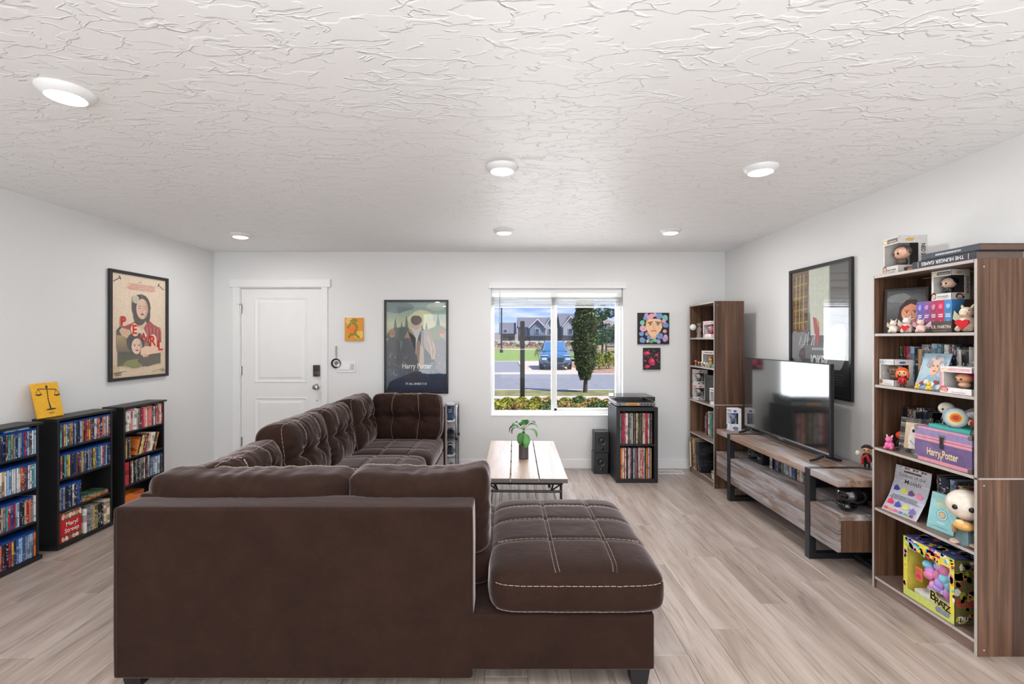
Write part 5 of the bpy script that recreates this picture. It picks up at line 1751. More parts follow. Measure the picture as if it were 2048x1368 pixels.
# ------------------------------------------------------------------ toys
def ink(b, name, t, m=None, smooth=40, **k):
    return b.build(name, m or M_gloss, t, smooth, **k)
def figurine(label, loc, H, rz=0., head=SK, body=C(150, 30, 40), hair=None, legs=None, arms=None, base=None, big=.46, eyes=True, robe=False, group=None, name='figurine', cat='figurine', longhair=False):
    """big-headed vinyl figure that looks towards its own -x; base at z = 0"""
    t = thing(name, label, cat, loc, -rz, group)
    hh = H * big
    hz = H - hh / 2
    z0 = 0
    if base:
        ink(MB().lathe([(H * .24, 0), (H * .24, H * .03), (H * .22, H * .04)], 20, c=base), 'base', t)
        z0 = H * .04
    hb = MB().ball((0, 0, hz), (hh * .46, hh * .53, hh * .5), 22, 16, c=head)
    ho = ink(hb, 'head', t, smooth=180)
    if eyes:
        for s in (-1, 1):
            ink(MB().ball((-hh * .435, s * hh * .20, hz - hh * .03), (hh * .05, hh * .075, hh * .085), 12, 8, c=C(18, 16, 18)), 'eye', ho, smooth=180)
    if hair:
        def hf(d):
            return d
        hm = MB()
        hm.ball((hh * .05, 0, hz + hh * .07), (hh * .47, hh * .56, hh * .50), 22, 14, c=hair, fn=lambda d: Vector((d.x if d.x > -.55 or d.z > .45 else -.55 + (d.x + .55) * .2, d.y, max(d.z, -.35 if not longhair else -1.05))))
        for k in range(7):
            y = (k - 3) * .15 * hh
            hm.ball((-hh * .33 + abs(k - 3) * .02 * hh, y, hz + hh * .33 - abs(k - 3) * .035 * hh), (hh * .14, hh * .10, hh * .11), 10, 8, c=hair)
        if longhair:
            for s in (-1, 1):
                hm.ball((-hh * .06, s * hh * .48, hz - hh * .30), (hh * .26, hh * .13, hh * .42), 12, 10, c=hair)
        ink(hm, 'hair', t, smooth=180)
    bh = H - hh
    if robe:
        ink(MB().lathe([(H * .17, z0), (H * .165, z0 + bh * .1), (H * .12, z0 + bh * .55), (H * .10, z0 + bh * .9), (H * .05, z0 + bh * 1.1)], 20, c=body), 'robe', t, smooth=60)
    else:
        ink(MB().ball((0, 0, z0 + bh * .66), (H * .095, H * .12, bh * .42), 16, 12, c=body), 'torso', t, smooth=180)
        for s in (-1, 1):
            ink(MB().tube([(0, s * H * .06, z0 + bh * .5), (0, s * H * .065, z0 + H * .06), (-H * .03, s * H * .07, z0 + H * .052)], [H * .05, H * .048, H * .05], 10, c=legs or C(40, 40, 48)), 'leg', t, smooth=60)
    for s in (-1, 1):
        ink(MB().tube([(0, s * H * .10, z0 + bh * .92), (-H * .03, s * H * .16, z0 + bh * .62), (-H * .09, s * H * .14, z0 + bh * .45)], [H * .04, H * .042, H * .034], 10, c=arms or body), 'arm', t, smooth=60)
    return t
def critter(label, loc, H, rz, col, accent, heart=False, group=None, wings=True, name='dragon_figurine'):
    """small sitting animal ornament with ears, tail and wings; looks towards -x"""
    t = thing(name, label, 'figurine', loc, -rz, group)
    ink(MB().ball((0, 0, H * .292), (H * .24, H * .26, H * .29), 18, 12, c=col), 'body', t, smooth=180)
    hd = MB().ball((-H * .06, 0, H * .70), (H * .22, H * .20, H * .20), 18, 12, c=col).ball((-H * .24, 0, H * .66), (H * .12, H * .12, H * .10), 12, 8, c=col)
    ho = ink(hd, 'head', t, smooth=180)
    for s in (-1, 1):
        ink(MB().tube([(0, s * H * .10, H * .82), (H * .02, s * H * .15, H * .93), (H * .05, s * H * .17, H)], [H * .06, H * .045, .001], 8, c=accent), 'ear', ho, smooth=60)
        ink(MB().ball((-H * .20, s * H * .11, H * .75), (H * .03, H * .03, H * .04), 8, 6, c=C(20, 18, 20)), 'eye', ho, smooth=180)
        ink(MB().tube([(-H * .10, s * H * .16, H * .22), (-H * .26, s * H * .18, H * .09)], [H * .09, H * .08], 8, c=col), 'paw', t, smooth=60)
        if wings:
            w = MB().add([(H * .12, s * H * .12, H * .42), (H * .20, s * H * .46, H * .80), (H * .24, s * H * .52, H * .50), (H * .20, s * H * .36, H * .36),
                          (H * .16, s * H * .12, H * .42), (H * .23, s * H * .46, H * .80), (H * .27, s * H * .52, H * .50), (H * .23, s * H * .36, H * .36)], [(0, 1, 2, 3), (7, 6, 5, 4), (0, 4, 5, 1), (1, 5, 6, 2), (2, 6, 7, 3), (3, 7, 4, 0)], c=accent)
            ink(w, 'wing', t)
    ink(MB().tube([(H * .18, 0, H * .12), (H * .32, H * .1, H * .09), (H * .36, H * .26, H * .09), (H * .28, H * .36, H * .14)], [H * .09, H * .07, H * .05, .001], 8, c=col), 'tail', t, smooth=60)
    if heart:
        fr = frame((-H * .36, 0, H * .30), (0, -1, 0), (0, 0, 1))
        pts = []
        for k in range(28):
            u = 2 * PI * k / 28
            pts.append((H * .0135 * 16 * math.sin(u) ** 3 * .9, H * .0135 * (13 * math.cos(u) - 5 * math.cos(2 * u) - 2 * math.cos(3 * u) - math.cos(4 * u)) * .9))
        ink(MB().prism(pts, fr, -H * .05, H * .03, c=C(206, 26, 40)), 'heart', t, bevel=H * .015)
    return t
def toybox(label, loc, dims, rz, base=C(236, 232, 228), band=C(150, 140, 132), title='', side='', doll=(SK, C(80, 80, 90), HAIR), logo=C(214, 170, 90), low=.22, trim=None, name='toy_box', seed=1, wrap=True):
    """carton with a clear window round two faces: front looks -x, side looks -y; loc is the middle of its floor"""
    dx, dy, dz = dims
    t = thing(name, label, 'toy box', loc, rz)
    X, Y = dx / 2, dy / 2
    e = .0016
    b = MB()
    b.box(X - e, X, -Y, Y, 0, dz, 0, base).box(-X, X, Y - e, Y, 0, dz, 0, base).box(-X, X, -Y, Y, 0, e, 0, base).box(-X, X, -Y, Y, dz - e, dz, 0, base)
    z0, z1, m = dz * low, dz * .80, .12
    s0, s1 = (-Y, Y)
    # front strips
    b.box(-X, -X + e, -Y, Y, e, z0, 0, base).box(-X, -X + e, -Y, Y, z1, dz - e, 0, base).box(-X, -X + e, Y - dy * m, Y, z0, z1, 0, base)
    if not wrap:
        b.box(-X, -X + e, -Y, -Y + dy * m, z0, z1, 0, base)
        b.box(-X, X, -Y, -Y + e, 0, dz, 0, base)
    else:
        b.box(-X, X, -Y, -Y + e, e, z0, 0, base).box(-X, X, -Y, -Y + e, z1, dz - e, 0, base).box(X - dx * .30, X, -Y, -Y + e, z0, z1, 0, base)
    b.box(X - .006, X - .004, -Y + .003, Y - .003, e, dz - e, 0, C(62, 60, 60)).box(-X + .003, X - .006, -Y + .004, Y - .004, e, e + .002, 0, C(70, 66, 64))
    f = Art(b, frame((-X, Y, 0), (0, -1, 0), (0, 0, 1)))
    f.rect(dy * .30, z1 + dz * .04, dy * .96, dz * .95, band).ell(dy * .17, dz * .89, dy * .13, dz * .05, logo).ell(dy * .17, dz * .89, dy * .08, dz * .025, C(250, 240, 220))
    f.scribble(dy * .36, z1 + dz * .07, dy * .9, dz * .90, 2, C(240, 236, 230), seed, .5)
    if trim:
        f.rect(dy * .02, z0 + .002, dy * .09, z1, trim)
    if title:
        f.text(title, dy * .58, dz * .10, dz * .055, C(34, 32, 34), width=dy * .55, bold=.02)
    f.scribble(dy * .35, dz * .045, dy * .85, dz * .085, 2, C(120, 116, 112), seed + 3, .4)
    f.blob(dy * .14, dz * .15, dy * .13, dz * .11, doll[2], seed, .15).ell(dy * .14, dz * .13, dy * .10, dz * .075, doll[0])
    f.ell(dy * .10, dz * .13, dy * .016, dz * .014, C(20, 20, 20), 8).ell(dy * .18, dz * .13, dy * .016, dz * .014, C(20, 20, 20), 8)
    q = Art(b, frame((-X, -Y, 0), (1, 0, 0), (0, 0, 1)))
    q.ell(dx * .40, dz * .89, dx * .16, dz * .045, logo)
    if side:
        q.text(side, dx * .80, dz * (.78 if wrap else .86), dx * .20, C(28, 26, 28), 'l', dz * .60, .03, -PI / 2)
    q.blob(dx * .45, dz * .10, dx * .24, dz * .09, doll[2], seed + 5, .2).ell(dx * .45, dz * .09, dx * .15, dz * .065, doll[0])
    b.build('carton', M_print, t)
    pb = MB().box(-X - .0004, -X, -Y, Y - dy * m, z0, z1)
    if wrap:
        pb.box(-X, X - dx * .30, -Y - .0004, -Y, z0, z1)
    else:
        pb = MB().box(-X - .0004, -X, -Y + dy * m, Y - dy * m, z0, z1)
    pb.build('window_pane', M_glass, t)
    H = (z1 - z0) * .96
    r = min(dx, dy) * .34
    d = MB().ball((-X * .15, 0, z0 + H * .64), (r * .9, r, H * .33), 16, 12, c=doll[0]).ball((-X * .05, 0, z0 + H * .72), (r * .95, r * 1.06, H * .30), 16, 12, c=doll[2], fn=lambda v: Vector((max(v.x, -.35), v.y, max(v.z, -.5))))
    for s in (-1, 1):
        d.ball((-X * .15 - r * .84, s * r * .36, z0 + H * .60), (r * .1, r * .14, H * .06), 8, 6, c=C(18, 18, 18))
    d.ball((-X * .15, 0, z0 + H * .20), (r * .6, r * .7, H * .24), 14, 10, c=doll[1])
    ink(d, 'doll', t, smooth=180)
    return t
def prop_panel(name, label, cat, bl, br, h, lean, draw, thick=.006, edge=C(220, 216, 210), curve=0., mat=None):
    """upright sheet or book standing on the line BL-BR and leaning back by LEAN"""
    bl, br = Vector(bl), Vector(br)
    U = (br - bl).normalized()
    w = (br - bl).length
    out = Vector((U.y, -U.x, 0))
    t = thing(name, label, cat, (bl + br) / 2)
    o = bl - (bl + br) / 2
    def fr(u, v, z=0.):
        k = v / h
        back = lean * k + curve * math.sin(PI * k)
        return o + U * u + Vector((0, 0, 1)) * (v * math.cos(math.asin(min(.9, lean / h)))) + out * (z - back)
    b = MB()
    n = 8 if curve else 1
    for i in range(n):
        b.prism([(0, h * i / n), (w, h * i / n), (w, h * (i + 1) / n), (0, h * (i + 1) / n)], fr, -thick, 0, 0, edge)
    a = Art(b, fr)
    a.clip = (w, h)
    if curve:
        a.STEP = .0002
    draw(a, w, h)
    b.build('sheet' if thick < .003 else 'cover', mat or M_print, t)
    return t

# ---- near bookcase, top
ZT = 1.8288
toybox('grey and white toy box with a plumed figure, on top of the near bookcase', (2.292, 2.668, ZT), (.15, .122, .212), -.10, C(206, 202, 198), C(110, 96, 90), 'NED STARK', 'NED STARK', (C(226, 176, 150), C(84, 66, 58), C(96, 80, 76)), seed=3)
def flatbook(name, label, x0, x1, y0, y1, z0, h, cover, pages, text=None, tcol=C(225, 225, 225), flip=False):
    t = thing(name, label, 'book', ((x0 + x1) / 2, (y0 + y1) / 2, z0))
    X, Y = (x1 - x0) / 2, (y1 - y0) / 2
    b = MB().box(-X, X, -Y, Y, 0, .003, 0, cover).box(-X, X, -Y, Y, h - .003, h, 0, cover).box(-X, -X + .004, -Y, Y, .003, h - .003, 0, cover)
    a = Art(b, frame((-X, Y, 0), (0, -1, 0), (0, 0, 1)))
    if text:
        a.text(text, Y, h * (.74 if flip else .26), h * .62, tcol, width=Y * 1.35, bold=.02, rot=PI if flip else 0)
        a.rect(Y * 1.80, h * .15, Y * 1.815, h * .85, tcol).rect(Y * .2, h * .15, Y * .215, h * .85, tcol)
    if text is None and h > .025:
        a.scribble(Y * .45, h * .35, Y * 1.5, h * .68, 1, tcol, 5, .9)
    b.build('cover', M_print, t, bevel=.001)
    MB().box(-X + .004, X - .004, -Y + .003, Y - .003, .003, h - .003, 0, pages).build('page_block', M_print, t)
    return t
flatbook('boxed_book_set', 'dark boxed book set lying upside down, title along its spine, on the near bookcase', 2.19, 2.42, 2.165, 2.50, ZT, .040, C(56, 58, 64), C(120, 100, 92), 'THE HUNGER GAMES', C(222, 222, 226), True)
flatbook('hardback_book', 'slate hardback lying on the dark boxed set, brown page edges towards the viewer', 2.185, 2.43, 2.140, 2.44, ZT + .0405, .030, C(72, 76, 86), C(112, 84, 72), None, C(190, 194, 200), True)

# ---- near bookcase, fourth shelf from the floor (portrait, boxed novels)
Z5 = NZ[4] + .0006
def portrait(a, w, h):
    a.rect(0, 0, w, h, C(28, 24, 22))
    m = .012
    a.grad(m, m, w - m, h - m, [C(44, 38, 36), C(70, 70, 70), C(96, 98, 100), C(60, 60, 62)])
    a.blob(.07, .20, .05, .03, C(112, 114, 114), 3).blob(.15, .19, .04, .03, C(84, 86, 88), 5)
    a.poly([(.05, m), (.06, .08), (.07, .15), (.10, .19), (.14, .19), (.165, .15), (.17, .07), (.18, m)], C(50, 32, 26))
    a.poly([(.045, m), (.06, .045), (.10, .062), (.14, .06), (.175, .04), (.185, m)], C(206, 120, 92))
    a.rect(.105, .05, .135, .09, C(196, 120, 92))
    face(a, .118, .115, .041, .055, C(224, 146, 112), C(190, 106, 80), C(52, 34, 28), C(178, 74, 70))
    a.poly([(.074, .12), (.08, .16), (.11, .185), (.14, .18), (.162, .15), (.162, .12), (.15, .152), (.118, .168), (.09, .15)], C(58, 38, 30))
    a.stroke([(.105, .082), (.118, .077), (.132, .083)], .006, C(246, 236, 230))
prop_panel('portrait_photo', 'school portrait of a smiling child with long brown hair in a black frame', 'photo', (2.19, 2.69, Z5), (2.310, 2.542, Z5), .258, .03, portrait, .012, C(26, 22, 20), mat=M_gloss)
t = thing('boxed_novel_set', 'brown slipcase of five novels shading from violet to blue on the near bookcase', 'boxed set', (2.28, 2.422, Z5))
b = MB().box(-.052, .065, -.102, .102, 0, .004, 0, C(86, 74, 68)).box(-.052, -.049, -.102, .102, .004, .058, 0, C(92, 80, 74)).box(.062, .065, -.102, .102, .004, .165, 0, C(86, 74, 68))
for y in (-.1035, .1005):
    b.prism([(-.052, 0), (.065, 0), (.065, .165), (.02, .165), (-.052, .058)], lambda u, v, w, y=y: Vector((u, y + w, v)), 0, .003, 0, C(86, 74, 68))
Art(b, frame((-.052, .102, 0), (0, -1, 0), (0, 0, 1))).text('GEORGE R.R. MARTIN', .104, .022, .022, C(226, 220, 210), width=.19, bold=.02).scribble(.02, .008, .18, .014, 1, C(150, 140, 130), 4)
b.build('slipcase', M_print, t)
for k, c in enumerate((C(96, 92, 170), C(132, 84, 146), C(160, 64, 104), C(196, 44, 84), C(74, 138, 196))):
    y1 = .0995 - k * .0398
    nb = MB().box(-.048, .060, y1 - .039, y1, .0045, .166, 0, c)
    nb.box(-.046, .0605, y1 - .037, y1 - .002, .005, .1665, 0, C(226, 218, 200))
    a = Art(nb, frame((-.048, y1, .0045), (0, -1, 0), (0, 0, 1)))
    lt = tuple(min(1, v * 1.9 + .1) for v in c[:3]) + (1,)
    a.rect(.004, .10, .035, .135, tuple(v * .8 for v in c[:3]) + (1,)).scribble(.006, .075, .033, .095, 2, C(240, 236, 240), k, .6).stroke([(.0195, .062), (.0195, .028)], .004, lt).stroke([(.012, .05), (.027, .05)], .004, lt).ell(.0195, .045, .006, .010, lt)
    a.blob(.02, .13, .01, .014, lt, k)
    nb.build('novel', M_print, t)
toybox('white toy box with a dark-haired figure, standing on the coloured novels', (2.282, 2.383, Z5 + .1672), (.094, .110, .151), 0, C(222, 218, 214), C(96, 92, 90), 'JON SNOW', 'JON SNOW', (C(230, 190, 168), C(50, 48, 50), C(30, 27, 28)), seed=5)
IV, PK = C(232, 222, 210), C(232, 196, 188)
critter('small ivory dragon ornament with spread wings, in front of the portrait', (2.186, 2.615, Z5), .080, -.5, IV, C(214, 190, 160), group='dragon ornaments')
critter('ivory dragon ornament holding a red heart, in front of the portrait', (2.195, 2.538, Z5), .094, -.6, IV, C(200, 192, 186), True, group='dragon ornaments')
critter('blush pink dragon ornament curled in front of the brown slipcase', (2.193, 2.452, Z5), .078, -.6, PK, C(206, 160, 176), group='dragon ornaments')
critter('tall cream dragon ornament with a pink heart, at the near end of the shelf', (2.220, 2.232, Z5), .135, -.4, C(236, 214, 192), C(196, 200, 170), True, group='dragon ornaments')
critter('grey dragon ornament half hidden behind the one with the heart', (2.262, 2.566, Z5), .05, -.6, C(120, 112, 104), C(150, 40, 48), wings=False, group='dragon ornaments')

# ---- near bookcase, third shelf (books behind, toys in front)
def book_run(items, x, y, z, dz, sidey, shelf, group, dpt=.13):
    """upright books from high y to low y, spines looking -x"""
    for k, (c, w, h) in enumerate(items):
        put('hardback_book', 'book', case_mesh(w, dpt, h, 'book'), (x + rnd.uniform(0, .008), y, z), PI, c, f'{c} book, {ordinal(k + 1)} from the far end of the back row, {shelf}', group)
        y -= w + .001
Z4 = NZ[3] + .0006
book_run([('green', .022, .225), ('dark red', .018, .225), ('crimson', .018, .225), ('grey', .014, .22), ('pale blue', .022, .222), ('black', .02, .215), ('tan', .02, .21), ('grey', .045, .235), ('black', .016, .235), ('pale blue', .032, .24), ('teal', .022, .238), ('navy', .016, .225), ('white', .026, .236), ('dark red', .010, .234), ('navy', .026, .236), ('white', .013, .222), ('white', .012, .212), ('black', .040, .20), ('white', .024, .225)], 2.300, 2.715, Z4, 0, 0, 'third shelf, near bookcase', 'books at the back of the third shelf')
toybox('wide white toy box with a tan animal toy, far end of the third shelf', (2.252, 2.672, Z4), (.12, .104, .148), 0, C(230, 226, 222), C(200, 206, 216), '', '', (C(150, 122, 94), C(120, 96, 74), C(206, 184, 156)), C(80, 110, 170), seed=7)
figurine('small figure with long orange hair and a red dress, beside the wide white box', (2.198, 2.572, Z4), .105, -.75, C(244, 176, 128), C(186, 26, 40), C(226, 96, 40), C(60, 26, 26), longhair=True)
def card(a, w, h):
    a.grad(0, 0, w, h, [C(170, 196, 214), C(186, 210, 222), C(156, 194, 216)])
    a.poly([(.02, 0), (.03, .05), (.06, .08), (.10, .085), (.13, .06), (.145, 0)], C(140, 184, 206))
    a.rect(.07, .07, .095, .10, C(226, 170, 148))
    face(a, .083, .125, .030, .042, C(240, 196, 172), C(206, 150, 126), C(130, 120, 120), C(190, 110, 104))
    for k, (x, y) in enumerate(((.05, .155), (.065, .172), (.085, .178), (.105, .17), (.118, .15), (.12, .13), (.047, .135))):
        a.blob(x, y, .016, .014, C(206, 202, 206) if k % 2 else C(166, 164, 172), k)
    for k in range(7):
        a.blob(.02 + k * .019, .02 + .012 * (k % 3), .014, .012, [C(236, 236, 240), C(150, 60, 66), C(226, 220, 226), C(90, 90, 98)][k % 4], k + 20)
prop_panel('art_card', 'painted card of a grey-haired man in pale blue, leaning on the third shelf', 'card', (2.213, 2.515, Z4), (2.215, 2.365, Z4), .198, .06, card, .004, C(214, 224, 230))
critter('tiny yellow duckling figure in front of the painted card', (2.193, 2.475, Z4), .036, -.6, C(236, 196, 60), C(226, 150, 50), wings=False, name='duck_figurine')
critter('plump yellow chick figure beside the tiny duckling', (2.192, 2.405, Z4), .048, -.7, C(240, 208, 60), C(240, 226, 150), wings=False, name='duck_figurine')
toybox('pink and white toy box holding a large round-eyed toy, near end of the third shelf', (2.228, 2.246, Z4), (.105, .160, .130), 0, C(240, 234, 232), C(224, 172, 180), '', '', (C(240, 170, 130), C(236, 190, 160), C(206, 60, 110)), C(240, 176, 120), trim=C(232, 160, 172), seed=9)

# ---- near bookcase, second shelf (trunk)
Z3 = NZ[2] + .0006
critter('small pink and white plush bear figure on the trunk shelf', (2.195, 2.655, Z3), .085, -.5, C(226, 110, 160), C(240, 200, 220), wings=False, name='bear_figurine')
figurine('dark figure with a round orange head beside the pink bear', (2.262, 2.655, Z3), .105, -.6, C(222, 70, 30), C(46, 40, 42), None, C(40, 34, 36), eyes=False, base=C(60, 56, 56))
def ghost(a, w, h):
    a.rect(0, 0, w, h, C(84, 82, 80))
    rg = random.Random(8)
    for k in range(46):
        t_ = k / 46 * 2 * (w + h)
        x, y = (t_, .012) if t_ < w else (w - .012, t_ - w) if t_ < w + h else (2 * w + h - t_, h - .012) if t_ < 2 * w + h else (.012, 2 * w + 2 * h - t_)
        a.blob(x, y, .013, .011, rg.choice([C(60, 58, 56), C(112, 108, 104), C(140, 136, 130)]), k)
        a.k -= 1
    a.k += 1
    a.grad(.024, .026, w - .024, h - .026, [C(206, 178, 150), C(226, 204, 176)])
    a.poly([(.045, .026), (.04, .08), (.05, .14), (.07, .155), (.09, .14), (.10, .09), (w - .026, .03)], C(236, 232, 224)).ell(.062, .125, .007, .010, C(50, 46, 44)).ell(.082, .122, .006, .008, C(50, 46, 44)).stroke([(.05, .07), (.07, .05), (.095, .075)], .004, C(120, 112, 104))
prop_panel('picture_frame', 'ornate dark grey frame with a pale ghostly drawing, beside the trunk', 'picture frame', (2.215, 2.62, Z3), (2.275, 2.49, Z3), .195, .035, ghost, .016, C(70, 68, 66), mat=M_gloss)
t = thing('keepsake_trunk', 'purple keepsake trunk with pink edges, metal corners and gold lettering', 'trunk', (2.30, 2.322, Z3))
PU, PKE = C(112, 92, 136), C(222, 150, 166)
b = MB().box(-.12, .12, -.152, .152, 0, .120, 0, PU)
a = Art(b, frame((-.12, .152, 0), (0, -1, 0), (0, 0, 1)))
a.rect(0, 0, .304, .018, PKE).rect(0, .106, .304, .120, PKE).blob(.07, .07, .05, .03, C(120, 100, 144), 3).blob(.22, .05, .06, .03, C(104, 86, 130), 5)
a.text('Harry Potter', .155, .038, .052, C(238, 214, 160), width=.165, bold=.015)
a.poly([(.146, .045), (.153, .045), (.151, .018), (.149, .012)], C(238, 214, 160))
b.build('chest', M_print, t, bevel=.002)
b = MB().box(-.12, .12, -.152, .152, .122, .176, 0, C(150, 134, 180))
a = Art(b, frame((-.12, .152, .122), (0, -1, 0), (0, 0, 1)))
a.rect(0, 0, .304, .010, PKE).rect(0, .044, .304, .054, PKE)
b.build('trunk_lid', M_print, t, bevel=.002)
MB().box(-.1225, -.119, -.02, .014, .13, .152).build('hasp_plate', M_nickel, t, bevel=.001)
MB().box(-.127, -.1215, -.012, .006, .082, .142).build('hasp', plain('dark_pewter', C(72, 70, 74), .35, .8), t, bevel=.003)
for y in (-1, 1):
    for z0, z1 in ((0, .022), (.154, .177)):
        MB().box(-.1222, -.10, y * .152 - (.02 if y > 0 else .0022), y * .152 + (.0022 if y > 0 else .02), z0, z1).build('corner_cap', M_nickel, t, bevel=.002)
ZK = Z3 + .1765
flatbook('hardback_book', 'turquoise book lying on the purple trunk', 2.20, 2.34, 2.20, 2.415, ZK, .018, C(70, 180, 164), C(226, 226, 216))
ZB = ZK + .0185
figurine('small figure with a bald white head and black robe, on the turquoise book', (2.262, 2.382, ZB), .112, -.75, C(236, 228, 214), C(30, 30, 34), None, C(26, 26, 30), robe=True, big=.56)
t = thing('crystal_plaque', 'round blue-grey plaque with an orange centre, on the turquoise book', 'ornament', (2.215, 2.285, ZB + .049), 0, None, (0, 0, .75))
rt = Matrix.Rotation(-PI / 2, 4, 'Y')
ink(MB().lathe([(.047, -.005), (.049, 0), (.046, .005), (.038, .006), (.002, .006)], 34, mat=rt, clist=[C(116, 134, 150), C(150, 166, 178), C(130, 146, 160), C(176, 190, 200), C(176, 190, 200)]), 'rim', t)
d = MB()
Art(d, frame((-.0062, 0, 0), (0, -1, 0), (0, 0, 1))).ell(0, 0, .034, .034, C(206, 214, 190)).ell(0, 0, .027, .027, C(240, 206, 120)).ell(0, 0, .021, .021, C(226, 112, 40)).ell(0, 0, .012, .012, C(190, 60, 24))
d.build('disc_face', M_print, t)
ink(MB().box(-.012, .012, -.025, .025, -.0485, -.044, 0, C(90, 96, 104)), 'foot', t)
figurine('small grey helmeted figure with red sleeves at the near end of the trunk', (2.225, 2.205, ZB), .105, -.6, C(160, 160, 164), C(150, 50, 44), C(110, 110, 116), C(60, 56, 60), C(206, 140, 110), eyes=False)
book_run([('black', .032, .235), ('brown', .028, .23), ('grey', .02, .225), ('black', .04, .242), ('navy', .03, .235), ('black', .034, .23)], 2.325, 2.722, Z3, 0, 0, 'trunk shelf, near bookcase', 'books behind the trunk', .10)
# ---- near bookcase, first shelf above the floor shelf
Z2 = NZ[1] + .0006
def cert(a, w, h):
    a.grad(0, 0, w, h, [C(206, 196, 206), C(186, 186, 204), C(178, 178, 188), C(196, 196, 202)])
    for k in range(12):
        a.rect(.008 + k * .016, h - .014, .018 + k * .016, h - .006, [C(30, 28, 30), C(196, 40, 50), C(236, 236, 236)][k % 3])
    a.scribble(.05, h - .034, w - .05, h - .022, 1, C(60, 56, 60), 4, .8)
    for c, o in ((C(250, 250, 250), .004), (C(40, 38, 42), 0)):
        a.text('Student of the', w / 2, h - .062, .030, c, width=.15, bold=.05 if o else .012)
        a.text('Month', w / 2 + .01, h - .098, .036, c, width=.09, bold=.05 if o else .015)
    for x, y, c in ((.03, .135, C(60, 70, 140)), (.075, .13, C(206, 206, 60)), (.118, .128, C(104, 72, 110)), (.165, .125, C(236, 130, 160)), (.03, .055, C(226, 60, 96)), (.075, .05, C(70, 84, 170)), (.12, .05, C(206, 214, 120)), (.165, .04, C(120, 104, 170))):
        a.rect(x - .014, y - .012, x + .014, y + .012, c).ell(x + .016, y, .006, .006, c, 12).ell(x, y + .014, .006, .006, c, 12)
    a.scribble(.015, .078, w - .015, .105, 4, C(60, 56, 66), 7, .4)
    for k, c in enumerate((C(226, 60, 70), C(240, 150, 60), C(226, 90, 150), C(60, 120, 180), C(90, 160, 90), C(60, 56, 62))):
        a.scribble(.012 + k * .03, .012, .036 + k * .03, .026, 1, c, k + 30, .9)
prop_panel('certificate', 'curling award certificate decorated with jigsaw pieces, propped on the shelf', 'certificate', (2.190, 2.705, Z2), (2.212, 2.502, Z2), .272, .095, cert, .0012, C(226, 226, 230), .022)
book_run([('black', .034, .262), ('navy', .022, .258), ('black', .014, .252), ('pale blue', .030, .255), ('navy', .016, .25), ('tan', .02, .238), ('olive', .022, .235), ('dark red', .012, .238), ('crimson', .016, .236), ('white', .030, .232), ('grey', .026, .23)], 2.305, 2.49, Z2, 0, 0, 'certificate shelf, near bookcase', 'books behind the pale blue book')
def blue_book(a, w, h):
    a.grad(0, 0, w, h, [C(150, 206, 210), C(164, 216, 218)])
    a.scribble(w * .2, h - .066, w * .8, h - .028, 2, C(206, 200, 130), 6, .6)
    a.ell(w / 2, h * .44, .030, .030, C(120, 170, 190)).ell(w / 2, h * .44, .026, .026, C(176, 220, 222)).ell(w / 2, h * .44, .018, .018, C(120, 150, 176)).ell(w / 2, h * .44, .014, .014, C(232, 196, 140))
    a.rect(w / 2 - .02, h * .19, w / 2 + .02, h * .24, C(190, 226, 226)).scribble(w * .2, h * .08, w * .8, h * .12, 2, C(120, 170, 176), 3)
prop_panel('hardback_book', 'pale turquoise book with a sun emblem leaning beside the white-headed figure', 'book', (2.222, 2.452, Z2), (2.234, 2.318, Z2), .185, .035, blue_book, .014, C(150, 200, 204))
t = figurine('large figure with a smooth white head, dark eyes and a teal skirt', (2.220, 2.238, Z2), .258, -.62, C(238, 226, 212), C(96, 122, 126), None, C(180, 130, 90), C(176, 122, 70), robe=True, big=.56)
ink(MB().ball((-.045, 0, .095), (.03, .04, .022), 14, 10, c=C(226, 170, 96)).ball((-.055, .012, .11), (.016, .02, .014), 12, 8, c=C(240, 200, 140)), 'bundle', t, smooth=180)
ink(MB().ball((-.03, -.035, .0095), (.035, .02, .009), 12, 8, c=C(206, 170, 150)).ball((-.03, .035, .0095), (.035, .02, .009), 12, 8, c=C(206, 170, 150)), 'shoe', t, smooth=180)
# ---- near bookcase, floor shelf: the big doll box
Z1 = NZ[0] + .0006
t = thing('toy_box', 'large bright yellow doll box crowded with stickers, on the bottom shelf', 'toy box', (2.25, 2.398, Z1))
X, Y, H = .072, .146, .318
YEL = C(232, 214, 84)
b = MB()
b.box(X - .002, X, -Y, Y, 0, H, 0, YEL).box(-X, X, Y - .002, Y, 0, H, 0, YEL).box(-X, X, -Y, -Y + .002, 0, H, 0, C(96, 92, 50)).box(-X, X, -Y, Y, 0, .002, 0, YEL).box(-X, X, -Y, Y, H - .002, H, 0, C(70, 76, 120))
m = .026
b.box(-X, -X + .002, -Y, Y, .002, .040, 0, C(206, 216, 110)).box(-X, -X + .002, -Y, Y, H - .055, H - .002, 0, YEL).box(-X, -X + .002, Y - m, Y, .04, H - .055, 0, YEL).box(-X, -X + .002, -Y, -Y + m, .04, H - .055, 0, YEL)
b.box(X - .008, X - .005, -Y + .003, Y - .003, .003, H - .003, 0, C(226, 206, 226)).box(X - .010, X - .008, .045, Y - .003, .003, H - .003, 0, C(206, 146, 80))
rg = random.Random(21)
BRI = [C(226, 120, 196), C(140, 120, 226), C(96, 190, 226), C(236, 214, 60), C(240, 140, 60), C(150, 206, 96), C(236, 236, 240), C(206, 60, 110)]
f = Art(b, frame((-X, Y, 0), (0, -1, 0), (0, 0, 1)))
f.clip = (2 * Y, H)
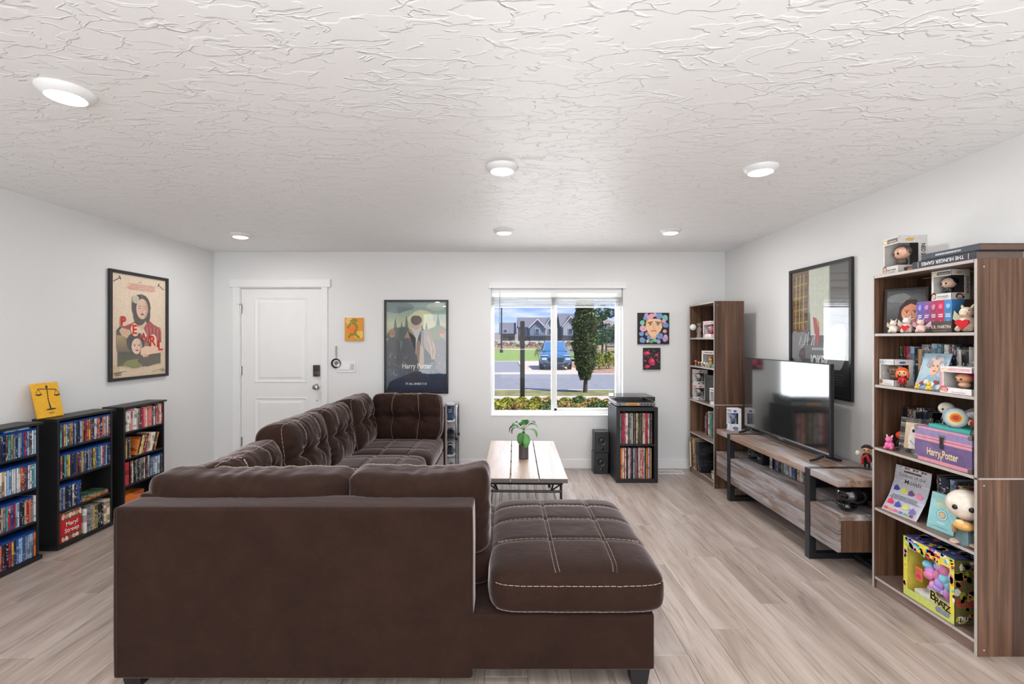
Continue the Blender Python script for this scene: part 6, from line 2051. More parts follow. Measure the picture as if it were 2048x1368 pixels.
for k in range(70):
    x = rg.uniform(.006, .286)
    y = H - rg.uniform(.004, .055) if k < 52 else rg.uniform(.05, .27)
    if k >= 52:
        x = rg.choice([rg.uniform(.004, .018), rg.uniform(.272, .288)])
    f.blob(x, y, rg.uniform(.006, .014), rg.uniform(.006, .013), rg.choice(BRI), k, .3)
    f.k -= 1
f.k += 1
f.STEP = .00016
for c, bo in ((C(236, 226, 90), .09), (C(26, 22, 26), .03)):
    for ch, x, y, s in (('B', .180, .062, .062), ('R', .203, .052, .048), ('A', .222, .050, .046), ('T', .240, .048, .046), ('Z', .258, .044, .046)):
        f.text(ch, x, y, s, c, bold=bo)
f.scribble(.19, .016, .27, .042, 3, C(90, 110, 190), 5, .7)
q = Art(b, frame((-X, -Y, 0), (1, 0, 0), (0, 0, 1)))
q.clip = (2 * X, H)
for k in range(60):
    q.blob(rg.uniform(.008, .136), rg.uniform(.02, .30), rg.uniform(.008, .02), rg.uniform(.008, .018), rg.choice([C(150, 150, 50), C(206, 120, 50), C(170, 50, 60), C(90, 120, 60), C(190, 170, 60), C(110, 90, 120), C(60, 60, 66), C(206, 206, 196)]), k, .3)
    q.k -= 1
q.k += 1
q.text('REGEN', .06, .085, .03, C(196, 50, 50), width=.09, bold=.03).text('TRU', .04, .02, .03, C(236, 236, 230), width=.05, bold=.03)
u = Art(b, frame((-X, -Y, H), (1, 0, 0), (0, 1, 0)))
u.clip = (2 * X, 2 * Y)
for k in range(50):
    u.blob(rg.uniform(.008, .136), rg.uniform(.01, .28), rg.uniform(.008, .02), rg.uniform(.008, .02), rg.choice(BRI + [C(50, 60, 110)] * 5), k + 7, .3)
    u.k -= 1
b.build('carton', M_print, t)
MB().box(-X - .0005, -X - .0001, -Y + m, Y - m, .04, H - .055).build('window_pane', M_glass, t)
d = MB()
for k in range(44):
    c = rg.choice([C(222, 150, 232), C(246, 170, 218), C(140, 212, 236), C(190, 160, 240), C(242, 140, 186), C(236, 226, 246)])
    d.ball((rg.uniform(-.035, .02), rg.uniform(-.112, .045), rg.uniform(.075, .25)), (.024, rg.uniform(.018, .03), rg.uniform(.02, .034)), 12, 8, c=c)
ink(d, 'doll', t, smooth=180)
cb = MB().box(-.045, -.042, .06, .10, .10, .17, 0, C(226, 130, 60))
Art(cb, frame((-.045, .10, .10), (0, -1, 0), (0, 0, 1))).blob(.02, .05, .014, .012, C(236, 90, 110), 3).blob(.02, .022, .016, .012, C(226, 50, 120), 5)
cb.build('accessory_card', M_print, t)
ink(MB().box(-.05, .03, -.09, .10, .003, .05, 0, C(244, 240, 236)), 'tray', t)

# ---- far bookcase
Z = FZ[4] + .0006
t = figurine('grey bust-like figure carrying a white ball, top shelf of the far bookcase', (2.115, 5.06, Z), .165, -.5, C(150, 142, 134), C(140, 140, 138), C(130, 110, 92), None, C(206, 130, 116), base=C(176, 166, 158), robe=True, big=.3)
ink(MB().ball((-.075, .02, .115), .034, 18, 12, c=C(236, 234, 230)), 'ball', t, smooth=180)
toybox('white toy box with a pink window, top shelf of the far bookcase', (2.11, 4.72, Z), (.12, .19, .168), 0, C(236, 226, 228), C(206, 150, 166), '', '', (C(236, 190, 180), C(206, 40, 96), C(190, 40, 90)), C(206, 60, 70), seed=12)
Z = FZ[3] + .0006
toybox('white toy box with a brown creature toy, second shelf of the far bookcase', (2.13, 4.76, Z), (.12, .27, .165), 0, C(236, 232, 226), C(120, 110, 104), '', '', (C(170, 130, 100), C(110, 84, 66), C(120, 90, 70)), C(190, 90, 60), seed=13)
figurine('tiny orange figure at the far end of the second shelf, far bookcase', (2.08, 5.07, Z), .06, -.4, C(226, 150, 110), C(190, 80, 50), C(190, 90, 60), C(226, 226, 220))
figurine('small green figure with red hair in front of the creature box', (2.053, 4.640, Z), .105, -.5, C(226, 150, 110), C(130, 140, 50), C(140, 60, 40), C(90, 90, 50), big=.38)
for k, yk in enumerate((4.93, 4.86, 4.79, 4.72)):
    figurine(['tan', 'pale', 'white', 'peach'][k] + ' thumb-sized figure in front of the creature box', (2.054, yk, Z), .05, -.4, [C(226, 176, 140), C(236, 206, 180), C(240, 238, 232), C(232, 184, 160)][k], [C(150, 110, 80), C(206, 190, 160), C(60, 60, 60), C(120, 120, 90)][k], None, C(120, 90, 70), group='thumb-sized figures on the far bookcase')
Z = FZ[2] + .0006
for k, (l, dz, c2) in enumerate((('lower grey and pink toy box of the stack of two, far bookcase', 0, C(206, 120, 120)), ('upper grey and white toy box of the stack of two, far bookcase', .1625, C(140, 130, 130)))):
    toybox(l, (2.115, 5.045, Z + dz), (.125, .10, .162), 0, C(222, 216, 214), c2, '', '', (C(206, 190, 180), C(90, 90, 96), C(60, 58, 60)), C(206, 80, 80), seed=15 + k)
toybox('white toy box standing alone by the side panel, third shelf of the far bookcase', (2.12, 4.615, Z), (.13, .11, .165), 0, C(236, 232, 230), C(150, 60, 70), '', '', (C(216, 190, 176), C(70, 70, 80), C(60, 44, 40)), C(206, 60, 60), seed=18)
t = thing('storage_box', 'plain black storage box behind the toy boxes, third shelf of the far bookcase', 'box', (2.20, 4.80, Z))
MB().box(-.09, .09, -.11, .11, 0, .25).build('body', M_black, t, bevel=.003)
MB().box(-.094, .094, -.114, .114, .25, .285).build('box_lid', M_black, t, bevel=.003)
Z = FZ[1] + .0006
for k, (c, w, h) in enumerate((('grey', .02, .20), ('crimson', .014, .235), ('dark red', .02, .245), ('black', .02, .25), ('white', .03, .26), ('teal', .045, .245), ('green', .03, .255), ('black', .03, .24), ('white', .03, .2), ('brown', .03, .23), ('navy', .03, .235))):
    put('hardback_book', 'book', case_mesh(w, .16, h, 'book'), (2.12, 4.93 - sum((.02, .014, .02, .02, .03, .045, .03, .03, .03, .03, .03)[:k]) - .001 * k, Z), PI, c, f'{c} book, {ordinal(k + 1)} from the far end, above the records in the far bookcase', 'books above the records')

# ---- on the television stand
toybox('white and blue toy box behind the television at the far end of the stand', (2.16, 4.388, .6006), (.10, .085, .205), 0, C(232, 234, 240), C(120, 130, 160), '', '', (C(130, 136, 160), C(60, 70, 110), C(90, 96, 130)), C(60, 90, 150), low=.3, seed=20)
t = figurine('small dark-haired figure in red and black robes beside the television', (2.395, 3.075, .6006), .155, -.75, C(232, 178, 142), C(40, 36, 40), C(44, 34, 32), C(40, 38, 42), C(40, 36, 40), base=C(52, 54, 56), big=.36)
ink(MB().tube([(-.02, 0, .092), (-.03, .02, .075), (-.028, .02, .03)], [.009, .009, .008], 8, c=C(186, 36, 30)).tube([(-.02, 0, .092), (-.032, -.014, .07), (-.03, -.016, .05)], [.009, .009, .008], 8, c=C(176, 30, 28)), 'scarf', t, smooth=60)
ink(MB().ball((-.03, .045, .10), (.016, .016, .02), 12, 8, c=C(236, 226, 210)), 'bird', t, smooth=180)
t = thing('skull_ornament', 'glossy black skull-shaped ornament in the near bay of the television stand', 'ornament', (2.165, 2.905, .3856))
def skull(d):
    v = Vector(d)
    k = 1.0
    if d.z < -.2:
        k *= 1 - .25 * min(1, (-.2 - d.z) * 1.2)
    for s in (-1, 1):
        dd = (Vector((-.82, s * .40, .02)) - d).length
        k -= .20 * math.exp(-(dd / .20) ** 2)
        k += .05 * math.exp(-((Vector((-.80, s * .40, .34)) - d).length / .16) ** 2)
    k -= .14 * math.exp(-((Vector((-.97, 0, -.26)) - d).length / .13) ** 2)
    return v * k
MB().ball((0, 0, .098), (.088, .072, .070), 40, 28, fn=skull).build('cranium', M_blackgloss, t, 180)
MB().ball((-.028, 0, .034), (.058, .048, .034), 24, 14).build('jaw', M_blackgloss, t, 180)
for k in range(6):
    MB().ball((-.083 + abs(k - 2.5) * .005, (k - 2.5) * .0125, .045), (.008, .006, .011), 8, 6).build('tooth', M_blackgloss, t, 180)

# ------------------------------------------------------------------ shoe rack and shoes
t = thing('shoe_rack', 'chrome four-tier shoe rack against the back wall behind the sofa', 'shoe rack', (-.83, 5.085, 0))
for x in (-.31, .31):
    MB().tube([(x, -.125, .012), (x, -.125, .70), (x, -.115, .735), (x, -.09, .75), (x, .09, .75), (x, .115, .735), (x, .125, .70), (x, .125, .012)], .011, 10).build('side_rail', M_chrome, t, 60)
    for y in (-.125, .125):
        MB().lathe([(.015, 0), (.015, .02), (.012, .024)], 12, o=(x, y, 0)).build('foot', M_rubber, t)
        MB().lathe([(.014, 0), (.014, .03)], 10, o=(x, y, .38)).build('joint_sleeve', M_black, t, 40)
for z in (.20, .375, .565):
    for y in (-.115, -.04, .04, .115):
        MB().tube([(-.31, y, z), (.31, y, z + 0)], .005, 8).build('rail', M_chrome, t, 60)
def shoe(label, loc, rz, L, Hh, shaft, upper, sole, name='shoe', group=None, straps=False):
    """toe towards its own -y"""
    t = thing(name, label, 'shoe', loc, rz, group)
    rings, srings = [], []
    for i in range(11):
        u = i / 10
        w = (.046 * math.sin(PI * (.16 + .76 * u)) + .012) * (1 - .12 * math.exp(-((u - .55) / .16) ** 2))
        h = .030 + (Hh - .030) * min(1, max(0, (u - .25) / .42)) ** 1.2
        if u < .25:
            h = .030 * (.62 + .38 * (u / .25) ** .5) + .012
        if u > .95:
            h *= .94
        y = -L / 2 + L * u
        ring, sr = [], []
        for j in range(14):
            a_ = 2 * PI * j / 14
            x, zz = math.cos(a_), math.sin(a_)
            ring.append((w * x * (1 - .15 * max(0, zz)), y, .018 + (h / 2) * (1 + zz)))
            sr.append((w * 1.07 * x, y * 1.03, .011 + .011 * zz))
        rings.append(ring); srings.append(sr)
    ink(MB().loft(rings, c=upper), 'upper', t, smooth=60)
    ink(MB().loft(srings, c=sole), 'sole', t, smooth=60)
    if shaft:
        pf = [(.040, Hh * .5), (.043, Hh), (.050, Hh + shaft * .7), (.052, Hh + shaft), (.046, Hh + shaft), (.040, Hh)]
        m = Matrix.Translation((0, L * .20, 0)) @ Matrix.Diagonal((1, 1.25, 1, 1))
        ink(MB().lathe(pf, 18, c=upper, mat=m), 'shaft', t, smooth=60)
        ink(MB().lathe([(.052, Hh + shaft - .018), (.055, Hh + shaft - .008), (.052, Hh + shaft + .004), (.046, Hh + shaft)], 18, c=sole, mat=m), 'cuff', t, smooth=60)
        lz = MB()
        for k in range(5):
            lz.tube([(-.02, L * .20 - .058 + .002 * k, Hh + k * .016), (.02, L * .20 - .058, Hh + .008 + k * .016)], .0025, 6, c=C(236, 236, 236))
        ink(lz, 'lace', t, smooth=60)
    else:
        ink(MB().ball((0, L * .20, Hh + .012), (.030, .055, .010), 14, 8, c=C(22, 22, 24)), 'opening', t, smooth=180)
        if straps:
            ink(MB().tube([(-.04, 0, .03), (-.03, -.01, Hh + .01), (0, -.015, Hh + .02), (.03, -.01, Hh + .01), (.04, 0, .03)], .008, 8, c=sole), 'strap', t, smooth=60)
    return t
NV = C(44, 62, 88)
for i, (lab, x) in enumerate((('navy snow boot with a white cuff, on the top tier by the outer rail', -.568), ('navy snow boot with a white cuff, inner one on the top tier', -.70))):
    shoe(lab, (x - .03, 5.075, .5705), .12, .24, .085, .095, NV, C(222, 222, 226), 'boot', 'pair of snow boots')
for lab, x in (('black sneaker with a looped strap, on the second tier by the outer rail', -.575), ('black sneaker with a looped strap, inner one on the second tier', -.70)):
    shoe(lab, (x - .02, 5.075, .3805), .1, .26, .075, 0, C(34, 38, 46), C(70, 74, 82), 'sneaker', 'pair of black sneakers', True)
for lab, x in (('charcoal trainer with a white sole line, third tier by the outer rail', -.580), ('charcoal trainer with a white sole line, inner one on the third tier', -.70)):
    shoe(lab, (x - .02, 5.075, .2055), .12, .25, .085, 0, C(48, 56, 68), C(206, 208, 212), 'trainer', 'pair of charcoal trainers', True)
for lab, x in (('lilac clog on the floor under the shoe rack, outer one', -.585), ('lilac clog on the floor under the shoe rack, inner one', -.72)):
    shoe(lab, (x, 5.06, 0), .05, .23, .07, 0, C(140, 128, 206), C(170, 160, 226), 'clog', 'pair of lilac clogs')

# ------------------------------------------------------------------ the street outside the window
ZG = -.30
def ground(name, x0, x1, y0, y1, m, z=ZG, th=.1):
    return structure(MB().box(x0, x1, y0, y1, z - th, z).build(name, m))
def speckle(name, a, b, scale, rough=.9, bmp=.4, mid=None):
    m, t, bs = newmat(name)
    tcn = N(t, 'ShaderNodeTexCoord')
    n = N(t, 'ShaderNodeTexNoise', i_Scale=scale, i_Detail=6., i_Roughness=.7)
    t.links.new(tcn.outputs['Object'], n.inputs['Vector'])
    r = ramp(t, [(.32, a), (.68, b)] if mid is None else [(.3, a), (.5, mid), (.7, b)])
    t.links.new(n.outputs['Fac'], r.inputs[0])
    t.links.new(r.outputs[0], bs.inputs['Base Color'])
    bs.inputs['Roughness'].default_value = rough
    bump(t, bs, n.outputs['Fac'], bmp, .01)
    return m
K_ = .58       # sunlit albedo scale: these surfaces stand in full sun
def D(r, g, b_):
    return tuple(c * K_ for c in C(r, g, b_)[:3]) + (1,)
M_asph = speckle('asphalt', D(146, 146, 152), D(172, 172, 178), 3.)
M_conc = speckle('concrete', D(226, 204, 184), D(244, 226, 208), 2.)
M_lawn = speckle('lawn_grass', D(120, 150, 60), D(176, 196, 96), 1.6, mid=D(146, 176, 74))
M_strip = speckle('dry_grass', D(110, 118, 62), D(196, 184, 122), 2.2, mid=D(146, 146, 84))
M_mulch = speckle('bark_mulch', D(150, 112, 84), D(226, 184, 150), 6.)
M_curb = plain('kerb_concrete', D(240, 236, 232), .8)
ground('ground', -160, 260, 5.6, 420, M_strip, ZG - .06)
ground('planting_bed', -14, 18, 5.5, 13.0, M_mulch)
ground('sidewalk', -60, 60, 13.05, 14.3, M_conc, ZG + .01)
ground('grass_strip', -60, 60, 14.35, 15.9, M_strip, ZG + .015)
ground('kerb', -60, 60, 15.95, 16.1, M_curb, ZG + .01)
ground('road', -60, 60, 16.1, 23.4, M_asph, ZG - .03)
ground('kerb', -60, 60, 23.4, 23.75, M_curb, ZG)
ground('side_road', -40, .95, 24.6, 36.5, M_asph, ZG - .01)
ground('verge', -40, .95, 23.8, 24.55, M_conc, ZG)
ground('driveway', 1.0, 4.25, 23.8, 36.5, M_conc, ZG)
ground('mulch_bed', 4.3, 40, 23.8, 40, M_mulch, ZG)
ground('lawn', -60, 8.2, 37.2, 80, M_lawn, ZG)
ground('path', -60, 60, 36.6, 37.15, M_curb, ZG)
ground('far_bed', -60, 60, 80.2, 119, M_mulch, ZG)

M_foli = printmat('foliage', .55)
def leafcloud(b, n, fn, size, cols, seed):
    r = random.Random(seed)
    for _ in range(n):
        p = Vector(fn(r))
        u = Vector((r.gauss(0, 1), r.gauss(0, 1), r.gauss(0, 1))).normalized()
        v = u.orthogonal().normalized()
        s = size * r.uniform(.6, 1.3)
        w = u.cross(v)
        b.add([p - v * s, p + w * s * .5, p + v * s, p - w * s * .5], [(0, 1, 2, 3)], 0, r.choice(cols))
    return b
M_bark = plain('bark', D(96, 80, 66), .9, vary=.3, scale=14, bmp=.6, bd=.02)
GR = [D(70, 92, 38), D(92, 116, 44), D(50, 70, 32), D(120, 140, 60)]
t = thing('street_tree', 'narrow columnar green tree on the grass strip outside the window', 'tree', (2.62, 15.2, ZG + .015))
MB().tube([(0, 0, 0), (.02, 0, .5), (-.02, .02, 1.4), (.02, 0, 2.8)], [.075, .06, .045, .02], 10).build('trunk', M_bark, t, 60)
def colm(r):
    z = r.uniform(.42, 3.45)
    k = (z - .42) / 3.03
    rad = .46 * math.sin(PI * min(1, (k * .86 + .10))) ** .8 * (.94 + .06 * math.sin(z * 9))
    a = r.uniform(0, 2 * PI)
    q = r.uniform(.1, 1) ** .5 * rad
    return (q * math.cos(a), q * math.sin(a), z)
for k in range(9):
    a = k * 2.4
    MB().tube([(0, 0, .5 + k * .25), (.16 * math.cos(a), .16 * math.sin(a), .9 + k * .25)], [.018, .006], 6).build('branch', M_bark, t, 60)
o = leafcloud(MB(), 11000, colm, .046, GR, 3).build('crown', M_foli, t)
o['kind'] = 'stuff'
def round_tree(label, x, y, h, rad, seed, cols):
    t = thing('street_tree', label, 'tree', (x, y, ZG))
    MB().tube([(0, 0, 0), (.04 * rad, 0, h * .35), (0, 0, h * .8)], [.08 * rad, .06 * rad, .02], 8).build('trunk', M_bark, t, 60)
    rr2 = random.Random(seed)
    cl = [(rr2.gauss(0, rad * .42), rr2.gauss(0, rad * .42), h * rr2.uniform(.38, .92), rad * rr2.uniform(.3, .55)) for _ in range(9)]
    def f(r):
        c = r.choice(cl)
        v = Vector((r.gauss(0, 1), r.gauss(0, 1), r.gauss(0, 1))).normalized() * c[3] * r.uniform(.5, 1) ** .4
        return (c[0] + v.x, c[1] + v.y, c[2] + v.z)
    o = leafcloud(MB(), 2600, f, .10 * rad ** .5, cols, seed).build('crown', M_foli, t)
    o['kind'] = 'stuff'
DG = [D(70, 112, 70), D(92, 136, 84), D(56, 92, 62), D(110, 150, 96)]
round_tree('loose blue-green tree behind the columnar tree outside', 9.4, 45, 4.9, 1.35, 5, DG)
round_tree('dark green tree at the edge of the window view', 16.4, 68, 4.2, 2.2, 6, [D(60, 96, 66), D(76, 112, 76)])
def bush(label, x, y, h, rad, seed, cols, n=700, size=.05, group=None, name='shrub'):
    t = thing(name, label, 'shrub', (x, y, ZG), 0, group)
    st = MB()
    rr2 = random.Random(seed)
    for k in range(5):
        st.tube([(0, 0, 0), (rr2.uniform(-.5, .5) * rad, rr2.uniform(-.5, .5) * rad, h * .6)], [.012, .005], 5)
    st.build('stem', M_bark, t)
    def f(r):
        a = r.uniform(0, 2 * PI)
        q = rad * r.uniform(0, 1) ** .5
        z = h * (1 - (q / rad) ** 2.2) ** .5 * r.uniform(.25, 1) ** .35
        return (q * math.cos(a), q * math.sin(a), max(.01, z))
    o = leafcloud(MB(), n, f, size, cols, seed).build('foliage', M_foli, t)
    o['kind'] = 'stuff'
YG = [D(176, 190, 70), D(206, 206, 96), D(120, 150, 56)]
bush('bright green shrub in the mulch bed, beside the columnar tree', 5.45, 27.0, 1.0, .34, 11, YG, 1600)
bush('bright green shrub in the mulch bed, nearest the edge of the view', 6.15, 27.6, 1.05, .38, 12, YG, 1600)
bush('yellow-green shrub between the lawn and the parked car', 3.2, 44, 1.0, .42, 13, YG)
BED = [[D(206, 206, 60), D(226, 220, 90), D(150, 170, 50), D(120, 110, 60)], [D(96, 130, 60), D(60, 96, 50), D(150, 170, 80)], [D(206, 180, 96), D(170, 120, 80), D(150, 160, 70), D(226, 200, 110)]]
for k in range(44):
    x = -.75 + (k // 4) * .40 + (k % 2) * .2
    y = (12.72, 12.36, 12.0, 11.64)[k % 4]
    c = [1, 0, 0, 0, 0, 2, 0, 1, 2, 2, 1][(k // 4 + k % 4) % 11]
    nm = ['yellow', 'dark green', 'tawny'][c]
    bush(f'low {nm} ground-cover clump, {ordinal(k // 4 + 1)} from the door side, {("sidewalk", "second", "third", "house")[k % 4]} row of the bed outside', x, y, rnd.uniform(.10, .20), .185, 40 + k, BED[c], 420, .042, 'ground-cover clumps below the window', 'ground_cover')
for k in range(11):
    x = -6 + k * 1.9
    bush(f'{["reddish", "olive", "dusty green"][k % 3]} far shrub beyond the lawn, {ordinal(k + 1)} from the lamp post side', x, 92 + (k % 3) * 2, rnd.uniform(.8, 1.5), 1.2, 80 + k, [[D(190, 130, 110), D(150, 110, 90)], [D(120, 130, 80), D(150, 156, 100)], [D(206, 206, 176), D(120, 140, 96)]][k % 3], 220, .16, 'shrubs beyond the lawn')
t = thing('wooden_post', 'dark square timber post standing outside just beyond the planting bed', 'post', (.485, 12.95, ZG))
MB().box(-.062, .062, -.062, .062, 0, 2.22).build('shaft', plain('dark_timber', D(34, 28, 26), .8, vary=.3, scale=9, bmp=.4), t, bevel=.006)
MB().prism([(-.066, 2.22), (.066, 2.22), (.05, 2.255), (-.05, 2.255)], lambda u, v, w: Vector((u, w, v)), -.066, .066).build('cap', plain('post_cap', D(60, 52, 48), .8), t)
t = thing('street_lamp', 'tall thin dark street lamp far behind the timber post', 'street lamp', (-.45, 60, ZG))
MB().tube([(0, 0, 0), (0, 0, 9.0)], [.11, .07], 10).build('pole', plain('lamp_dark_metal', D(60, 62, 70), .5), t, 60)
MB().box(-.15, .8, -.12, .12, 9.0, 9.14).build('lamp_head', MATS['lamp_dark_metal'], t, bevel=.02)
MB().lathe([(.22, 0), (.2, .4), (.12, .45)], 12).build('base', MATS['lamp_dark_metal'], t)
t = thing('rail_fence', 'black rail fence at the edge of the view behind the bright shrubs', 'fence', (8.6, 34, ZG))
for k in range(5):
    MB().box(-1.2 + k * .9 - .05, -1.2 + k * .9 + .05, -.05, .05, 0, 1.35).build('post', plain('fence_black', D(50, 50, 54), .6), t)
for z in (.35, .75, 1.15):
    MB().box(-1.2, 2.4, -.02, .02, z, z + .08).build('rail', MATS['fence_black'], t)

# the parked car
def car():
    t = thing('car', 'blue compact suv parked across the street, facing the house', 'car', (3.0, 28.3, ZG + .001), -.06)
    M_blue = plain('car_blue', (.04, .16, .32, 1), .25, .3, coat=1., vary=.02)
    M_cdark = plain('car_dark_trim', D(36, 38, 42), .5)
    M_cglass = plain('car_glass', D(120, 160, 176), .08, coat=.5)
    def ring(y, hw, z0, z1, p=4.5, n=24):
        out = []
        for j in range(n):
            a = 2 * PI * j / n
            c, s = math.cos(a), math.sin(a)
            k = (abs(c) ** p + abs(s) ** p) ** (-1 / p)
            out.append((hw * c * k, y, (z0 + z1) / 2 + (z1 - z0) / 2 * s * k))
        return out
    MB().loft([ring(*r) for r in ((-2.12, .62, .38, .70), (-2.08, .78, .30, .84), (-1.95, .87, .24, .94), (-1.5, .905, .22, 1.00), (-.95, .91, .22, 1.05), (0, .915, .22, 1.06), (1.6, .91, .22, 1.08), (2.0, .86, .26, 1.04), (2.12, .74, .34, .9))]).build('body', M_blue, t, 50)
    def cab(y, hw, z0, z1, top):
        return [(-hw, y, z0), (hw, y, z0), (top, y, z1), (top * .85, y, z1 + .03), (-top * .85, y, z1 + .03), (-top, y, z1)]
    MB().loft([cab(-.98, .78, 1.02, 1.06, .76), cab(-.15, .80, 1.04, 1.53, .60), (cab(.3, .81, 1.04, 1.57, .61)), cab(1.4, .80, 1.05, 1.55, .60), cab(2.0, .76, 1.05, 1.12, .70)]).build('cabin', M_blue, t, 30, bevel=.03)
    MB().add([(-.72, -.955, 1.10), (.72, -.955, 1.10), (.56, -.20, 1.525), (-.56, -.20, 1.525)], [(0, 1, 2, 3)]).add([(-.72, -.965, 1.09), (.72, -.965, 1.09), (.56, -.21, 1.515), (-.56, -.21, 1.515)], [(0, 1, 2, 3)]).build('windscreen', M_cglass, t)
    for s in (-1, 1):
        MB().add([(s * .815, -.62, 1.10), (s * .815, 1.2, 1.12), (s * .63, .95, 1.50), (s * .63, -.02, 1.48)], [(0, 1, 2, 3) if s > 0 else (3, 2, 1, 0)]).build('side_window', M_cglass, t)
        MB().ball((s * 1.0, -.55, 1.10), (.10, .06, .075), 12, 8).build('wing_mirror', M_blue, t, 180)
        MB().box(s * .62 - .2, s * .62 + .2, -2.135, -2.02, .80, .85).build('daytime_light', plain('lamp_clear', D(236, 240, 244), .2), t, bevel=.01)
        MB().box(s * .66 - .14, s * .66 + .14, -2.135, -2.0, .56, .70).build('headlight', MATS['lamp_clear'], t, bevel=.02)
        MB().box(s * .62 - .10, s * .62 + .10, -2.14, -2.0, .36, .42).build('fog_lamp', M_cdark, t, bevel=.01)
        for y in (-1.32, 1.32):
            m = Matrix.Translation((s * .80, y, .335)) @ Matrix.Rotation(PI / 2, 4, 'Y')
            w = MB().lathe([(.335, -.11), (.335, .11), (.30, .125), (.22, .11)], 26, mat=m).build('wheel', M_cdark, t, 40)
            MB().lathe([(.20, -.115), (.21, .115), (.03, .12)], 12, mat=m).build('rim', plain('alloy', D(190, 190, 194), .3, .8), w, 40)
    MB().prism([(-.48, .70), (.48, .70), (.38, .44), (-.38, .44)], lambda u, v, w: Vector((u, -2.14 + w, v)), 0, .12).build('grille', M_cdark, t)
    MB().prism([(-.70, .36), (.70, .36), (.6, .25), (-.6, .25)], lambda u, v, w: Vector((u, -2.13 + w, v)), 0, .15).build('lower_grille', M_cdark, t)
    MB().lathe([(.07, 0), (.065, .02)], 18, mat=Matrix.Translation((0, -2.13, .77)) @ Matrix.Rotation(PI / 2, 4, 'X') @ Matrix.Diagonal((1.3, 1, 1, 1))).build('badge', MATS['alloy'], t)
    for s in (-1, 1):
        MB().tube([(s * .58, .0, 1.585), (s * .58, .2, 1.63), (s * .58, 1.2, 1.62), (s * .58, 1.4, 1.57)], .018, 8).build('roof_rail', M_cdark, t, 60)
car()

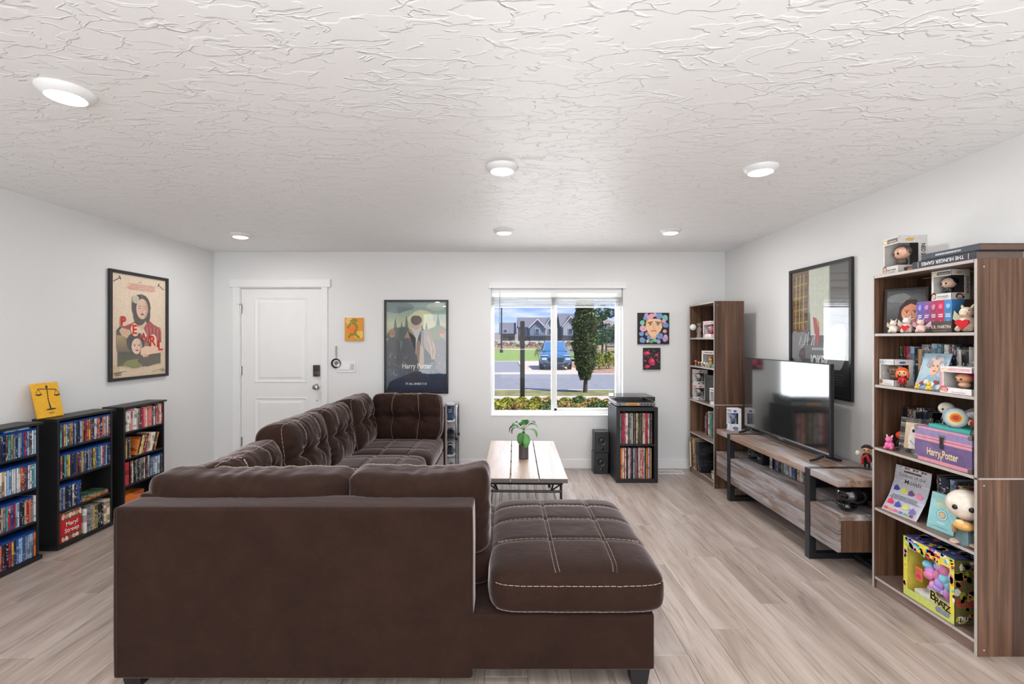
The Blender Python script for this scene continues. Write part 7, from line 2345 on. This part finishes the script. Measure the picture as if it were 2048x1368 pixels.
# townhouses across the field and the bare hill behind
M_sid = plain('blue_grey_siding', D(132, 158, 184), .7)
M_sid2 = plain('pale_siding', D(186, 200, 212), .7)
M_roof = plain('grey_shingle', D(126, 126, 140), .8, vary=.15, scale=2)
M_wtrim = plain('white_fascia', D(246, 248, 252), .6)
M_hglass = plain('house_glass', D(70, 84, 104), .1, coat=.5)
M_dkwood = plain('dark_canopy', D(92, 78, 80), .7)
def house(label, X0, X1, wings, y=125., zr=7.2, ze=4.6, siding=M_sid):
    cx = (X0 + X1) / 2
    t = thing('townhouse', label, 'house', (cx, y, ZG))
    q = lambda x: x - cx
    h = lambda z: z - ZG
    MB().box(q(X0), q(X1), 0, 9, 0, h(ze)).build('wall', siding, t)
    fx = lambda u, v, w: Vector((w, u, v))
    MB().prism([(-.5, h(ze) - .1), (4.5, h(zr)), (9.5, h(ze) - .1), (9.5, h(ze) + .1), (4.5, h(zr) + .25), (-.5, h(ze) + .1)], fx, q(X0) - .4, q(X1) + .4).build('roof', M_roof, t)
    MB().prism([(0, h(ze)), (4.5, h(zr)), (9, h(ze))], fx, q(X0), q(X1)).build('gable_wall', siding, t)
    fz = lambda u, v, w: Vector((u, w, v))
    for a, b2, pk, sd in wings:
        m = (a + b2) / 2
        MB().prism([(q(a), 0), (q(b2), 0), (q(b2), h(ze)), (q(m), h(pk)), (q(a), h(ze))], fz, -1.2, .5).build('gable_wall', sd, t)
        for s in (-1, 1):
            e = a - .35 if s < 0 else b2 + .35
            ev = h(ze) - .3
            MB().prism([(q(m), h(pk) + .05), (q(m), h(pk) + .35), (q(e), ev + .3), (q(e), ev)], fz, -1.6, 4.).build('roof_slope', M_roof, t)
            MB().prism([(q(m), h(pk) - .05), (q(m), h(pk) + .32), (q(e), ev + .27), (q(e), ev - .1)], fz, -1.75, -1.6).build('fascia', M_wtrim, t)
        w = MB().box(q(m) - .6, q(m) + .6, -1.35, -1.2, 3.2, 4.6).build('window', M_wtrim, t)
        MB().box(q(m) - .48, q(m) + .48, -1.4, -1.3, 3.32, 4.48).build('pane', M_hglass, w)
    n = int((X1 - X0) / 2.6)
    for k in range(n):
        x = X0 + 1.3 + k * 2.6
        w = MB().box(q(x) - .55, q(x) + .55, -.1, 0, 3.1, 4.4).build('window', M_wtrim, t)
        MB().box(q(x) - .44, q(x) + .44, -.15, -.05, 3.2, 4.3).build('pane', M_hglass, w)
        w = MB().box(q(x) - .8, q(x) + .8, -.1, 0, .2, 2.1).build('garage_door' if k % 2 else 'window', M_wtrim, t)
        if k % 2 == 0:
            MB().box(q(x) - .65, q(x) + .65, -.15, -.05, .5, 1.9).build('pane', M_hglass, w)
    MB().box(q(X0), q(X1), -2.2, -.05, 2.45, 2.7).build('canopy', M_dkwood, t)
    for k in range(n + 1):
        x = X0 + .2 + k * (X1 - X0 - .4) / n
        MB().box(q(x) - .12, q(x) + .12, -2.1, -1.86, 0, 2.45).build('porch_post', M_dkwood, t)
house('blue-grey townhouse with two white-edged gables, behind the parked car', 3.8, 13.6, ((6.6, 10.6, 6.6, M_sid), (10.7, 13.4, 6.9, M_sid2)))
house('blue-grey townhouse with one broad gable, beside the columnar tree', 15.0, 24., ((15.4, 19.2, 7.3, M_sid2),), 124., 8.2, 4.8)
house('low grey house with a long sloping roof, behind the timber post', -1.2, 2.7, (), 126., 5.8, 2.9, plain('grey_siding', D(150, 158, 170), .7))
house('pale distant house at the edge of the view past the dark tree', 29, 38, ((31, 35, 5.6, M_sid2),), 150., 5.6, 3.8, M_sid2)
# garden walls, parked vehicles far off are left as low white walls
t = thing('garden_wall', 'low pale garden wall in front of the distant houses', 'wall', (8, 121.5, ZG))
for k in range(12):
    MB().box(-14 + k * 2.5, -14 + k * 2.5 + 2.3, 0, .3, 0, 1.3).build('panel', plain('pale_wall', D(240, 232, 224), .8), t)
b = MB()
pts = []
for k in range(41):
    x = -1800 + k * 110
    z = 30 + 95 * math.exp(-((x - 330) / 230) ** 2) + 55 * math.exp(-((x - 700) / 300) ** 2) + 24 * noise.noise(Vector((k * .6, 2, 0)))
    pts.append((x, max(4, z)))
vs = [(x, 2600, z) for x, z in pts] + [(x, 2200, -8) for x, z in pts] + [(x, 3000, -8) for x, z in pts]
n = len(pts)
b.add(vs, [(n + i, n + i + 1, i + 1, i) for i in range(n - 1)] + [(i, i + 1, 2 * n + i + 1, 2 * n + i) for i in range(n - 1)])
structure(b.build('hills', speckle('dry_hill', D(150, 136, 136), D(186, 166, 156), .01), smooth=180))
structure(MB().box(-3500, 3500, 420, 3000, -3, -1).build('plain_ground', speckle('far_land', D(150, 150, 120), D(190, 180, 150), .02)))
